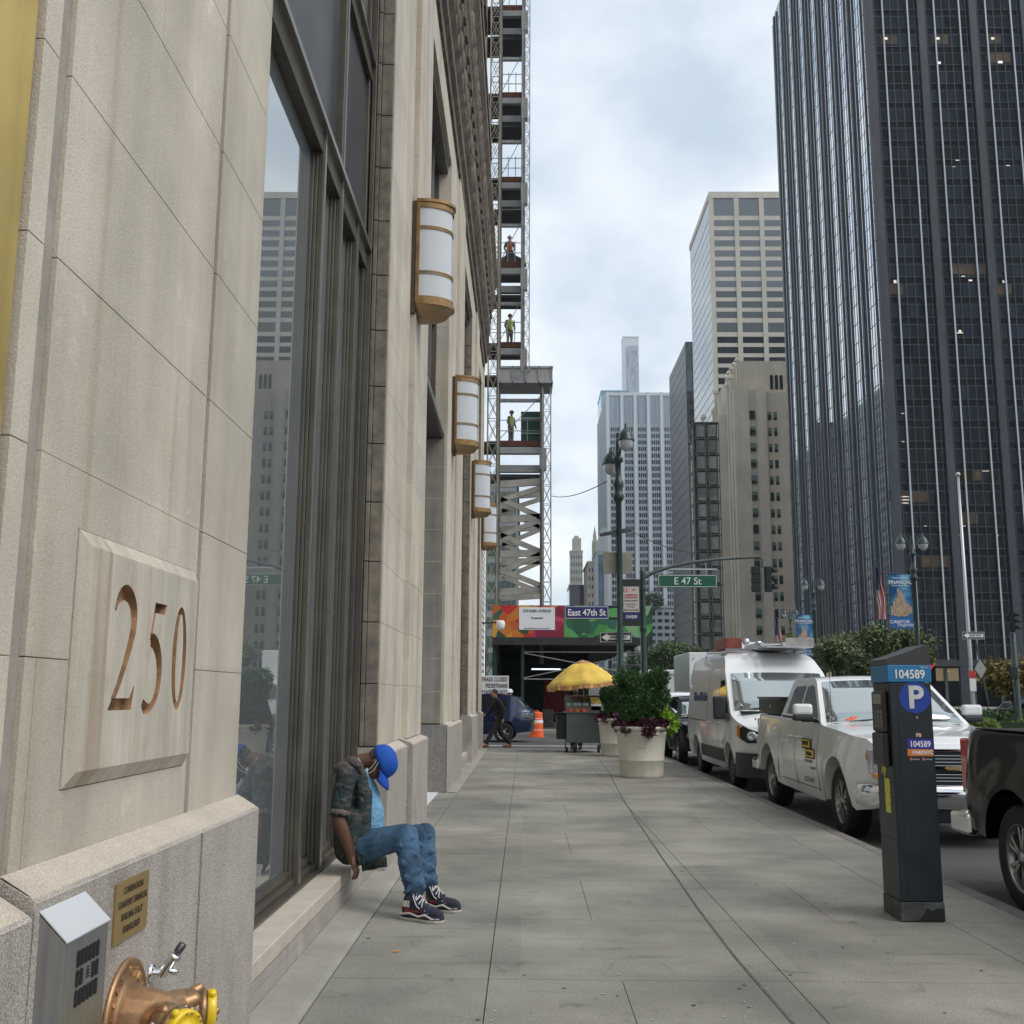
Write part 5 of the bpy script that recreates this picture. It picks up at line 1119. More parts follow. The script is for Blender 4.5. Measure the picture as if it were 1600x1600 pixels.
mb = MB(); mb.box(4.3, 4.72, 21.38, 21.44, 2.43, 2.56); part('bracket', mb, chrome, t)

# ---- simple saloon / suv builder ----
def suv(name, label, cat, loc, rz, paint, H_=1.64, Ln=4.7, sedan=False, group=None, roofline=None):
    t = thing(name, label, cat, loc, rz, group); h = Ln / 2; k = H_ / 1.64
    fw, rw, R = -h + .90, h - .95, .345; ar = .40
    if sedan: top = [(-h, .35), (-h - .01, .60), (-h + .10, .78), (-h + .35, .88), (-h + 1.15, .98), (-h + 1.35, 1.02), (-h + 2.0, 1.36), (-h + 2.3, 1.43), (-h + 2.9, 1.44), (-h + 3.35, 1.37), (h - .65, 1.08), (h - .10, 1.02), (h, .92), (h, .55), (h - .05, .35)]
    else: top = [(-h, .38), (-h - .01, .66), (-h + .10, .86), (-h + .30, .97), (-h + .95, 1.06), (-h + 1.12, 1.10), (-h + 1.75, 1.50), (-h + 1.98, 1.60), (-h + 2.5, 1.645), (h - 1.2, 1.63), (h - .70, 1.56), (h - .50, 1.50), (h - .22, 1.16), (h - .04, 1.06), (h, .95), (h, .55), (h - .05, .36)]
    top = [(y, z * k) for y, z in top]
    out = top + [(rw + ar, .32)] + arcpts((rw, .35), ar, 5, 175, 10) + [(rw - ar, .28), (fw + ar, .28)] + arcpts((fw, .35), ar, 5, 175, 10) + [(fw - ar, .32)]
    kn = [(.28, .85), (.5, .90), (.75, .925), (.98 * k, .90), (1.05 * k, .86), (1.64 * k, .66)]; wf = plan_w(kn, -h, h, .8, .28)
    darkf = lambda y, z, dy, dz: z < .37 or min(math.hypot(y - fw, z - .35), math.hypot(y - rw, z - .35)) < ar + .02
    def bow(y, z): return (-.12 * max(0, min(1, (-h + 2.2 - y) / 1.0)) + .10 * max(0, min(1, (y - h + 1.2) / 1.0)), .03 if z > .9 else 0)
    shell('body', out, wf, paint, t, darkf, [-h + .1 + .15 * i for i in range(int(Ln / .15))], [z * k for z in (.5, .62, .75, .88, .98, 1.05, 1.15, 1.28, 1.4, 1.5)], .03, bow=bow)
    if sedan: P1 = [(-h + 1.55, 1.03), (h - 2.25, 1.05), (h - 2.25, 1.36), (-h + 2.1, 1.34)]; P2 = [(h - 2.17, 1.05), (h - .95, 1.07), (h - 1.45, 1.33), (h - 2.17, 1.36)]; a, b = (-h + 1.37, 1.03), (-h + 1.98, 1.35)
    else: P1 = [(-h + 1.30, 1.10), (h - 2.30, 1.13), (h - 2.30, 1.54), (-h + 1.95, 1.52)]; P2 = [(h - 2.24, 1.13), (h - .75, 1.18), (h - .92, 1.46), (h - 1.3, 1.53), (h - 2.24, 1.54)]; a, b = (-h + 1.14, 1.12), (-h + 1.74, 1.49)
    for P_ in (P1, P2): side_panel('side_window', [(y, z * k) for y, z in P_], wf, car_glass, t, .004, .01, cuts_z=[z * k for z in (1.15, 1.28, 1.4, 1.5)])
    a, b = (a[0], a[1] * k), (b[0], b[1] * k); w0, w1 = wf(*a) - .07, wf(*b) - .06
    bowed_pane('windscreen', a, b, (w0, wf(*a)), (w1, wf(*b)), bow, glass_pale, t)
    a, b = ((h - .24, 1.18), (h - .50, 1.48)) if not sedan else ((h - .68, 1.11), (h - 1.28, 1.35)); a, b = (a[0], a[1] * k), (b[0], b[1] * k); w0, w1 = wf(*a) - .09, wf(*b) - .08
    bowed_pane('rear_window', a, b, (w0, wf(*a)), (w1, wf(*b)), bow, car_glass, t, off=-.02)
    for y in (-h + 1.5, h - 2.27, h - .98): side_panel('door_seam', [(y - .004, .35), (y + .004, .35), (y + .004, 1.0 * k), (y - .004, 1.0 * k)], wf, black_m, t, .002, .006, cuts_z=(.5, .62, .75, .88))
    for s_ in (-1, 1):
        mb = MB(); mb.box(s_ * .50, s_ * .80, h - .12, h + .06, .80 * k, .98 * k); mb.box(s_ * .74, s_ * (wf(h - .3, .9) + .01), h - .34, h - .10, .84 * k, .98 * k); part('tail_light', mb, red_lens, t, False, bev=.02)
        mb = MB(); mb.box(s_ * .45, s_ * .78, -h - .06, -h + .2, .66 * k, .80 * k); part('headlight', mb, lamp_clear, t, False, bev=.02)
        mb = MB(); mb.box(-.10, .10, -.05, .05, -.06, .07, M=Matrix.Translation((s_ * (wf(-h + 1.5, 1.05) + .10), -h + 1.55, 1.08 * k))); part('mirror', mb, paint, t, False, bev=.03)
        for y in (-h + 2.0, h - 1.6): mb = MB(); mb.box(s_ * wf(y, .92), s_ * (wf(y, .92) + .02), y - .08, y + .08, .90 * k, .93 * k); part('door_handle', mb, paint, t, False)
        for y in (fw, rw): wheel(t, s_ * .80, y, R, .22, s_, spokes=5, twin=False)
    mb = MB(); mb.box(-.26, .26, h + .08, h + .115, .62, .74); part('number_plate', mb, mat('plate_yellow', (.62, .48, .06), .4), t, False)
    mb = MB(); mb.box(-.55, .55, -h - .13, -h + .1, .45, .62); part('grille', mb, black_m, t, False)
    return t
bs_ = suv('suv', 'dark blue suv turning in the cross street beside the corner of the stone building', 'suv', (-2.1, 39.2, -.14), math.radians(-94), blue_paint, 1.68, 4.75)
for c_ in bs_.children:
    if c_.name.startswith('tail_light'): c_.data.materials.clear(); c_.data.materials.append(lamp_clear)
suv('suv', 'dark suv with red tail lamp parked right behind the tall white van', 'suv', (4.62, 28.0, -.14), 0, black_paint, 1.62, 4.5)
suv('white_car', 'white car waiting beyond the dark suv, left of the tall white van', 'car', (7.6, 53.0, -.14), 0, white_paint, 1.80, 4.8)
cars = [('black_car', 'black car on the far avenue lane behind the clipped median hedge', 'car', (22.6, 47.2, -.14), math.radians(70), black_paint, True),
        ('grey_car', 'grey car standing farthest up the avenue behind the black tail of traffic', 'car', (27.5, 60.0, -.14), 0, mat('grey_car_paint', (.15, .15, .16), .25, metal=.6, coat=1), True)]
for nm, lb, ct, lc, rz, pt_, sd_ in cars: suv(nm, lb, ct, lc, rz, pt_, 1.64, 4.7, sedan=sd_)
# white box truck and long white trailer beyond
t = thing('box_truck', 'white box truck whose square body rises behind the van and the white car', 'truck', (10.1, 61, -.14))
mb = MB(); mb.box(8.95, 11.3, 59.0, 65.0, .75, 3.85); part('cargo_box', mb, mat('box_white', (.72, .72, .72), .4, n=(2, .04)), t, bev=.05)
mb = MB(); mb.box(9.15, 11.1, 57.2, 58.9, .35, 2.2); part('cab', mb, white_paint, t, bev=.15)
mb = MB(); mb.box(9.25, 11.0, 57.18, 57.4, 1.2, 1.95); part('windscreen', mb, car_glass, t); mb = MB(); mb.box(9.2, 11.05, 58.9, 65, .45, .75); part('chassis', mb, black_m, t)
for x in (9.3, 10.95):
    for y in (58.1, 63.5): mb = MB(); mb.lathe([(.2, -.14), (.42, -.14), (.46, -.1), (.46, .1), (.42, .14), (.2, .14)], n=24, M=Matrix.Translation((x, y, .32)) @ Matrix.Rotation(PI / 2, 4, 'Y')); part('wheel', mb, rubber, t)
mb = MB(); mb.lathe([(.05, 0), (.05, .02)], n=12, M=Matrix.Translation((9.2, 58.99, 3.5)) @ Matrix.Rotation(PI / 2, 4, 'X')); part('marker_lamp', mb, amber, t)
t = thing('trailer', 'long low white trailer crossing between the planter bush and the box truck', 'trailer', (10, 75, -.14))
mb = MB(); mb.box(8.2, 13.2, 74, 76.4, 1.0, 3.1); part('body', mb, mat('trailer_white', (.70, .70, .68), .5, streak=(3, .06)), t, bev=.06)
mb = MB(); mb.box(8.1, 13.25, 73.9, 76.5, 2.95, 3.25); part('roof', mb, mat('box_white', (.72, .72, .72)), t, bev=.05); mb = MB(); mb.box(8.3, 13.1, 74.1, 76.3, .55, 1.0); part('skirt', mb, black_m, t)
for x in (9.4, 12.4): mb = MB(); mb.lathe([(.2, -.14), (.42, -.14), (.46, -.1), (.46, .1), (.42, .14), (.2, .14)], n=24, M=Matrix.Translation((x, 74.1, .32)) @ Matrix.Rotation(PI / 2, 4, 'X')); part('wheel', mb, rubber, t)
# ================= plants =================
leaf_cache = {}
def leafm(name, col, var=.35, tr=.12):
    m = mat(name, col, .6, fine=(3.5, var), n=(1.3, .25)); return m
def foliage(name, parent, blobs, m, n, size, seed=1, flat=.5, shellb=.55, up=0.0, world=True, long=1.6):
    """blobs: (centre, (rx,ry,rz)); n leaf faces spread through them, denser towards the outside"""
    r = np.random.RandomState(seed); w_ = np.array([b[1][0] * b[1][1] * b[1][2] for b in blobs]) ** .7; w_ /= w_.sum()
    idx = r.choice(len(blobs), n, p=w_); Cn = np.array([b[0] for b in blobs])[idx]; Rn = np.array([b[1] for b in blobs])[idx]
    d_ = r.normal(size=(n, 3)); d_ /= np.linalg.norm(d_, axis=1)[:, None]; rad = (shellb + (1 - shellb) * r.rand(n) ** .6) * (1 + .10 * r.normal(size=n))
    P = Cn + d_ * Rn * rad[:, None]
    a = d_ * .6 + r.normal(size=(n, 3)) * .8 + np.array([0, 0, up]); a /= np.linalg.norm(a, axis=1)[:, None]
    b = np.cross(a, r.normal(size=(n, 3))); b /= np.linalg.norm(b, axis=1)[:, None]
    s_ = size * (.6 + .8 * r.rand(n))[:, None]
    V_ = np.stack([P - b * s_ * .5, P + a * s_ * long * .5 - b * s_ * .1, P + b * s_ * .5 + a * s_ * .3, P + a * s_ * long], 1).reshape(-1, 3)
    V_ = np.stack([P, P + (a * long * .45 + b * .42) * s_, P + a * long * s_, P + (a * long * .45 - b * .42) * s_], 1).reshape(-1, 3)
    me = bpy.data.meshes.new(name); F_ = np.arange(4 * n).reshape(-1, 4)
    me.from_pydata(V_.tolist(), [], F_.tolist()); me.materials.append(m)
    return link(name, me, parent, world)
def planter(x, y, label, sx=1.0, leaf=None, bs=1.0):
    t = thing('planter', label, 'planter', (x, y, 0), group='cream pots with clipped bushes on the sidewalk')
    cream = mat('pot_cream_plastic', (.58, .555, .47), .5, n=(3, .05), streak=(8, .07))
    pr = [(.385, .003), (.40, .02), (.405, .06), (.415, .30), (.425, .312), (.425, .33), (.418, .342), (.46, .78), (.475, .80), (.475, .815), (.462, .83), (.468, .86), (.505, .875), (.515, .90), (.515, .925), (.50, .935), (.47, .93), (.46, .84), (.01, .80)]
    mb = MB(); mb.lathe(pr, (x, y, 0), 56, cap=False); part('pot', mb, cream, t)
    mb = MB(); ov = []
    for k in range(28):
        a = 6.2832 * k / 28; az = -PI / 2 - .05 + .19 * math.cos(a); zz = .62 + .058 * math.sin(a); rr_ = .4185 + (zz - .342) * .096 + .003; ov.append((x + rr_ * math.cos(az), y + rr_ * math.sin(az), zz))
    mb.tube(ov + [ov[0]], .011, 6, cap=False); part('oval_emblem', mb, cream, t)
    mb = MB(); mb.lathe([(.01, .84), (.46, .845)], (x, y, 0), 30, cap=False); part('soil', mb, mat('soil', (.05, .04, .028)), t)
    g = leaf or leafm('bush_green', (.030, .088, .016))
    mb = MB(); r_ = random.Random(int(y))
    for k in range(9):
        a = k * .7; mb.tube([(x + .05 * math.cos(a), y + .05 * math.sin(a), .82), (x + .16 * math.cos(a), y + .16 * math.sin(a), 1.1), (x + .26 * math.cos(a + .2), y + .26 * math.sin(a + .2), 1.4)], [.014, .010, .006], 6)
    part('stem', mb, mat('stem_brown', (.06, .045, .03), .9), t)
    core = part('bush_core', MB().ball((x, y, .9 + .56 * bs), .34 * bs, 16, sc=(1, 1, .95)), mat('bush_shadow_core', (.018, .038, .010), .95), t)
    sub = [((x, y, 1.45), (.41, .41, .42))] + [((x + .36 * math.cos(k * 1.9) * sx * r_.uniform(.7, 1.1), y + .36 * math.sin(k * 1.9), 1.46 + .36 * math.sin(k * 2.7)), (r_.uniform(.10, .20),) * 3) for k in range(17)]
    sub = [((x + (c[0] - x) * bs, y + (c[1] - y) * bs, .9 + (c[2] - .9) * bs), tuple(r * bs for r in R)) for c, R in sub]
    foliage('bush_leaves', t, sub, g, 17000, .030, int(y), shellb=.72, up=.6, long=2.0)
    foliage('purple_leaves', t, [((x + .40 * math.cos(k * .8), y + .40 * math.sin(k * .8), .99 - .04 * (k % 3)), (.14, .14, .09)) for k in range(8)] + [((x + .08, y - .50, .88), (.10, .07, .12))], leafm('coleus_purple', (.065, .014, .030)), 3600, .045, int(y) + 1, shellb=.3)
    return t
pl1 = planter(2.19, 20.55, 'larger cream pot with round green bush and purple leaves, nearest on the sidewalk')
foliage('lime_leaves', pl1, [((2.70, 20.7, 1.0), (.17, .2, .18)), ((2.62, 20.6, 1.15), (.1, .12, .1))], leafm('lime_leaves', (.22, .38, .03)), 1200, .06, 5, shellb=.3, up=-.5)
planter(2.33, 27.6, 'cream pot with green bush partly hidden behind the nearer cream pot', bs=.78)

# ================= street furniture =================
def lamp_post(x, y, label, h=9.2, banner=None, basket=False, crown=True, rz=0, drop=0):
    t = thing('street_lamp', label, 'street lamp', (x, y, 0), rz, group='dark green twin street lamps')
    mb = MB(); mb.lathe([(.26, 0), (.27, .05), (.24, .12), (.20, .18), (.19, .5), (.21, .55), (.17, .62), (.13, .8), (.105, 1.1), (.10, 2.2), (.115, 2.25), (.115, 2.35), (.095, 2.4), (.085, h - 2.6), (.12, h - 2.55), (.16, h - 2.48), (.16, h - 2.38), (.12, h - 2.32), (.13, h - 2.2), (.16, h - 2.12), (.15, h - 2.0), (.09, h - 1.9), (.08, h - 1.45), (.15, h - 1.40), (.15, h - 1.30), (.085, h - 1.24), (.07, h - .85), (.05, h - .7), (.05, h - .55)], n=16)
    part('post', mb, green_post, t, False)
    for sg in (1, -1):
        if sg < 0: h -= drop
        r_ = [(sg * .06, 0, h - 1.30), (sg * .12, 0, h - 1.0), (sg * .15, 0, h - .75), (sg * .30, 0, h - .52), (sg * .48, 0, h - .55), (sg * .52, 0, h - .66)] if not crown else [(sg * .04, 0, h - 1.28), (sg * .14, 0, h - 1.15), (sg * .18, 0, h - .80), (sg * .30, 0, h - .55), (sg * .46, 0, h - .52), (sg * .50, 0, h - .62)]
        part('arm', MB().tube(r_, [.04, .035, .03, .03, .03, .03], 8), green_post, t, False)
        cx, zt = sg * .50, h - .60
        mb = MB(); mb.lathe([(.02, zt + .22), (.035, zt + .20), (.03, zt + .14), (.05, zt + .10), (.05, zt + .06), (.10, zt + .03), (.17, zt - .06), (.225, zt - .20), (.235, zt - .25), (.25, zt - .27), (.25, zt - .30), (.21, zt - .30)], (cx, 0, 0), 20); hd_ = part('lamp_head', mb, green_post, t, False)
        mb = MB(); mb.lathe([(.21, zt - .30), (.205, zt - .37), (.17, zt - .48), (.11, zt - .56), (.03, zt - .60), (.005, zt - .60)], (cx, 0, 0), 20, cap=False); part('globe', mb, mat('lamp_globe', (.42, .45, .46), .12, coat=1), hd_, False)
    if banner:
        mb = MB(); bw, b0, b1, sx_ = banner
        V_ = []
        for i in range(9):
            for j in (0, 1): V_.append((sx_ * (.14 + bw * j), .02 * math.sin(i * .9) * j, b0 + (b1 - b0) * i / 8))
        mb.add(V_, [(2 * i, 2 * i + 1, 2 * i + 3, 2 * i + 2) for i in range(8)], None, True)
        bn = part('banner', mb, banner_mat(b0, b1), t, False); q = bn.modifiers.new('s', 'SOLIDIFY'); q.thickness = .012; q.offset = 0
        xm = sx_ * (.14 + bw / 2); hh = b1 - b0
        mb = MB(); r_ = random.Random(3)
        for k in range(9):
            a = -bw * .42 + bw * .84 * k / 8; hk = hh * (.18 + .30 * math.exp(-((k - 3.6) / 2.0) ** 2) + .05 * (k % 2)); mb.box(xm + a - bw * .045, xm + a + bw * .045, -.036, -.026, b0 + hh * .22, b0 + hh * .22 + hk)
        part('printed_towers', mb, mat('banner_sand', (.42, .30, .20), .7, n=(9, .3)), bn, False)
        mb = MB(); mb.prism([(xm - bw / 2, b0), (xm + bw / 2, b0), (xm + bw / 2, b0 + hh * .30), (xm + bw * .1, b0 + hh * .20), (xm - bw / 2, b0 + hh * .25)], (0, -.040, 0), (1, 0, 0), (0, 0, 1), (0, .003, 0)); part('printed_base', mb, mat('banner_blue', (.01, .10, .30), .6), bn, False)
        text(bn, 'FINANCIAL', hh * .095, (xm, -.045, b0 + hh * .84), (1, 0, 0), (0, 0, 1), white_m, world=False, name='banner_lettering', bold=.002, sx=.88)
        text(bn, 'GRAND CENTRAL', hh * .035, (xm, -.045, b0 + hh * .92), (1, 0, 0), (0, 0, 1), white_m, world=False, name='banner_lettering')
        text(bn, 'Capital of the World', hh * .040, (xm, -.045, b0 + hh * .785), (1, 0, 0), (0, 0, 1), white_m, world=False, name='banner_lettering')
        text(bn, 'CANTOR', hh * .085, (xm - bw * .1, -.045, b0 + hh * .12), (1, 0, 0), (0, 0, 1), white_m, world=False, name='banner_lettering', bold=.002)
        text(bn, 'Fitzgerald', hh * .075, (xm + bw * .12, -.045, b0 + hh * .065), (1, 0, 0), (0, 0, 1), white_m, world=False, name='banner_lettering', shear=.3)
        mb = MB(); 
        for z in (b0 + .02, b1 - .02): mb.tube([(0, 0, z), (sx_ * (.18 + bw), 0, z)], .015, 6)
        part('banner_bracket', mb, green_post, t, False)
    if basket:
        mb = MB(); mb.lathe([(.10, 2.9), (.30, 3.0), (.50, 3.2), (.52, 3.26), (.49, 3.26)], n=24); bk = part('flower_basket', mb, green_post, t, False)
        foliage('basket_leaves', bk, [((0, 0, 3.35), (.55, .55, .2)), ((.45, 0, 3.2), (.25, .25, .25)), ((-.45, 0, 3.2), (.25, .25, .25))], leafm('basket_green', (.09, .13, .025)), 1600, .10, 9, world=False, shellb=.3)
        foliage('basket_flowers', bk, [((0, 0, 3.42), (.5, .5, .16))], mat('flower_pink', (.45, .16, .14), .7), 160, .07, 10, world=False, shellb=.6)
    return t
def banner_mat(b0, b1):
    m = bpy.data.materials.get('banner_print') or bpy.data.materials.new('banner_print')
    m.use_nodes = True; q = m.node_tree.nodes; l = m.node_tree.links; b = q['Principled BSDF']; b.inputs['Roughness'].default_value = .7
    if 'n1' not in q:
        a = q.new('ShaderNodeTexNoise'); a.name = 'n1'; a.inputs['Scale'].default_value = 1.6; c = q.new('ShaderNodeValToRGB'); tcn = q.new('ShaderNodeTexCoord')
        l.new(tcn.outputs['Object'], a.inputs['Vector']); l.new(a.outputs['Fac'], c.inputs[0]); c.color_ramp.elements[0].color = (.012, .10, .26, 1); c.color_ramp.elements[1].color = (.16, .42, .58, 1); c.color_ramp.elements[0].position = .42; c.color_ramp.elements[1].position = .68; l.new(c.outputs[0], b.inputs['Base Color'])
    return m
# corner lamp with its signs
X0, Y0 = 2.69, 30.4
lp = lamp_post(X0, Y0, 'tall twin lamp at the street corner carrying the East 47th St sign', 9.6, rz=math.radians(-68), drop=.5)
mb = MB(); p_ = [at(938, 836, Y0 - .2), at(985, 829, Y0 + .2)]; mb.bar(p_[0], p_[1], .09); mb.bar(p_[0] + Vector((.1, 0, .05)), p_[1] + Vector((-.1, 0, .05)), .05); tag(part('cable_bracket', mb, plastic_blk, None), 'dark cable crossbar strapped high on the corner lamp', 'bracket')
def cable(a, b, sag, label, r=.008):
    a, b = Vector(a), Vector(b); pts = [a.lerp(b, i / 16) - Vector((0, 0, sag * 4 * (i / 16) * (1 - i / 16))) for i in range(17)]; return tag(part('cable', MB().tube(pts, r, 5), black_m, None), label, 'cable')
cable(at(948, 752, Y0), at(862, 775, 52), .2, 'thin cable running left from the corner lamp to the construction tower', .016)
cable(p_[1], at(1090, 864, 40), .15, 'thin cable running right from the corner lamp crossbar', .012)
mb = MB(); z1 = at(965, 862, Y0).z; z0 = at(965, 896, Y0).z; xa, xb = at(943, 880, Y0).x, at(988, 880, Y0).x; mb.box(xa, xb, Y0 + .13, Y0 + .145, z0, z1); tag(part('blank_sign', mb, grey_back, None, bev=.01), 'blank back of a rectangular sign high on the corner lamp', 'sign')
# East 47th St
def sign(name, label, x0, x1, y, z0, z1, m, border=None, bw=.02, cat='street sign', bev=.01, th=.03):
    t = thing(name, label, cat, ((x0 + x1) / 2, y, z0)); mb = MB(); mb.box(x0, x1, y, y + th, z0, z1); pn = part('panel', mb, m, t, bev=bev)
    if border:
        mb = MB(); i = bw * 1.2
        for a in ((x0 + i, x1 - i, z0 + i, z0 + i + bw), (x0 + i, x1 - i, z1 - i - bw, z1 - i), (x0 + i, x0 + i + bw, z0 + i + bw, z1 - i - bw), (x1 - i - bw, x1 - i, z0 + i + bw, z1 - i - bw)): mb.box(a[0], a[1], y - .003, y, a[2], a[3])
        part('border', mb, border, t)
    return t
def px2(px0, px1, py0, py1, Y): a, b = at(px0, py1, Y), at(px1, py0, Y); return a.x, b.x, a.z, b.z
x0, x1, z0, z1 = px2(882, 951, 947, 967, Y0 - .1)
t = sign('street_name_sign', 'blue East 47th St street name sign on the corner lamp', x0, x1, Y0 - .1, z0, z1, blue_sign, white_m, .012)
text(t, 'East 47th St', .26, ((x0 + x1) / 2, Y0 - .106, (z0 + z1) / 2 - .01), (1, 0, 0), (0, 0, 1), white_m, bold=.004, sx=.86)
mb = MB(); mb.box(x1 - .002, X0 - .05, Y0 - .09, Y0 - .06, z1 - .05, z1 + .01); mb.box(x1 - .002, X0 - .05, Y0 - .09, Y0 - .06, z0 - .01, z0 + .05); part('bracket', mb, black_m, t)
# ONE WAY arrow sign
def one_way(x0, x1, y, z0, z1, label, gap=True):
    t = sign('one_way_sign', label, x0, x1, y, z0, z1, mat('sign_black', (.015, .015, .016), .5), white_m, (z1 - z0) * .035, 'traffic sign')
    h = z1 - z0; w_ = x1 - x0; c = (z0 + z1) / 2; mb = MB()
    mb.prism([(x0 + w_ * .05, c), (x0 + w_ * .24, c + h * .36), (x0 + w_ * .24, c + h * .22), (x1 - w_ * .06, c + h * .22), (x1 - w_ * .06, c - h * .22), (x0 + w_ * .24, c - h * .22), (x0 + w_ * .24, c - h * .36)], (0, y - .005, 0), (1, 0, 0), (0, 0, 1), (0, .002, 0)); ar_ = part('arrow', mb, white_m, t)
    text(t, 'ONE WAY', h * .40, (x0 + w_ * .58, y - .008, c), (1, 0, 0), (0, 0, 1), black_m, bold=.004, depth=.001, sx=w_ / h / 3.4); return t
x0, x1, z0, z1 = px2(937, 987, 988, 1004, Y0 + .2)
one_way(x0, x1, Y0 + .16, z0, z1, 'black and white ONE WAY arrow low on the corner lamp')
# parking rules sign in its frame
x0, x1, z0, z1 = px2(971, 1001, 905, 978, Y0 + .0)
t = sign('parking_rules_sign', 'framed red and white parking rules sign between the corner lamp and signal pole', x0, x1, Y0, z0, z1, mat('frame_black_green', (.01, .018, .016), .5))
zb = z0 + (z1 - z0) * .13; zt = z0 + (z1 - z0) * .84
mb = MB(); mb.box(x0 + .06, x1 - .05, Y0 - .006, Y0 - .001, zb + .22, zt); part('white_panel', mb, mat('sign_offwhite', (.50, .46, .43), .5), t)
mb = MB(); mb.box(x0 + .06, x1 - .05, Y0 - .006, Y0 - .001, zb, zb + .215); part('blue_panel', mb, blue_sign, t)
redm = mat('sign_red', (.50, .03, .03), .5)
mb = MB(); mb.box(x0 + .07, x0 + .17, Y0 - .010, Y0 - .006, zt - .16, zt - .03); part('red_square', mb, redm, t)
text(t, '3', .14, (x0 + .12, Y0 - .014, zt - .095), (1, 0, 0), (0, 0, 1), white_m, bold=.003)
for k, (s_, sz, mm) in enumerate((('HMP', .05, redm), ('COMMERCIAL', .062, redm), ('VEHICLES ONLY', .056, redm), ('METERED PARKING', .045, mat('ink_grey', (.15, .13, .13), .6)), ('Monday - Friday', .045, mat('ink_grey', (.15, .13, .13))), ('7am - 7pm', .045, mat('ink_grey', (.15, .13, .13))))):
    text(t, s_, sz, ((x0 + x1) / 2 + (.08 if k == 0 else 0), Y0 - .01, zt - (.09, .24, .31, .40, .50, .57)[k]), (1, 0, 0), (0, 0, 1), mm, bold=.001, sx=.95)
mb = MB(); zc = zb + .27; mb.box(x0 + .12, x1 - .12, Y0 - .01, Y0 - .006, zc, zc + .018); mb.prism([(x0 + .08, zc + .009), (x0 + .13, zc + .04), (x0 + .13, zc - .022)], (0, Y0 - .01, 0), (1, 0, 0), (0, 0, 1), (0, .003, 0)); mb.prism([(x1 - .07, zc + .009), (x1 - .12, zc + .04), (x1 - .12, zc - .022)], (0, Y0 - .01, 0), (1, 0, 0), (0, 0, 1), (0, .003, 0)); part('double_arrow', mb, black_m, t)
text(t, '104589', .13, ((x0 + x1) / 2, Y0 - .010, zb + .08), (1, 0, 0), (0, 0, 1), white_m, bold=.001, sx=.85)
mb = MB(); zz = (z0 + z1) / 2 + .3
for z in (zz, z0 + .25): mb.box(X0 + .08, x0 + .005, Y0 - .02, Y0 + .02, z, z + .06); mb.box(x1 - .005, 3.33, Y0 - .02, Y0 + .02, z, z + .06)
part('clamp', mb, black_m, t)
# signal pole, mast arm, signs and heads
SX, SY = 3.36, 30.55
t = thing('signal_pole', 'dark green signal pole at the kerb corner with a long curved mast arm', 'signal pole', (SX, SY, 0))
mb = MB(); mb.lathe([(.16, .0), (.17, .3), (.12, .5), (.09, .8), (.075, 4.9), (.09, 5.0), (.05, 5.05), (.04, 5.12), (.01, 5.15)], (SX, SY, 0), 14)
for z in (1.9, 3.3, 4.45): mb.lathe([(.10, z), (.11, z + .04), (.11, z + .10), (.10, z + .14)], (SX, SY, 0), 14)
part('pole', mb, green_post, t)
ap = [at(1004, 903, SY), at(1024, 893, SY), at(1050, 885, SY), at(1080, 879, SY), at(1120, 874, SY), at(1188, 870, SY)]
part('mast_arm', MB().tube(ap, [.06, .055, .052, .048, .042, .036], 10), mat('mast_grey_green', (.09, .11, .105), .45, metal=.3), t)
x0, x1, z0, z1 = px2(1028, 1120, 898, 918, SY)
t = sign('street_name_sign', 'green E 47 St sign hanging from the signal mast arm', x0, x1, SY - .02, z0, z1, green_sign, mat('sign_offwhite2', (.65, .67, .66), .5), .014)
text(t, 'E 47 St', .29, ((x0 + x1) / 2, SY - .026, (z0 + z1) / 2 - .01), (1, 0, 0), (0, 0, 1), mat('sign_offwhite2', (.65, .67, .66)), bold=.002, sx=.95)
mb = MB()
for x in (x0 + .3, x1 - .3): mb.tube([(x, SY, z1 - .01), (x, SY, z1 + .15), (x - .02, SY, ap[3].z)], .012, 6)
mb.box(x0 + .2, x1 + .02, SY - .02, SY + .02, z1 + .14, z1 + .175); part('hanger', mb, steel_brushed, t)
def signal(c, rz, label, cat='traffic light', parent=None, s=1.0):
    t = thing('traffic_light', label, cat, c, rz, group='traffic signal heads'); Z = .24 * s
    mb = MB()
    for k in range(3): mb.box(-.12 * s, .12 * s, -.09 * s, .09 * s, -.36 * s + k * Z + .002, -.12 * s + k * Z - .002)
    part('housing', mb, mat('signal_green_black', (.004, .012, .011), .65), t, False, bev=.015)
    for k in range(3):
        z = -.24 * s + k * Z; q = MB(); n_ = 12; ring0, ring1 = [], []
        for j in range(n_ + 1): a = math.radians(-20 + 220 * j / n_); ring0.append((.105 * s * math.cos(a), -.09 * s, z + .105 * s * math.sin(a))); ring1.append((.10 * s * math.cos(a), -.27 * s, z + .095 * s * math.sin(a) - .01))
        q.ring([ring0, ring1], None, True, False, False); o = part('visor', q, mat('signal_green_black', (.006, .02, .018)), t, False); w_ = o.modifiers.new('s', 'SOLIDIFY'); w_.thickness = .006
        q = MB(); q.lathe([(.001, 0), (.09 * s, 0), (.085 * s, .01)], n=16, M=Matrix.Translation((0, -.092 * s, z)) @ Matrix.Rotation(PI / 2, 4, 'X'), cap=False); part('lens', q, (mat('lens_green_off', (.01, .05, .035), .15), mat('lens_amber_off', (.10, .05, .01), .15), mat('lens_red_off', (.08, .008, .006), .15))[k], t, False)
    return t
for px, rz, lb in ((1181, -90, 'signal head seen side-on, left one of the pair at the mast arm tip'), (1200, 90, 'signal head with visors showing, right one of the pair at the mast arm tip')):
    c = at(px, 905, SY); signal(c, math.radians(rz if px > 1190 else 180), lb)
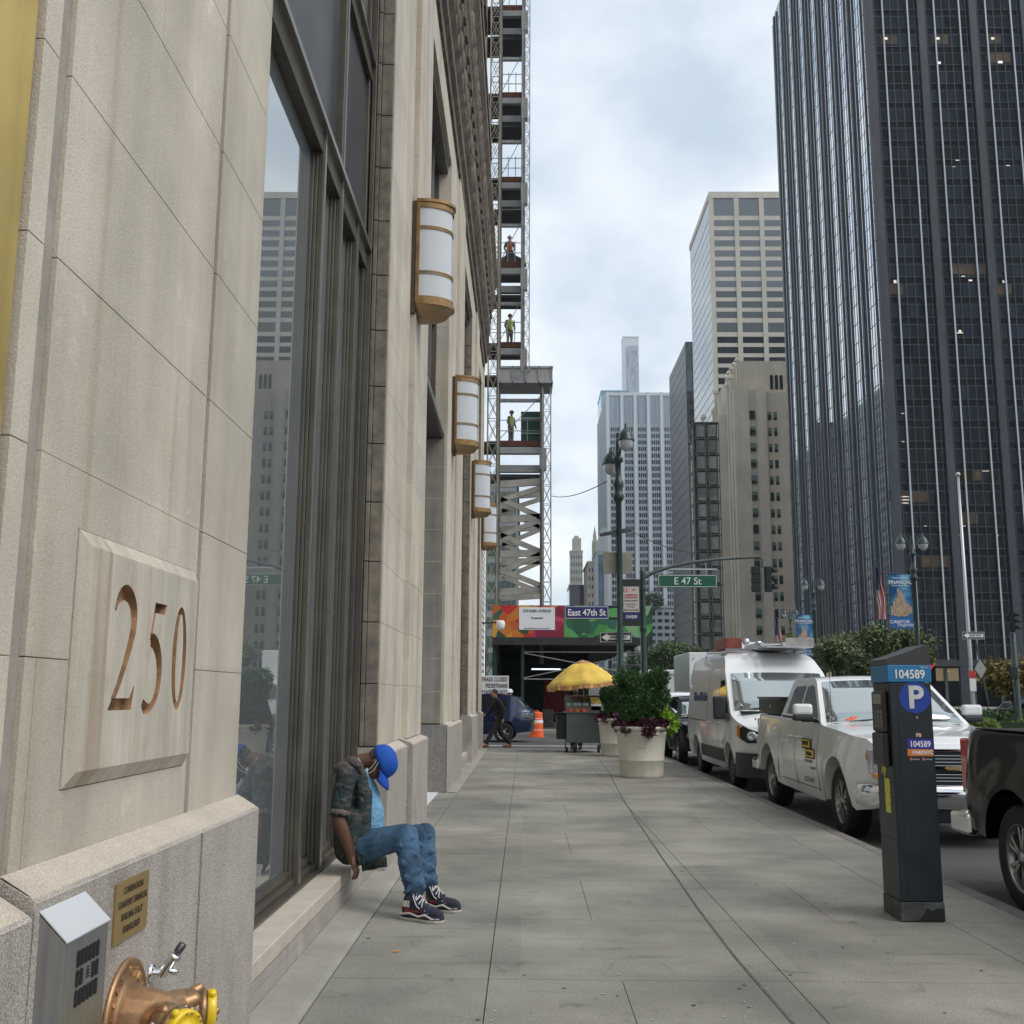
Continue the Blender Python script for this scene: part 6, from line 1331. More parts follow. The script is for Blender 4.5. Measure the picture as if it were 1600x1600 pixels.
mb = MB(); e = ap[-1]; mb.tube([e + Vector((-.02, 0, 0)), e + Vector((.06, 0, -.06)), e + Vector((.05, 0, -.28))], .02, 8); mb.bar(at(1177, 886, SY), at(1206, 886, SY), .03); tag(part('signal_hanger', mb, green_post, None), 'dark bracket joining two signal heads to the mast arm', 'bracket')
# median lamps with banners
lamp_post(17.45, 48, 'tall twin median lamp with a large blue banner and flower basket, right of the trees', 9.2, (1.0, 4.5, 6.95, -1), True)
lamp_post(17.9, 66.5, 'second twin median lamp with a blue banner, behind the pickup cab', 9.2, (1.0, 3.9, 6.5, -1), True)
lamp_post(22.2, 90, 'third and faintest twin lamp, left of the second banner', 9.2)
lamp_post(9.5, 122, 'tiny distant lamp in front of the scaffold hoist tower', 9.2)
# traffic light on the median, one way sign, flag poles
t = thing('signal_pole', 'green signal pole with a small cross box on the planted median', 'signal pole', (18.6, 41.2, 0))
mb = MB(); mb.lathe([(.14, .02), (.15, .3), (.11, .5), (.10, 3.9), (.05, 3.95)], (18.6, 41.2, 0), 12); part('pole', mb, green_post, t)
mb = MB(); mb.box(18.32, 18.62, 41.0, 41.1, 2.2, 2.65); mb.box(18.9, 19.2, 41.0, 41.1, 2.2, 2.65); mb.tube([(18.6, 41.2, 2.7), (19.6, 41.2, 2.75)], .03, 6); part('pedestrian_signal', mb, mat('signal_green_black', (.006, .02, .018)), t, bev=.02)
signal((18.55, 41.0, 4.35), math.radians(60), 'signal head on top of the green median pole')
x0, x1, z0, z1 = px2(1504, 1538, 987, 999, 41)
one_way(x0, x1, 41, z0, z1, 'small ONE WAY arrow sign on the leaning median post')
t = thing('sign_post', 'leaning metal sign post with the blank back of a diamond sign', 'sign post', (17.9, 41.1, 0))
mb = MB(); mb.bar(at(1545, 1102, 41.1), at(1521, 985, 41.1), .06); part('post', mb, mat('post_dark', (.03, .04, .04), .5), t)
mb = MB(); c = at(1532, 1045, 41.05); mb.prism([(0, -.36), (.22, 0), (0, .36), (-.22, 0)], c, (1, 0, 0), (0, 0, 1), (0, -.01, 0)); part('diamond_back', mb, mat('sign_back_grey', (.30, .31, .31), .5), t)
mb = MB(); fx, fyy = 18.9, 46; mb.lathe([(.10, .02), (.085, 3), (.055, 11.0), (.01, 11.0)], (fx, fyy, 0), 12); mb.ball((fx, fyy, 11.1), .11, 10); t = thing('flagpole', 'tall bare silver flagpole in front of the black tower', 'flagpole', (fx, fyy, 0)); part('pole', mb, mat('pole_silver', (.42, .43, .44), .3, metal=.5), t)
mb = MB(); mb.box(fx - .13, fx + .13, fyy - .13, fyy - .10, 2.3, 2.6); a = part('red_notice', mb, mat('sign_red', (.5, .03, .03)), t); mb = MB(); mb.box(fx - .13, fx + .13, fyy - .13, fyy - .10, 1.75, 2.28); part('white_notice', mb, white_m, t)
def flag(x, y, zt, zb, label, h=11):
    t = thing('us_flag', label, 'flag', (x, y, 0)); mb = MB(); mb.tube([(x, y, 0), (x, y, zt + .4)], .04, 8); mb.ball((x, y, zt + .45), .07, 8); part('pole', mb, green_post, t)
    r = MB(); w_ = MB(); b_ = MB(); n_ = 13; N_ = 18; W_ = .52 * (zt - zb) * .45
    for k in range(n_):                                  # the flag hangs limp: stripes run down the folds
        V_ = []
        for i in range(N_ + 1):
            z = zt - (zt - zb) * i / N_; sw_ = .25 + .75 * (i / N_) ** .5
            for j in (k, k + 1): u_ = j / n_; V_.append((x + .05 + W_ * u_ * sw_ * .8 + .04 * math.sin(i * .5 + u_ * 3), y + .12 * math.sin(u_ * 13 + i * .12) , z + .02 * math.sin(u_ * 9)))
        fs = [(2 * i, 2 * i + 1, 2 * i + 3, 2 * i + 2) for i in range(N_)]; cut_ = 8
        if k < 7: b_.add(V_, fs[:cut_], None, True); (r if k % 2 == 0 else w_).add(V_, fs[cut_:], None, True)
        else: (r if k % 2 == 0 else w_).add(V_, fs, None, True)
    part('red_stripes', r, mat('flag_red', (.42, .02, .035), .8), t); part('white_stripes', w_, mat('flag_white', (.62, .60, .58), .8), t); part('canton', b_, mat('flag_blue', (.015, .03, .12), .8), t)
flag(20.3, 62, 8.9, 5.9, 'limp american flag against the black tower, nearer one')
flag(19.5, 84, 7.6, 4.4, 'small limp american flag over the van roof, farther one')

# ---- trees and hedges on the median ----
bark = mat('bark', (.055, .045, .038), .95, n=(6, .3))
def tree(x, y, h, r, label, cat='tree', seed=1, col=None, n=5200, leaf=.12, trunk=.09, nm='tree', z0=.1, group='leafy trees on the planted median'):
    t = thing(nm, label, cat, (x, y, z0), group=group); R_ = random.Random(seed); mb = MB(); tips = []
    def limb(p, d_, L_, rad, dep):
        q = p + d_ * L_; m_ = p.lerp(q, .5) + Vector((R_.uniform(-.06, .06) * L_, R_.uniform(-.06, .06) * L_, 0)); mb.tube([p, m_, q], [rad, rad * .8, rad * .6], 6)
        tips.append((m_, dep)); tips.append((q, dep))
        if dep: 
            for _ in range(3 if dep > 1 else 2):
                nd = (d_ + Vector((R_.uniform(-.9, .9), R_.uniform(-.9, .9), R_.uniform(-.1, .55)))).normalized(); limb(q, nd, L_ * R_.uniform(.6, .8), rad * .6, dep - 1)
    limb(Vector((x, y, z0)), Vector((R_.uniform(-.05, .05), R_.uniform(-.05, .05), 1)).normalized(), h * .33, trunk, 3)
    part('trunk', mb, bark, t)
    bl = [(tuple(p_), (r * R_.uniform(.22, .36),) * 2 + (r * R_.uniform(.16, .26),)) for p_, dp in tips if dp <= 1 and p_.z > h * .3]
    foliage('crown', t, bl, col or leafm('tree_green', (.075, .105, .035)), n, leaf, seed, shellb=.15, up=-.2, long=1.9)
    return t
olive = leafm('tree_olive', (.095, .125, .045)); dkg = leafm('tree_dark', (.06, .10, .04)); autumn = leafm('tree_autumn', (.16, .13, .035))
for i, (x, y, h, r, lb) in enumerate(((17.6, 52.5, 5.4, 2.3, 'olive green tree behind the parking station, beneath the big banner'), (17.2, 58, 5.3, 2.3, 'leafy median tree left of the big banner lamp'), (19.3, 63, 5.8, 2.5, 'leafy median tree beneath the nearer american flag'), (17.6, 73, 5.9, 2.6, 'leafy median tree just right of the second banner'), (20.3, 78, 6.2, 2.8, 'pale median tree behind the second banner lamp'), (18.2, 92, 6.6, 2.8, 'farther median tree above the van windscreen'))):
    tree(x, y, h, r, lb, seed=i + 3, col=olive, n=5200)
tree(20.9, 46.5, 3.2, 1.9, 'small tree with yellowing leaves behind the median signal pole', seed=31, col=autumn, n=4200, leaf=.12)
tree(14.0, 104, 7.2, 3.0, 'dark green tree beyond the trailer, right of the near bush', seed=21, col=dkg, n=5200, leaf=.2, group='dark trees far up the avenue')
tree(18.0, 130, 9.2, 3.6, 'tall dark tree far up the avenue beneath the white gridded tower', seed=22, col=dkg, n=5200, leaf=.24, group='dark trees far up the avenue')
tree(16.6, 150, 9.0, 3.8, 'farthest dark tree low in front of the scaffold hoist', seed=23, col=dkg, n=4200, leaf=.24, group='dark trees far up the avenue')
def hedge(x0, x1, y0, y1, h, label, col, n, leaf=.09, seed=4):
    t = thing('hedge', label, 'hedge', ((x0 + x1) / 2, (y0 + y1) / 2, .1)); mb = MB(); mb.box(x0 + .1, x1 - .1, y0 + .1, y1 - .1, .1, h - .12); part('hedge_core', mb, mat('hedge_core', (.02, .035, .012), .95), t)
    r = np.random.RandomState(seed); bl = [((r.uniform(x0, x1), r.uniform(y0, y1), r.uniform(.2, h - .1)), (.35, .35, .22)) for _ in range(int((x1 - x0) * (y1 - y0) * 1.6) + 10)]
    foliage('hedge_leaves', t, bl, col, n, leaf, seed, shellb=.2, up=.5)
hedge(16.4, 20.6, 40.4, 41.0, .72, 'pale green clipped hedge at the median end beside the pickup mirror', leafm('hedge_pale', (.17, .24, .05)), 5200)
hedge(16.4, 20.6, 44, 46.5, .95, 'darker low hedge behind the pale one on the median', leafm('hedge_mid', (.05, .10, .025)), 6000, .11, 6)
# ================= corner: cart, people, works =================
def figure(name, label, loc, rz, pose, cols, hat=None, vest=None, s=1.0, parent=None, group=None, vox=.014):
    """one body mesh posed from joints in local space (x forward); clothes as children"""
    t = thing(name, label, 'person', loc, rz, group); V = lambda *a: Vector(a) * s
    J = dict(pel=V(0, 0, .93), che=V(.02, 0, 1.30), nck=V(.03, 0, 1.48), hd=V(.05, 0, 1.63)); J.update({k: V(*v) for k, v in pose.items()})
    pr = [('c', J['pel'], J['che'], .13 * s, .14 * s), ('c', J['che'], J['nck'], .13 * s, .055 * s), ('c', J['nck'], J['hd'], .052 * s, .06 * s), ('e', J['hd'], (.095 * s, .075 * s, .115 * s)), ('e', J['hd'] + V(.09, 0, -.01), (.02 * s, .016 * s, .025 * s))]
    lo = []; up = []
    for q in ('L', 'R'):
        sg = .18 if q == 'L' else -.18; S_ = J['che'] + V(0, sg, .10); E_ = J['el' + q]; W_ = J['wr' + q]; Hp = J['pel'] + V(0, sg * .5, -.02); K_ = J['kn' + q]; A_ = J['an' + q]
        pr += [('c', S_, E_, .052 * s, .042 * s), ('c', E_, W_, .042 * s, .03 * s), ('c', Hp, K_, .085 * s, .06 * s), ('c', K_, A_, .058 * s, .04 * s), ('c', A_, A_ + V(.12, 0, -.03), .045 * s, .035 * s)]
        h = (W_ - E_).normalized(); pr += [('e', W_ + h * .05 * s, (.03 * s, .04 * s, .045 * s))]
        side_ = V(0, .014, 0)
        for k in range(4): b = W_ + h * .085 * s + side_ * (k - 1.5) * 1.4; pr.append(('c', b, b + h * .06 * s, .0095 * s, .008 * s))
        pr.append(('c', W_ + h * .03 * s + V(.02, 0, 0), W_ + h * .08 * s + V(.045, 0, 0), .012 * s, .010 * s))
        lo += [('c', Hp, K_, .105 * s, .078 * s), ('c', K_, A_ + V(0, 0, .03), .075 * s, .062 * s)]; up += [('c', S_, S_.lerp(E_, .9), .066 * s, .058 * s)] + ([('c', E_, E_.lerp(W_, .9), .055 * s, .045 * s)] if cols.get('long') else [])
        part('shoe', cap_prims([('c', A_ + V(-.03, 0, -.045), A_ + V(.17, 0, -.05), .048 * s, .042 * s)]), mat('shoe_' + cols.get('shoe', 'dark'), (.14, .07, .03) if cols.get('shoe') == 'brown' else (.02, .02, .02), .6), t, False)
    blob('body', pr, cols.get('skin', skin), t, voxel=vox, smooth=2, world=False)
    blob('trousers', lo + [('c', J['pel'] - V(0, .04, 0), J['pel'] + V(0, .04, .06), .13 * s, .13 * s)], cols['leg'], t, voxel=vox, smooth=3, world=False)
    blob('top', up + [('c', J['pel'] + V(0, 0, .05), J['che'], .145 * s, .155 * s), ('c', J['che'], J['nck'] - V(0, 0, .04), .15 * s, .09 * s), ('c', J['che'] + V(0, -.17, .09), J['che'] + V(0, .17, .09), .07 * s, .07 * s)], cols['top'], t, voxel=vox, smooth=3, world=False)
    if vest: blob('hi_vis_vest', [('c', J['pel'] + V(0, 0, .08), J['che'], .160 * s, .168 * s), ('c', J['che'], J['nck'] - V(0, 0, .06), .160 * s, .10 * s), ('c', J['che'] + V(0, -.12, .10), J['che'] + V(0, .12, .10), .08 * s, .08 * s)], vest, t, voxel=vox, smooth=3, world=False)
    if hat:
        mb = MB(); c = J['hd']; mb.lathe([(.14 * s, .03 * s), (.12 * s, .035 * s), (.118 * s, .07 * s), (.10 * s, .12 * s), (.06 * s, .155 * s), (.005, .165 * s)], c, 16); part('hard_hat', mb, hat, t, False)
    else: blob('hair', [('e', J['hd'] + V(-.015, 0, .03), (.094 * s, .082 * s, .10 * s))], mat('hair_black', (.012, .010, .009), .7), t, voxel=vox, smooth=1, world=False)
    return t
stand = dict(elL=(.02, .27, 1.12), wrL=(.14, .22, .92), elR=(.02, -.27, 1.12), wrR=(.14, -.22, .92), knL=(.02, .10, .50), anL=(0, .11, .09), knR=(.02, -.10, .50), anR=(0, -.11, .09))
walk = dict(pel=(0, 0, .92), che=(.08, 0, 1.28), nck=(.12, 0, 1.45), hd=(.17, 0, 1.59), elL=(-.06, .26, 1.10), wrL=(-.02, .28, .86), elR=(.18, -.26, 1.08), wrR=(.36, -.22, .98), knL=(.22, .09, .54), anL=(.42, .09, .14), knR=(-.06, -.09, .50), anR=(-.34, -.09, .12))
dark_cloth = mat('dark_cloth', (.012, .012, .014), .9); light_skin = mat('skin_tan', (.33, .17, .11), .5); vis = mat('hi_vis_yellow', (.42, .55, .08), .7); wk = mat('work_trousers', (.11, .10, .085), .9, n=(8, .2)); whitehat = mat('hat_white', (.72, .72, .70), .4)
figure('person', 'pedestrian in black walking past the far corner of the stone building', (-.72, 30.9, 0), math.radians(200), walk, dict(skin=light_skin, top=dark_cloth, leg=dark_cloth, long=1, shoe='brown'), s=.97)
figure('person', 'worker in a white hard hat behind the dark blue suv', (-.55, 43.5, -.14), math.radians(180), stand, dict(skin=light_skin, top=dark_cloth, leg=dark_cloth, long=1), hat=whitehat, s=1.05, vox=.018)
figure('person', 'food vendor in a dark shirt standing inside the shade behind the cart', (1.45, 30.7, 0), math.radians(-100), stand, dict(skin=skin, top=mat('vendor_shirt', (.05, .05, .06), .9), leg=dark_cloth), s=1.0, vox=.018)

# food cart with umbrella
ct = thing('food_cart', 'grey steel street food cart with stacked drinks and snacks', 'food cart', (1.55, 29.3, 0))
st_ = mat('cart_steel', (.12, .13, .135), .38, metal=.7, n=(2, .15), streak=(4, .12))
mb = MB(); mb.box(1.10, 2.02, 28.95, 30.1, .26, 1.02); mb.box(1.06, 2.06, 28.90, 30.15, 1.02, 1.06); part('body', mb, st_, ct, bev=.01)
mb = MB(); mb.box(.86, 1.09, 29.0, 30.0, .35, 1.0); mb.box(.80, 1.08, 29.1, 29.8, 1.0, 1.04); part('side_box', mb, black_m, ct, bev=.01)
for x, y, r_ in ((1.32, 29.0, .12), (1.12, 29.1, .07), (1.96, 29.05, .10), (1.4, 30.0, .12)):
    mb = MB(); mb.lathe([(r_ * .5, -.03), (r_, -.03), (r_, .03), (r_ * .5, .03)], n=20, M=Matrix.Translation((x, y, r_)) @ Matrix.Rotation(PI / 2, 4, 'Y')); mb.lathe([(.001, 0), (r_ * .5, 0)], n=14, M=Matrix.Translation((x, y, r_)) @ Matrix.Rotation(PI / 2, 4, 'Y'), cap=False); part('wheel', mb, rubber, ct)
mb = MB(); 
for x in (1.08, 1.5, 2.0): mb.box(x - .015, x + .015, 29.0, 29.03, .10, .26)
part('leg', mb, black_m, ct)
mb = MB(); mb.box(1.08, 2.04, 28.93, 28.96, 1.06, 1.22); mb.box(1.08, 2.04, 29.5, 29.52, 1.06, 1.5); part('display_glass', mb, mat('display_pane', (.12, .13, .12), .1), ct)
cn_ = [mat('can_silver', (.62, .64, .64), .3, metal=.5), mat('can_green', (.10, .30, .12), .4), mat('bottle_water', (.45, .55, .58), .15), mat('snack_red', (.45, .05, .04), .5), mat('snack_orange', (.65, .25, .03), .5)]
R7 = random.Random(11)
for j in range(2):
    for i in range(11):
        mb = MB(); x = 1.14 + i * .055; z = 1.065 + j * .13; mb.lathe([(.001, 0), (.024, .002), (.026, .01), (.026, .09), (.012, .105), (.012, .118), (.001, .12)], (x, 28.99 + .07 * j, z), 10, cap=False)
        tag(part('drink_bottle', mb, cn_[(0, 2, 0, 1, 2)[(i + j) % 5]], None), 'small drink bottle in the rows on the food cart counter', 'bottle', 'drink bottles on the food cart counter')
for i in range(7):
    mb = MB(); x = 1.10 + .09 * i; mb.box(x, x + .075, 28.915, 28.928, 1.065, 1.15); tag(part('snack_pack', mb, cn_[3 + i % 2], None, bev=.004), 'red or orange snack packet along the front of the food cart', 'snack', 'snack packets along the cart front')
mb = MB(); mb.box(1.76, 2.03, 28.93, 29.2, 1.10, 1.27); tag(part('white_napkin_box', mb, white_m, None, bev=.01), 'white box at the right end of the food cart', 'box'); mb = MB(); mb.box(1.76, 2.03, 28.96, 29.22, 1.272, 1.45); tag(part('pastry_case', mb, mat('pastry_yellow', (.60, .42, .10), .3, n=(16, .4)), None, bev=.01), 'clear case of yellow pastries above the white cart box', 'case')
for i in range(6):
    o = tag(part('pretzel', MB().tube([(1.30 + .09 * i + .035 * math.cos(a), 29.3 + .03 * math.sin(2 * a), 1.42 + .05 * math.sin(a)) for a in [k * .52 for k in range(13)]], .012, 6), mat('pretzel_brown', (.25, .10, .03), .6), None), 'brown pretzel hanging behind the bottles of the cart', 'pretzel', 'pretzels hanging on the food cart')
mb = MB(); mb.tube([(1.3, 29.32, 1.5), (1.85, 29.32, 1.5)], .008, 6); part('pretzel_rail', mb, chrome, ct)
um = thing('umbrella', 'large faded yellow umbrella with orange fringe over the food cart', 'umbrella', (1.62, 29.3, 1.0))
uy = mat('umbrella_yellow', (.74, .50, .09), .75, n=(3, .14)); uo = mat('umbrella_faded_pink', (.48, .22, .12), .8, n=(8, .3))
cx, cy = 1.555, 29.3; Rr = .97; zr = 1.80; zt = 2.44
def upt(a, f): 
    k = 1 - .085 * abs(math.sin(a * 4)) * f; return (cx + Rr * f * k * math.cos(a), cy + Rr * f * k * math.sin(a), zr + .08 * f * math.cos(a) + (zt - zr) * (1 - f ** 1.45) - .035 * abs(math.sin(a * 4)) * f)
mb = MB(); fr_ = [.0001, .12, .25, .4, .55, .7, .85, 1.0]; na = 48
mb.ring([[upt(2 * PI * j / na, f) for j in range(na)] for f in fr_[2:]], uy, True, False); mb.ring([[upt(2 * PI * j / na, f) for j in range(na)] for f in fr_[:3]], uo, True, False)
can = part('canopy', mb, None, um); q = can.modifiers.new('s', 'SOLIDIFY'); q.thickness = .006
mb = MB()
for j in range(na * 2):
    a0, a1 = PI * j / na, PI * (j + 1) / na; p, q_ = Vector(upt(a0, 1)), Vector(upt(a1, 1)); dz = .09 + .03 * (j % 2); mb.add([p, q_, q_ + Vector((0, 0, -.09 - .03 * ((j + 1) % 2))), p + Vector((0, 0, -dz))], [(0, 1, 2, 3)], uo if j % 5 else uy)
part('fringe', mb, None, can)
part('mast', MB().tube([(cx + .05, cy, 1.06), (cx, cy, 2.46)], .022, 10), mat('mast_wood', (.35, .22, .10), .6), um)
mb = MB()
for k in range(8): mb.tube([(cx, cy, 2.38), upt(k * PI / 4, .5), upt(k * PI / 4, .98)], .007, 5)
part('ribs', mb, chrome, um)
# traffic barrel
bl_ = thing('traffic_barrel', 'orange and white striped traffic barrel in the cross street', 'traffic barrel', (.47, 43.2, -.14)); om = mat('barrel_orange', (.80, .13, .02), .45)
prb = [(.31, 0), (.31, .06), (.275, .07), (.272, .28), (.262, .29), (.26, .50), (.25, .51), (.248, .72), (.238, .73), (.235, .94), (.21, .97), (.05, .98)]
mb = MB()
for i in range(len(prb) - 1):
    a, b = prb[i], prb[i + 1]; mb.lathe([a, b], (.47, 43.2, -.14), 24, om if i not in (3, 7) else white_m, cap=False)
mb2_ = MB(); mb2_.v, mb2_.f, mb2_.m, mb2_.sm, mb2_.mats = mb.v, mb.f, mb.m, mb.sm, mb.mats; part('drum', mb, None, bl_)
for za, zb_ in ((.13, .24), (.55, .67)):
    mb = MB(); mb.lathe([(.277 - za * .03, za), (.277 - zb_ * .03, zb_)], (.47, 43.2, -.14), 24, cap=False); part('reflective_band', mb, white_m, bl_)
mb = MB(); mb.tube([(.37, 43.2, .81), (.40, 43.2, .88), (.54, 43.2, .88), (.57, 43.2, .81)], .02, 6); part('handle', mb, om, bl_)
# sidewalk closed sign
x0, x1, z0, z1 = px2(738, 795, 1056, 1088, 46.3)
t = sign('closed_sign', 'white SIDEWALK CLOSED board behind the corner of the stone building', x0, x1, 46.3, z0, z1, mat('board_white', (.66, .66, .66), .5), None, cat='sign')
for k, s_ in enumerate(('SIDEWALK CLOSED', 'PEDESTRIANS', 'PLEASE DO NOT')):
    text(t, s_, .25, (x1 - .05, 46.295, z1 - .16 - k * .27), (1, 0, 0), (0, 0, 1), black_m, bold=.003, sx=.62, align='RIGHT')
mb = MB(); mb.box(x0 + .1, x0 + .16, 46.34, 46.4, -.14, z0); mb.box(x1 - .16, x1 - .1, 46.34, 46.4, -.14, z0); part('leg', mb, green_post, t)
t = thing('security_camera', 'white dome camera on an arm at the far corner of the stone building', 'camera', (-.85, 30.9, 3.6))
c = at(782, 979, 30.9); mb = MB(); mb.lathe([(.001, -.10), (.08, -.09), (.12, -.02), (.13, .05), (.13, .13), (.10, .17), (.001, .18)], c, 16); part('dome', mb, white_m, t); mb = MB(); mb.tube([(WX - .02, 30.9, c.z + .1), (c.x, 30.9, c.z + .12)], .025, 8); part('arm', mb, green_post, t)
# ---- sidewalk shed with mural ----
sh = thing('sidewalk_shed', 'sidewalk shed with a colourful mural fascia across the cross street', 'scaffold shed', (2, 52, 0))
SYy = 48.0; xa, xb, zb0, zt0 = -1.45, at(1018, 980, SYy).x, at(900, 996, SYy).z, at(900, 946, SYy).z
def mural():
    m = mat('mural_print', (.1, .2, .1), .6); t_ = m.node_tree; q = t_.nodes; l_ = t_.links; tcn = q.new('ShaderNodeTexCoord'); sp_ = q.new('ShaderNodeSeparateXYZ'); l_.new(tcn.outputs['Object'], sp_.inputs[0])
    vo = q.new('ShaderNodeTexVoronoi'); vo.inputs['Scale'].default_value = 2.2; l_.new(tcn.outputs['Object'], vo.inputs['Vector'])
    bw = q.new('ShaderNodeSeparateColor'); l_.new(vo.outputs['Color'], bw.inputs[0])
    def ramp(cs):
        r = q.new('ShaderNodeValToRGB'); r.color_ramp.interpolation = 'CONSTANT'; l_.new(bw.outputs[0], r.inputs[0]); e = r.color_ramp.elements; e[0].color = (*cs[0], 1); e[0].position = 0; e[1].color = (*cs[1], 1); e[1].position = 1 / len(cs)
        for i, c in enumerate(cs[2:]): x = e.new((i + 2) / len(cs)); x.color = (*c, 1)
        return r.outputs[0]
    A_ = ramp([(.55, .17, .02), (.04, .10, .06), (.48, .02, .015), (.60, .30, .03), (.03, .07, .05), (.50, .10, .02)]); B_ = ramp([(.30, .02, .06), (.45, .05, .10), (.22, .015, .04), (.55, .20, .03), (.38, .03, .09)]); C_ = ramp([(.02, .09, .04), (.06, .25, .05), (.015, .05, .035), (.10, .33, .09), (.02, .12, .07), (.22, .36, .20)])
    def mixat(a, b, x0):
        c = q.new('ShaderNodeMath'); c.operation = 'GREATER_THAN'; l_.new(sp_.outputs['X'], c.inputs[0]); c.inputs[1].default_value = x0; m_ = q.new('ShaderNodeMix'); m_.data_type = 'RGBA'; l_.new(c.outputs[0], m_.inputs['Factor']); l_.new(a, m_.inputs[6]); l_.new(b, m_.inputs[7]); return m_.outputs[2]
    l_.new(mixat(mixat(A_, B_, .35), C_, 1.75), q['Principled BSDF'].inputs['Base Color']); return m
mb = MB(); mb.box(xa, xb, SYy, SYy + .05, zb0, zt0); part('mural_fascia', mb, mural(), sh)
mb = MB(); mb.box(xb, xb + .05, SYy, 75, zb0, zt0 - .1); part('mural_side', mb, mural(), sh)
x0, x1, z0, z1 = px2(811, 867, 949, 984, SYy); mb = MB(); mb.box(x0, x1, SYy - .02, SYy - .002, z0, z1); wp = part('notice_panel', mb, white_m, sh)
part('lettering', text_mesh('270 PARK AVENUE', .17, ((x0 + x1) / 2, SYy - .025, z1 - .17), (1, 0, 0), (0, 0, 1), bold=.002, sx=.9), black_m, wp)
part('lettering', text_mesh('ProjectInfo', .12, ((x0 + x1) / 2, SYy - .025, (z0 + z1) / 2 + .02), (1, 0, 0), (0, 0, 1), bold=.002, shear=.2), black_m, wp)
part('lettering', text_mesh('FOR INFORMATION CALL THE SITE OFFICE', .07, ((x0 + x1) / 2, SYy - .025, z0 + .06), (1, 0, 0), (0, 0, 1), sx=.85), black_m, wp)
dg = mat('shed_green', (.012, .030, .026), .5); gal = mat('galvanised_pipe', (.32, .33, .32), .4, metal=.6, n=(6, .2))
mb = MB(); mb.box(xa, xb, SYy + .06, 90, zb0 - .12, zb0 + .1); mb.box(xa, xb, SYy - .25, SYy + .055, zb0 - .35, zb0 - .02); part('deck', mb, mat('deck_dark', (.03, .032, .03), .8, n=(3, .3)), sh)
for x in (xa + .1, -.1, xb - .25):
    for y in (SYy + .1, SYy + 6, SYy + 12, SYy + 20): mb = MB(); mb.box(x - .07, x + .07, y - .07, y + .07, 0, zb0 - .12); part('post', mb, dg, sh)
mb = MB(); z_ = zb0 - .35
for xl, xr in ((-.05, xb - .3),): mb.tube([(xl, SYy + .02, z_ - .35), (xr, SYy + .02, z_ - 1.35)], .03, 6); mb.tube([(xl, SYy + .02, z_ - 1.45), (xr, SYy + .02, z_ - .3)], .03, 6); mb.tube([(xl, SYy, z_ - 1.5), (xr, SYy, z_ - 1.5)], .03, 6); mb.tube([(xl, SYy, z_ - .3), (xr, SYy, z_ - .3)], .03, 6)
for k in range(5):
    y = SYy + 2 + 4 * k; mb.tube([(xb - .25, y, .3), (xb - .25, y + 4, 2.6)], .025, 6); mb.tube([(xb - .25, y, 2.6), (xb - .25, y + 4, .3)], .025, 6)
    for z in (1.0, 2.0, 2.9): mb.tube([(xb - .25, y, z), (xb - .25, y + 4, z)], .022, 6); mb.tube([(xb - 1.6, y, z), (xb - .25, y, z)], .022, 6)
part('bracing', mb, gal, sh)
mb = MB(); mb.box(xa, xa + .1, SYy + .2, 90, 0, zb0 - .12); mb.box(xa, xb - 2.0, SYy + 14, SYy + 14.1, 0, zb0 - .13); part('hoarding', mb, mat('hoarding_dark', (.018, .03, .026), .8, n=(2, .3)), sh)
mb = MB(); mb.box(1.0, 2.3, SYy + 9, SYy + 9.08, .3, 2.3); part('red_hoarding', mb, mat('hoarding_red', (.14, .008, .012), .7, n=(3, .4)), sh)
mb = MB(); mb.box(.3, 1.6, SYy + .5, SYy + .6, 2.62, 2.68); part('work_lamp', mb, mat('tube_lamp', (.8, .82, .85), .4, emit=((.9, .95, 1), .8)), sh)
for k, x in enumerate((.3, .85, 1.5)):
    mb = MB(); mb.box(x, x + .5, SYy + 3.5, SYy + 3.9, 0, .5 + .35 * (k % 2)); mb.box(x + .05, x + .45, SYy + 3.48, SYy + 3.5, .1, .4); tag(part('equipment_case', mb, mat('case_grey', (.10, .10, .09), .7, n=(5, .3)), None, bev=.03), ('low grey case under the mural shed beside the barrel', 'tall grey case in the middle under the mural shed', 'low grey case under the mural shed near the food cart')[k], 'case')
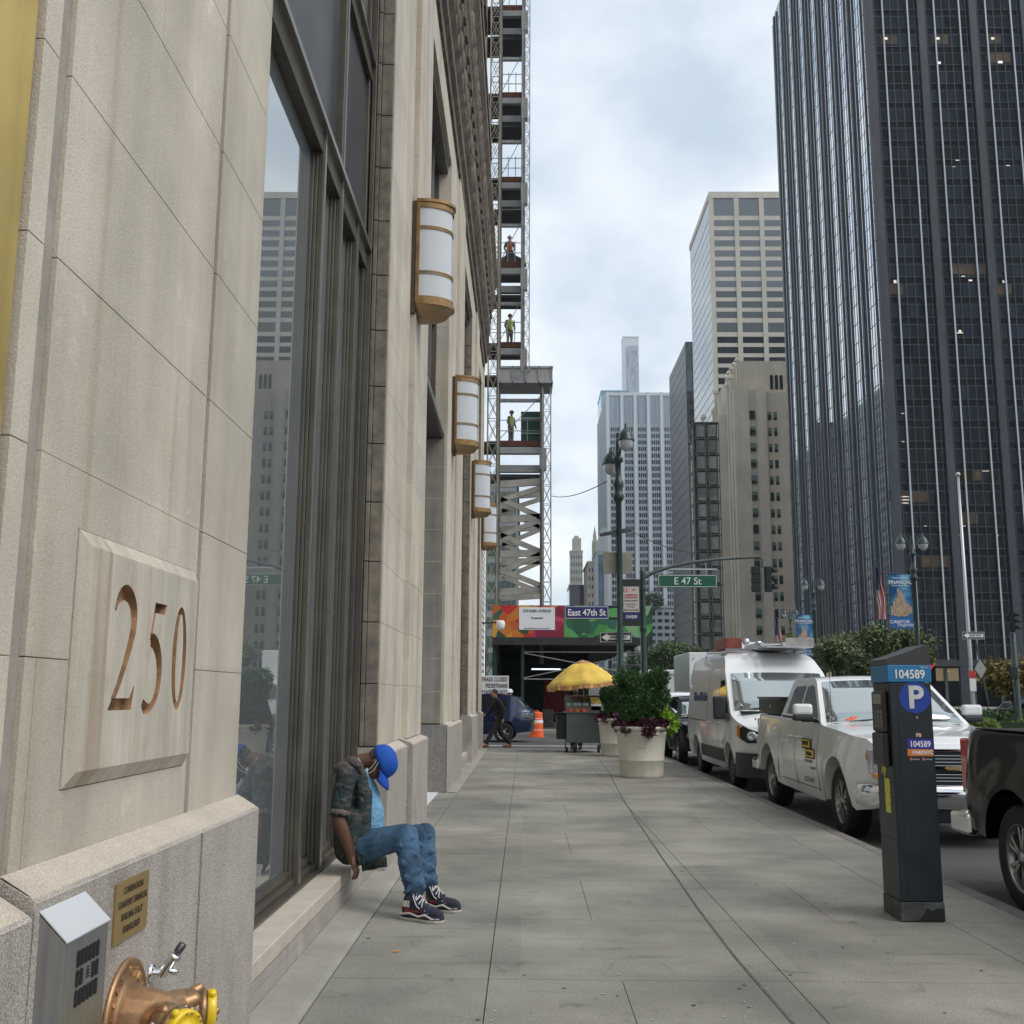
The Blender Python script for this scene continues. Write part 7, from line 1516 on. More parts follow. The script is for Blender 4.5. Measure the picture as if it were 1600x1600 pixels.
# ---- steel frame tower with hoists ----
stc = thing('steel_frame_tower', 'bare steel frame of a tower under construction with open floors', 'construction', (-3, 55, 0))
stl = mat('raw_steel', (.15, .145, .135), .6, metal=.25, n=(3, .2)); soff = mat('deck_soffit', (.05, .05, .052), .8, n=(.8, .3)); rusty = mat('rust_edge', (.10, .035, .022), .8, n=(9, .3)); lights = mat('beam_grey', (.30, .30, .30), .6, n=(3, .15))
Yf = 52.0
xl = at(781, 500, Yf).x; xr = at(816, 500, Yf).x; xr2 = at(846, 750, Yf).x
ys_deck = [10, 146, 278, 411, 536, 690]
for i, yy in enumerate(ys_deck):
    z = at(800, yy, Yf).z; X1 = xr if i < 5 else xr2
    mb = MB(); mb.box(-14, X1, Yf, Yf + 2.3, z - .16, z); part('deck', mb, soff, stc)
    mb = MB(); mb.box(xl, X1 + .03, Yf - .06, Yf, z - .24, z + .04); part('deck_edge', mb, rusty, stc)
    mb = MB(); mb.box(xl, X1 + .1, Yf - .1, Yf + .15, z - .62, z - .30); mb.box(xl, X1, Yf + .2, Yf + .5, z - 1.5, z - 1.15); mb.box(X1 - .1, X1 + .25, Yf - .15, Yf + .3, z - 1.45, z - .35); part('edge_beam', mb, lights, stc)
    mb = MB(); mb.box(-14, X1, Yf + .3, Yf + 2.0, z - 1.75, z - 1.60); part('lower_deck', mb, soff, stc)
    mb = MB()
    for h_ in (.55, 1.1): mb.tube([(xl, Yf, z + h_), (X1, Yf, z + h_)], .022, 5); mb.tube([(X1, Yf, z + h_), (X1, Yf + 5, z + h_)], .022, 5)
    mb.tube([(xl, Yf + .02, z + .1), (X1, Yf + .02, z + 2.4)], .02, 5)
    for k in range(4): x = xl + (X1 - xl) * k / 3; mb.tube([(x, Yf, z), (x, Yf, z + 1.2)], .022, 5)
    mb.box(xl, X1, Yf + .3, Yf + .5, z + 2.15, z + 2.3)
    part('railing', mb, gal, stc)
zlow = at(800, 600, Yf).z; ztop_ = 46
mb = MB()
for x, za, zb_ in ((xl - .05, 3, ztop_), (xr + .02, zlow, ztop_), (xr2 + .02, 3, zlow)): mb.box(x - .10, x + .10, Yf - .12, Yf + .12, za, zb_); mb.box(x - .07, x + .07, Yf + 1.7, Yf + 1.85, za, zb_)
part('column', mb, stl, stc)
mb = MB(); za, zb_ = at(820, 603, Yf).z, at(820, 577, Yf).z; xe = at(862, 590, Yf).x
mb.box(xl, xe, Yf - .5, Yf - .3, za + .1, zb_ - .1); mb.box(xl, xe + .05, Yf - .55, Yf + 1.5, zb_ - .1, zb_); mb.box(xl, xe + .05, Yf - .55, Yf + 1.5, za, za + .1)
for k in range(5): x = xl + (xe - xl) * k / 4; mb.box(x - .03, x + .03, Yf - .55, Yf - .3, za, zb_)
part('transfer_girder', mb, lights, stc)
mb = MB(); z1_, z2_ = at(830, 692, Yf).z, at(830, 641, Yf).z; x0_, x1_ = at(814, 660, Yf).x, at(845, 660, Yf).x
mb.box(x0_, x1_, Yf + .25, Yf + .35, z1_ + .15, z2_); part('green_screen', mb, mat('screen_green', (.012, .06, .045), .6), stc)
mb = MB()
for z in (z1_ + .5, z2_ - .4): mb.box(x0_, x1_, Yf + .2, Yf + .25, z, z + .08)
part('screen_rail', mb, lights, stc)
tr_ = []
for dy, w_ in ((0, .25), (3.2, .22)):
    tr = MB(); tr_.append(tr)
    for a, b in (((782, 782), (845, 762)), ((782, 780), (845, 808)), ((782, 838), (845, 812)), ((782, 836), (845, 862)), ((782, 894), (845, 866)), ((782, 890), (845, 915)), ((782, 812), (845, 808)), ((782, 866), (845, 864)), ((782, 925), (845, 921)), ((782, 757), (845, 753))):
        p, q_ = at(a[0], a[1], Yf), at(b[0], b[1], Yf); p.y += dy; q_.y += dy; tr.bar(p, q_, .18, None, w_ if abs(a[1] - b[1]) > 6 else .34)
for tr in tr_: part('truss', tr, mat('truss_steel', (.36, .34, .30), .65, n=(2, .15)), stc)
def mast(name, label, x0, x1, y0, z0, z1, bay, col, r=.035, rb=.016):
    t = thing(name, label, 'scaffold mast', ((x0 + x1) / 2, y0, z0), group='lattice hoist masts'); w_ = x1 - x0; ch = MB(); br_ = MB()
    P = [(x0, y0), (x1, y0), (x1, y0 + w_), (x0, y0 + w_)]
    for x, y in P: ch.bar((x, y, z0), (x, y, z1), r * 1.6)
    n_ = int((z1 - z0) / bay)
    for i in range(n_):
        za, zb_ = z0 + i * bay, z0 + (i + 1) * bay
        for k in range(4):
            a, b = P[k], P[(k + 1) % 4]; br_.bar((*a, za), (*b, zb_), rb * 1.7); br_.bar((*b, za), (*a, zb_), rb * 1.7); br_.bar((*a, za), (*b, za), rb * 1.9)
    part('chord', ch, col, t); part('lacing', br_, col, t); return t
mcol = mat('mast_grey', (.30, .30, .29), .5, metal=.3, n=(1, .2)); mcol2 = mat('mast_brownish', (.28, .26, .20), .6, n=(.7, .3))
mast('hoist_mast', 'left lattice hoist mast rising just behind the stone building corner', at(763, 500, 51).x, at(779, 500, 51).x, 51.2, 0, 46, 1.15, mcol2)
mast('hoist_mast', 'upper right lattice mast against the sky, standing on the projecting girder', at(816, 300, 51).x, at(827.5, 300, 51).x, 51.2, at(820, 577, 51).z, 46, .8, mcol, .03, .012)
mast('hoist_mast', 'lower right lattice mast under the projecting girder, beside the diagonal trusses', at(848, 780, 51).x, at(861, 780, 51).x, 51.2, zt0 - .5, at(850, 603, 51).z, .95, mcol, .03, .013)
for i, (px, yy, tp) in enumerate(((796, 411, mat('orange_jacket', (.50, .12, .05), .8)), (796, 536, vis), (798, 690, vis))):
    p = at(px, yy, Yf + .5); figure('person', ('worker in an orange jacket leaning on a grey pile, highest open floor in view', 'worker in a yellow vest standing on the floor above the projecting girder', 'worker in a yellow vest beside the dark green screen')[i], (p.x, Yf + .7, at(800, yy, Yf).z), math.radians(-90 + 25 * i), stand, dict(skin=light_skin, top=mat('grey_sleeve', (.12, .12, .12), .9), leg=wk, long=1), hat=mat('hat_brown', (.25, .14, .08), .5) if i else whitehat, vest=tp, s=1.0, vox=.02)
p = at(790, 411, Yf); mb = MB(); mb.prism([(-.75, 0), (.85, 0), (.75, .22), (.3, .45), (.1, .7), (-.05, .7), (-.3, .4), (-.7, .2)], (at(797, 411, Yf).x, Yf + .1, at(800, 411, Yf).z + .005), (1, 0, 0), (0, 0, 1), (0, .5, 0)); tag(part('tarpaulin_pile', mb, mat('tarp_grey', (.08, .08, .085), .8), None, bev=.03), 'grey tarpaulin heap on the highest open floor in view', 'tarpaulin')

# ================= buildings up the avenue =================
def wins(parent, rects, m, name='window', limit=100):
    """rects: (x0,x1,y0,y1,z0,z1) boxes; the first hundred are parts of their own"""
    cache = {}
    for i, r in enumerate(rects[:limit]):
        key = tuple(round(v, 2) for v in (r[1] - r[0], r[3] - r[2], r[5] - r[4]))
        if key not in cache: mb = MB(); mb.box(0, key[0], 0, key[1], 0, key[2]); cache[key] = mb.mesh(name, m)
        o = bpy.data.objects.new(name, cache[key]); C.objects.link(o); o.location = (r[0], r[2], r[4]); o.parent = parent; o.matrix_parent_inverse = parent_inv(parent)
    if len(rects) > limit:
        mb = MB(); [mb.box(*r) for r in rects[limit:]]; o = part(name + 's', mb, m, parent); o['kind'] = 'stuff'
def wglass(name, col, cell, amt, rough=.08, ior=1.6): return mat(name, col, rough, vary=(cell, amt), ior=ior)
# --- black tower ---
bt_ = thing('black_glass_tower', 'huge black glass tower with silver vertical mullions filling the right side', 'skyscraper', (100, 200, 0))
BX, BY, FH, BW = 60.9, 175.0, 3.62, 9.2; NF = 44; H_ = 7 + NF * FH
gtw = mat('tower_glass', (.008, .012, .018), .06, vary=((1.53, 1.53, 3.62), .95), ior=1.24); gsp = mat('tower_spandrel', (.003, .004, .007), .12, vary=((1.53, 1.53, 3.62), .3), ior=1.2)
mb = MB(); mb.box(BX + .3, 150, BY + .3, 243, 7, H_); mb.box(BX + 7, 150, BY + 7, 240, -.1, 7); part('spandrel_glass', mb, gsp, bt_)
fw_ = []; ww_ = []; NB = 9; NBW = 7
for f in range(NF):
    z = 7.6 + f * FH
    for b in range(NB): fw_.append((BX + .7 + b * BW, BX + BW - .7 + b * BW + .7, BY + .2, BY + .31, z + .1, z + 2.35))
    for b in range(NBW): ww_.append((BX + .0, BX + .31, BY + .7 + b * BW + .0, BY + BW + b * BW - .35, z + .08, z + FH - .10))
wins(bt_, fw_, gtw); o = MB(); [o.box(*r) for r in ww_]; part('side_windows', o, mat('tower_glass_side', (.62, .68, .74), .03, metal=.95, vary=((1.53, 1.53, 3.62), .12)), bt_)['kind'] = 'stuff'
cb = mat('tower_column', (.030, .036, .046), .6, metal=.2, streak=(.5, .25), n=(.2, .15)); sv = mat('tower_silver', (.34, .36, .38), .30, metal=.85); thn = mat('tower_thin_mullion', (.045, .055, .068), .6, metal=.1)
mb = MB()
for b in range(NB + 1): x = BX + b * BW; mb.box(x - .05, x + 1.25, BY - .35, BY + .4, -.1, H_)
for b in range(NBW + 1): y = BY + b * BW; mb.box(BX - .3, BX + .4, y - .34, y + .6, -.1, H_)
part('column', mb, cb, bt_)
mb = MB()
for b in range(NB):
    for f in (.27, .79): x = BX + .6 + b * BW + f * (BW - .6); mb.box(x - .13, x + .13, BY - .30, BY + .25, 7, H_)
for b in range(NBW):
    for f in (.27, .79): y = BY + .3 + b * BW + f * (BW - .6); mb.box(BX - .26, BX - .22, y - .12, y + .12, 7, H_)
part('silver_mullion', mb, sv, bt_)
mb = MB()
for b in range(NBW):
    for f in (.27, .79): y = BY + .3 + b * BW + f * (BW - .6); mb.box(BX - .22, BX + .05, y - .11, y + .11, 7, H_)
part('side_fin', mb, mat('side_fin_dark', (.018, .016, .018), .5), bt_)
mb = MB()
for b in range(NB):
    for f in (.115, .44, .61, .94): x = BX + .6 + b * BW + f * (BW - .6); mb.box(x - .045, x + .045, BY + .05, BY + .25, 7, H_)
for b in range(NBW):
    for f in (.115, .44, .61, .94): y = BY + .3 + b * BW + f * (BW - .6); mb.box(BX - .07, BX + .25, y - .03, y + .03, 7, H_)
for f in range(NF + 1):
    z = 7.5 + f * FH
    for dz in (0, 1.28 - 3.62 + 2.4 + 2.32 - .0): mb.box(BX, BX + NB * BW, BY + .10, BY + .27, z + dz - .05 if dz else z, z + (dz + .05 if dz else .1))
    mb.box(BX - .04, BX + .27, BY, BY + NBW * BW, z, z + .10)
part('mullion_grid', mb, thn, bt_)
mb = MB(); mb.box(BX - .2, BX + NB * BW, BY - .4, BY + .3, 6.4, 7.4); mb.box(BX - .4, BX + .3, BY - .39, BY + NBW * BW, 6.4, 7.39); part('lobby_canopy', mb, mat('canopy_dark', (.02, .022, .025), .5), bt_)
mb = MB()
for b in range(NB + 1):
    for fx in (0, .5): x = BX + b * BW + fx * BW; mb.box(x, x + .5, BY + 6.4, BY + 6.9, -.1, 6.4)
part('lobby_frame', mb, mat('lobby_frame', (.13, .15, .15), .4, metal=.6), bt_)
mb = MB(); mb.box(BX + 8, 149, BY + 6.95, BY + 7, 4.2, 6.3); part('lobby_band', mb, mat('lobby_glow', (.30, .25, .17), .7, emit=((.8, .62, .35), .10)), bt_)  # glow put into the band stands in for the lit lobby interior
warm = mat('ceiling_lamp_warm', (.9, .7, .35), .5, emit=((1, .68, .32), .7)); cool = mat('ceiling_lamp_cool', (.9, .9, .8), .5, emit=((1, .85, .6), .22)); glow = mat('room_glow', (.035, .024, .012), .8, emit=((.8, .5, .22), .012), n=(.5, .6))
mb = MB(); mb3 = MB()
for px, py, w_, h in ((1388, 55, 12, 9), (1468, 55, 12, 9), (1554, 54, 9, 9), (1560, 92, 18, 11), (1397, 438, 12, 13), (1515, 435, 26, 11), (1566, 438, 12, 14), (1510, 742, 22, 13), (1502, 738, 20, 8), (1420, 782, 30, 12), (1505, 795, 22, 8), (1462, 880, 22, 10)):
    a = at(px - w_, py + h, BY + .19); b = at(px + w_, py - h, BY + .19); za = 7.6 + FH * round((a.z / 2 + b.z / 2 - 8.8) / FH); part('room_glow_pane', MB().box(a.x, b.x, BY + .185, BY + .2, za + .5, za + 2.3), glow, bt_)  # glowing panes laid over the glass stand in for lit rooms behind
for px, py, w_, h in ((1383, 60, 5, 3), (1465, 60, 4, 3), (1552, 60, 4, 3), (1467, 98, 4, 3), (1563, 97, 5, 3), (1400, 440, 5, 4), (1490, 260, 4, 1.5), (1496, 250, 4, 1.5), (1575, 259, 4, 1.5), (1437, 330, 3, 1.5), (1505, 432, 4, 1.5), (1516, 438, 4, 2), (1570, 440, 5, 3), (1500, 520, 7, 1.2), (1540, 736, 8, .7), (1412, 776, 16, 1), (1412, 781, 15, 1), (1410, 786, 14, 1), (1395, 646, 5, 1), (1412, 646, 5, 1), (1446, 822, 3, 1), (1507, 822, 3, 1), (1497, 837, 4, 1), (1558, 837, 3, 1), (1393, 690, 3, 1), (1411, 690, 3, 1), (1500, 517, 3, 2), (1440, 1035, 6, 1.2), (1540, 1043, 8, 1), (1552, 1055, 10, 1.2), (1505, 1047, 5, 1)):
    w_ *= .7; h *= .6; a = at(px - w_, py + h, BY + .17); b = at(px + w_, py - h, BY + .17)
    yq = BY + .17 if py < 1000 else BY + 6.9
    part('ceiling_lamp', MB().box(a.x, b.x, yq, yq + .01, a.z, b.z), cool, bt_)

mb = MB(); a = at(1451, 1038, BY - .6); mb.prism([(0, -1.2), (1.1, 0), (.9, .9), (.3, 1.0), (0, .6), (-.3, 1.0), (-.9, .9), (-1.1, 0)], (a.x, BY - .6, a.z), (1, 0, 0), (0, 0, 1), (0, .1, 0)); t = tag(part('red_emblem', mb, mat('emblem_red', (.6, .02, .03), .5), None), 'red emblem hung in the ground floor of the black tower', 'emblem')
mb = MB(); mb.box(62, 92, 120, 121.5, 1.6, 2.6); mb.box(62, 92, 120, 121.5, -.139, .8); tag(part('plaza_wall', mb, mat('plaza_yellow', (.60, .43, .10), .6, n=(.5, .2)), None), 'long low yellow band beyond the median in front of the black tower', 'barrier')
# --- generic far tower helper: box with its own face grid
def face_rects(x0, x1, z0, z1, nx, nz, fx, fz, y, d=.15):
    R_ = []; w_ = (x1 - x0) / nx; h = (z1 - z0) / nz
    for k in range(nz):
        for i in range(nx): xa_ = x0 + w_ * (i + (1 - fx) / 2); za_ = z0 + h * (k + (1 - fz) / 2); R_.append((xa_, xa_ + w_ * fx, y - d, y + .2, za_, za_ + h * fz))
    return R_
def side_rects(y0, y1, z0, z1, ny, nz, fy, fz, x, d=.15): return [(r[2], r[3], r[0], r[1], r[4], r[5]) for r in [(a, b, x - d, x + .2, e, f) for a, b, _, _, e, f in face_rects(y0, y1, z0, z1, ny, nz, fy, fz, 0)]]
# cream grid tower
Y = 330; a = at(1113, 306, Y); ct_x = at(1118, 640, Y).x; top = at(1150, 300, Y).z
yb = ct_x * 1670 / 270 * 1.0
cg = thing('cream_grid_tower', 'pale concrete grid office tower rising behind the tan stepped building', 'skyscraper', (ct_x + 20, Y, 0)); cx0, cx1 = ct_x, ct_x + 33.5
mb = MB(); mb.box(cx0, cx1, Y, 372, -.1, top); part('frame', mb, mat('cream_concrete', (.50, .47, .415), .85, n=(.05, .06), streak=(.3, .08)), cg)
zA = at(1150, 308, Y).z; zB = at(1150, 337, Y).z; gw = wglass('cream_tower_glass', (.12, .135, .15), (8.3, 8.3, 3.3), .35); gd = wglass('cream_tower_dark', (.035, .04, .048), (2, 2, 2), .2)
fh = (at(1150, 345, Y).z - at(1150, 500, Y).z) / 10.0
wins(cg, face_rects(cx0 + .6, cx1, zB, zA, 4, 1, .84, 1, Y, .02) + [(cx0 + 1.2 + (cx1 - cx0 - .6) / 4 * i, cx0 + .1 + (cx1 - cx0 - .6) / 4 * (i + 1), Y - .02, Y + .2, at(1150, 519, Y).z, at(1150, 504, Y).z) for i in range(4)] + face_rects(cx0 + .6, cx1, at(1150, 500, Y).z, at(1150, 341, Y).z, 4, 10, .86, .62, Y, .02), gw)
wins(cg, face_rects(cx0 + .6, cx1, 20, at(1150, 523, Y).z, 4, int((at(1150, 523, Y).z - 20) / fh), .86, .62, Y, .02), gd, 'lower_window', 40)
sg_ = mat('cream_side_glass', (.25, .28, .30), .05, metal=.6, vary=((4, 3.5, 40), .15)); nz = 28
mb = MB(); zt_ = at(1150, 341, Y).z
for k in range(nz): z = zt_ - (k + 1) * fh; mb.box(cx0 - .04, cx0 + .2, Y + 1, 371, z + .5, z + fh - .15)
mb.box(cx0 - .04, cx0 + .2, Y + 1, 371, zB, zA - 1); part('side_glazing', mb, sg_, cg)
mb = MB(); mb.box(cx0 - .3, cx1, Y - .3, 372.3, top - 2.2, top); part('parapet', mb, mat('cream_concrete', (.5, .47, .415)), cg)
mb = MB()
for i in range(5): x = cx0 + .3 + (cx1 - cx0 - .6) / 4 * i; mb.box(x - .7, x + .7, Y - .25, Y, 0, zA)
part('pier', mb, mat('cream_concrete', (.5, .47, .415)), cg)
# tan stepped building with ribs
Y = 280; tan_m = mat('tan_limestone', (.46, .415, .345), .9, n=(.12, .08), streak=(.25, .10), fine=(1.5, .05))
PX_ = lambda p, y=Y: at(p, 800, y).x
x0, xw1, x9 = PX_(1151), PX_(1203), PX_(1262)
tb = thing('tan_stepped_building', 'tan art deco building with stepped crown and green-shaded windows', 'building', (x0 + 8, Y, 0))
z1_ = at(1150, 603, Y).z; z2_ = at(1180, 557, Y).z; yq = 322; TH = at(1165, 800, Y).x
mb = MB(); mb.box(x0, xw1, Y, yq, -.1, z1_ - 1); mb.box(PX_(1167), x9, Y + 4, yq - 6, z1_ - 1, z2_); mb.box(xw1, x9, Y + 1.0, yq, -.1, z1_ - 1.5)
mb.box(x0 + .02, PX_(1176), Y - .35, Y, 12, z1_ + .4); mb.box(PX_(1188), xw1, Y - .35, Y, 12, z1_ - .2)
part('wall', mb, tan_m, tb)
mb = MB(); mb.box(x0 - 2.5, x0 + 2, Y + 8, yq + 5, -.1, z1_ - 6); mb.box(x0 - 4.8, x0 - 2.5, Y + 16, yq + 5, -.1, z1_ - 11); part('setback_wall', mb, tan_m, tb)
mb = MB()
for k in range(10):
    yy = Y + 1.5 + k * 4.2; zt_ = z1_ + (3.5 - .9 * k if k < 3 else -.8 * k) - 1; xo = x0 - (0 if k < 2 else 2.5 if k < 4 else 4.8); mb.box(xo - .5, xo + .1, yy, yy + 1.3, 10, zt_); mb.lathe([(.85, 0), (.8, .6), (.5, 1.2), (.01, 1.5)], (xo - .1, yy + .65, zt_), 8)
for k in range(5): yy = Y + 5 + k * 4; mb.box(PX_(1167) - .5, PX_(1167) + .1, yy, yy + 1.2, z1_, z2_ + .4); mb.lathe([(.8, 0), (.75, .5), (.4, 1.0), (.01, 1.2)], (PX_(1167) - .2, yy + .6, z2_ + .4), 8)
part('rib', mb, tan_m, tb)
fh = (at(1180, 641, Y).z - at(1180, 993, Y).z) / 13.6; R_ = []; Bl = []
for k in range(18):
    z = at(1180, 655, Y).z - k * fh
    for i, (pa, pb) in enumerate(((1175.5, 1184), (1206.5, 1212), (1215.5, 1221), (1238, 1244), (1247, 1253))):
        if z < 3: continue
        yy = Y - .06 if i == 0 else Y + .94
        if i == 0: yy = Y - .41
        R_.append((PX_(pa), PX_(pb), yy, yy + .2, z, z + fh * .52))
        if (k * 5 + i * 3) % 7: Bl.append((PX_(pa), PX_(pb), yy - .03, yy - .005, z + fh * .52 * (.35 + .25 * ((k + i) % 2)), z + fh * .52))
wins(tb, R_, mat('tan_window_glass', (.020, .026, .028), .08), 'window')
wins(tb, Bl, mat('green_blind', (.07, .12, .11), .7, vary=((3, 3, 3), .3)), 'blind', 80)
wins(tb, [(x0 - .06, x0 + .2, Y + 3.6 + k % 4 * 4.2, Y + 4.6 + k % 4 * 4.2, 12 + (k // 4) * fh * 1.0, 13.8 + (k // 4) * fh) for k in range(60)], mat('tan_window_glass', (.020, .026, .028)), 'side_window')
mb = MB(); yA = Y + 3.9
for i in range(3): x = at(1203 + 7.5 * i, 590, yA).x; mb.box(x, x + .85, yA, yA + .2, z1_ + .2, z1_ + 3.9); mb.lathe([(.425, 0), (.425, .2)], n=14, M=Matrix.Translation((x + .425, yA + .2, z1_ + 3.9)) @ Matrix.Rotation(PI / 2, 4, 'X'))
part('arched_window', mb, mat('tan_window_glass', (.025, .035, .035)), tb)

# scaffold hoist tower
Y = 262; x0 = at(1077, 800, Y).x; x1 = at(1127, 800, Y).x; zt_ = at(1100, 660, Y).z
sc_ = thing('scaffold_hoist_tower', 'tall scaffold hoist of stacked dark bays in front of the tan building', 'scaffold', (x0, Y, 0))
mb = MB(); fh = zt_ / 17; 
for k in range(18):
    z = k * fh; mb.box(x0 + 1.3, x1, Y, Y + 6, z - .12, z + .12)
for x in (x0 + 1.3, x0 + 2.1, x0 + 4.3, x0 + 5.0, x0 + 7.2, x1 - .2): mb.box(x, x + .22, Y - .05, Y + .2, 0, zt_); mb.box(x, x + .22, Y + 5.7, Y + 6, 0, zt_)
part('frame', mb, mat('scaffold_steel', (.085, .08, .07), .6, n=(.4, .3)), sc_)
mb = MB()
for k in range(17):
    z = k * fh; mb.box(x0 + 2.35, x0 + 4.25, Y + .3, Y + .4, z + .5, z + fh - .5); mb.box(x0 + 5.25, x0 + 7.15, Y + .3, Y + .4, z + .5, z + fh - .5)
part('mesh_panel', mb, mat('mesh_panel', (.20, .20, .185), .7, vary=((3, 9, 3.6), .35), n=(2.5, .3)), sc_)
mb = MB(); mb.box(x0 + 1.4, x1, Y + 2.5, Y + 2.7, 0, zt_ - .2); part('back_screen', mb, mat('screen_dark', (.035, .042, .04), .8, n=(.5, .3)), sc_)
mb = MB()
for k in range(17):
    z = k * fh; mb.bar((x0, Y, z), (x0 + 1.2, Y, z + fh / 2), .13); mb.bar((x0 + 1.2, Y, z + fh / 2), (x0, Y, z + fh), .13); mb.bar((x0, Y, z + fh / 2), (x0 + 1.2, Y, z + fh / 2), .1); mb.bar((x0 + 5.1 - .8, Y - .3, z), (x0 + 5.2, Y - .3, z + fh), .08); mb.bar((x0 + 5.2, Y - .3, z), (x0 + 4.3, Y - .3, z + fh), .08)
for x in (x0, x0 + 1.2): mb.box(x - .09, x + .09, Y - .1, Y + .1, 0, zt_ - 2)
part('lacing', mb, mat('lacing_pale', (.22, .22, .20), .6), sc_)
# dark slab tower
Y = 400; x0 = at(1077, 800, Y).x; yb = x0 * 1670 / 232; zt_ = at(1083, 534, Y).z
dk = thing('dark_slab_tower', 'dark slab tower between the white gridded tower and the scaffold hoist', 'skyscraper', (x0 + 15, Y, 0))
mb = MB(); mb.box(x0, x0 + 30, Y, yb, -.1, zt_); part('wall', mb, mat('dark_slab_panel', (.032, .037, .045), .4, vary=((6, 6, 4), .12), n=(.1, .1)), dk)
wins(dk, face_rects(x0 + .5, x0 + 30, 20, zt_ - 22, 8, int((zt_ - 42) / 4.2), .75, .5, Y, .05), wglass('dark_slab_glass', (.02, .025, .04), (3.7, 3, 4.2), .5), 'window', 100)
mb = MB(); [mb.box(x0 + .3 + 2.2 * k, x0 + 2.2 + 2.2 * k, Y - .1, Y + .1, zt_ - 20, zt_ - .5) for k in range(13)]; part('teal_crown_glass', mb, wglass('teal_glass', (.07, .13, .14), (2.2, 3, 9), .25), dk)
mb = MB(); [mb.box(x0 - .08, x0 + .02, Y, yb, z, z + .12) for z in np.arange(4, zt_, 4.2)]; part('panel_joint', mb, mat('panel_joint', (.015, .017, .02), .6), dk)
# white gridded tower, bluish distance haze mixed into its colours
Y = 520; x0 = at(949, 800, Y).x; yb = x0 * 1670 / 116; zt_ = at(1000, 616, Y).z; x1 = x0 + 42
wg = thing('white_gridded_tower', 'white office tower with vertical piers and rows of dark windows', 'skyscraper', (x0 + 20, Y, 0)); wc = mat('white_pier_hazed', (.52, .55, .58), .6, n=(.05, .05))
mb = MB(); mb.box(x0, x1, Y, yb, -.1, zt_); part('wall', mb, mat('white_spandrel', (.34, .385, .43), .6, n=(.03, .08)), wg)
bays = [at(p, 800, Y).x for p in (951, 973.5, 994.5, 1015.5, 1036.5, 1056, 1076)]
mb = MB()
for x in bays: mb.box(x - .75, x + .75, Y - .7, Y, 0, zt_ + 1)
mb.box(x0 - .3, x1, Y - .4, Y, zt_ - .8, zt_ + .8); part('pier', mb, wc, wg)
mb = MB(); [mb.box(x0 - .5, x0, y, y + 1.4, 0, zt_) for y in np.arange(Y, yb, 8.5)]; part('side_pier', mb, wc, wg)
fh = (at(1000, 672, Y).z - at(1000, 949, Y).z) / 26.5; R_ = []
for k in range(40):
    z = at(1000, 667, Y).z - (k + 1) * fh
    if z < 2: break
    for i in range(6):
        w_ = bays[i + 1] - bays[i]; R_.append((bays[i] + 1.35, bays[i + 1] - 1.35, Y - .06, Y + .1, z + fh * .30, z + fh * .92))
R_.sort(key=lambda r: -r[4]); wins(wg, R_, mat('white_tower_glass', (.028, .035, .05), .1, vary=((1.5, 1.5, 3.3), .5)), 'window', 100)
mb = MB()
for i in range(6):
    for k in range(1, 4): x = bays[i] + 1.35 + (bays[i + 1] - bays[i] - 2.7) * k / 4; mb.box(x - .12, x + .12, Y - .25, Y - .07, 0, zt_ - 1)
part('fin', mb, mat('white_spandrel2', (.36, .41, .46), .6), wg)
mb = MB(); zc_ = at(1000, 662, Y).z
for i in range(6): mb.box(bays[i] + .8, bays[i + 1] - .8, Y - .08, Y + .1, zc_, zt_ - 2)
part('crown_louvre', mb, mat('louvre_blue_grey', (.26, .32, .38), .5, vary=((.8, 3, 90), .18)), wg)
# podium in front of it and other far buildings
def simple(name, label, pxa, pxb, ytop, Y, depth, m, wm_=None, nx=4, nz=10, fx=.6, fz=.5, side_px=None, cat='building', zlow=5):
    x0, x1 = at(pxa, 800, Y).x, at(pxb, 800, Y).x; zt_ = at((pxa + pxb) / 2, ytop, Y).z; t = thing(name, label, cat, ((x0 + x1) / 2, Y, 0)); mb = MB(); mb.box(x0, x1, Y, Y + depth, -.1, zt_); part('wall', mb, m, t)
    if wm_: wins(t, face_rects(x0, x1, zlow, zt_ - 1, nx, nz, fx, fz, Y, .08), wm_, 'window', 100)
    mb = MB(); mb.box(x0 - .3, x1 + .3, Y - .3, Y + depth, zt_, zt_ + .8); part('parapet', mb, m, t); return t, x0, x1, zt_
pale_g = wglass('pale_tower_glass', (.14, .17, .20), (3, 3, 4), .3)
t, a, b, c = simple('white_podium', 'low pale podium with square windows at the foot of the white gridded tower', 1012, 1076, 950, 480, 20, mat('podium_pale', (.36, .40, .43), .7), wglass('podium_glass', (.03, .037, .05), (3, 3, 4), .4), 6, 11, .66, .45)
foliage('roof_bush', t, [((at(1022, 943, 482).x, 482, at(1022, 943, 482).z), (4.5, 3, 4.5))], dkg, 900, .8, 8)
simple('slim_white_tower', 'slender pale tower topping the skyline behind the white gridded tower', 977, 1002, 527, 950, 16, mat('slim_pale', (.50, .54, .58), .6), None, cat='skyscraper')
mb = MB(); X_ = at(982, 700, 949).x; X2 = at(999, 700, 949).x; mb.box(X_, X2, 949, 949.8, at(990, 630, 949).z, at(990, 540, 949).z); tag(part('crown_grille', mb, mat('grille_grey', (.30, .34, .38), .5, vary=((1.8, 3, 4), .2)), bpy.data.objects['slim_white_tower']), 'x', 'x'); del bpy.data.objects['crown_grille']['category'], bpy.data.objects['crown_grille']['label']
simple('blue_glass_tower', 'pale blue glass tower peeking over the left of the white gridded tower', 941, 985, 612, 640, 30, mat('blue_glass_wall', (.20, .34, .42), .15, vary=((5, 5, 4), .12)), None, cat='skyscraper')
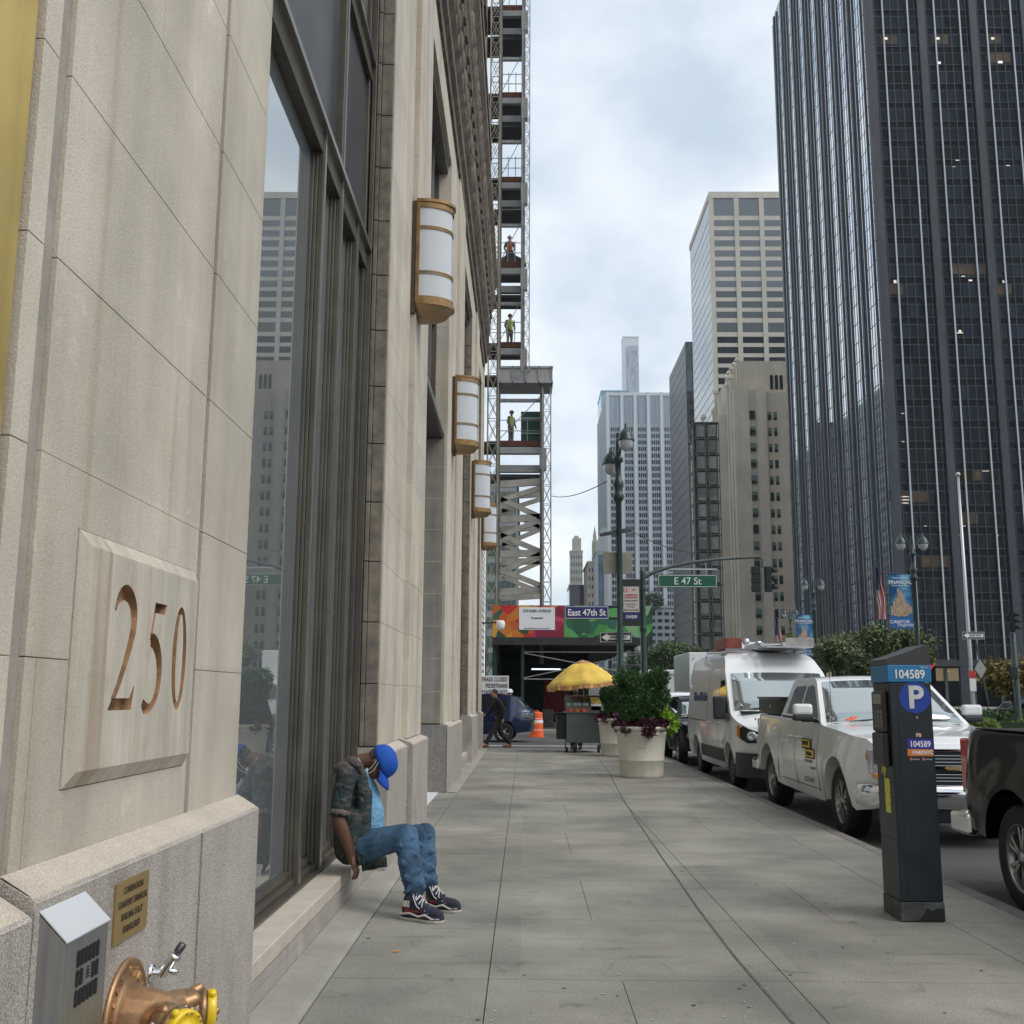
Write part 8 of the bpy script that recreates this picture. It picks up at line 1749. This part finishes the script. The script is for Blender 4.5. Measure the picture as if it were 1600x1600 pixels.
t, a, b, c = simple('distant_cream_tower', 'distant cream residential tower with setback top, low on the left skyline', 891, 910, 862, 700, 14, mat('cream_far', (.46, .43, .37), .8), pale_g, 5, 18, .5, .5, cat='skyscraper')
mb = MB(); w_ = b - a; mb.box(a + w_ * .2, b - w_ * .1, 702, 712, c, at(900, 840, 700).z); mb.box(a + w_ * .35, b - w_ * .3, 703, 710, at(900, 840, 700).z, at(900, 836, 700).z); part('setback_top', mb, mat('cream_far', (.46, .43, .37)), t)
simple('navy_block', 'small dark navy glass block below the distant cream tower', 889, 918, 917, 430, 20, wglass('navy_glass', (.015, .025, .05), (3, 3, 3), .25), None)
t, a, b, c = simple('old_stone_building', 'old tan stone building with a spire left of the white gridded tower', 918, 932, 880, 400, 30, tan_m, wglass('old_glass', (.05, .05, .05), (2, 2, 2), .2), 3, 14, .4, .5)
mb = MB(); mb.box(at(926, 800, 402).x, at(933, 800, 402).x, 402, 408, c, at(930, 845, 402).z); mb.lathe([(1.0, 0), (.6, 1.5), (.7, 2), (.05, 6)], (at(930, 840, 402).x, 405, at(930, 845, 402).z), 8); part('spire', mb, tan_m, t)
t, a, b, c = simple('slanted_glass_building', 'narrow blue glass and white building with a slanted roof beside the lamp post', 932, 949, 862, 380, 25, mat('white_panel_wall', (.50, .52, .54), .6), None)
mb = MB(); mb.box(a + (b - a) * .1, a + (b - a) * .62, 379.9, 380.1, 4, c - 1); part('window_strip', mb, wglass('blue_strip_glass', (.04, .10, .16), (4, 4, 3.2), .35), t)
mb = MB(); mb.prism([(a, c + .8), (b, c + .8), (b, c + 8), (a + (b - a) * .55, c + 9)], (0, 379.8, 0), (1, 0, 0), (0, 0, 1), (0, 20, 0)); part('slanted_roof', mb, mat('white_panel_wall', (.5, .52, .54)), t)
# buildings of the left row seen through the trusses, plus an unseen block added for the black glass to mirror
t, a, b, c = simple('left_row_building', 'pale green glass building seen through the diagonal trusses', 760, 807, 752, 150, 60, mat('left_row_wall', (.20, .215, .21), .6, n=(.2, .15)), wglass('left_row_glass', (.06, .09, .085), (2, 2, 4), .5), 6, 10, .8, .62)
for nm, lb, x0, x1, y0, y1, h, m_ in (('unseen_reflection_block', 'unseen grey block added to darken the reflection in the black tower', -95, -25, 390, 660, 128, mat('west_block', (.16, .17, .165), .7, n=(.05, .2))),):
    t = thing(nm, lb, 'building', ((x0 + x1) / 2, y0, 0)); mb = MB(); mb.box(x0, x1, y0, y1, -.1, h); part('wall', mb, m_, t); xf = x1 if x0 < 0 else x0; n_ = int((y1 - y0) / 6)
    wins(t, [((xf - .1), (xf + .1), y0 + 1 + 6 * i, y0 + 5.5 + 6 * i, 4 + 4 * k, 6.3 + 4 * k) for k in range(int(h / 4) - 1) for i in range(n_)], wglass('block_glass', (.03, .035, .04), (3, 3, 4), .4), 'window', 100)
# ================= air =================
hz = MB(); hz.box(-140, 200, -30, 1010, -1.2, 260)
hm = bpy.data.materials.new('haze'); hm.use_nodes = True; q = hm.node_tree; q.nodes.remove(q.nodes['Principled BSDF']); v = q.nodes.new('ShaderNodeVolumePrincipled')
v.inputs['Color'].default_value = (.80, .87, .95, 1); v.inputs['Density'].default_value = .00012; q.links.new(v.outputs[0], q.nodes['Material Output'].inputs['Volume'])
o = part('haze', hz, hm, None); o['kind'] = 'stuff'; o['label'] = 'thin pale city haze that makes the far towers fade'; o['category'] = 'haze'
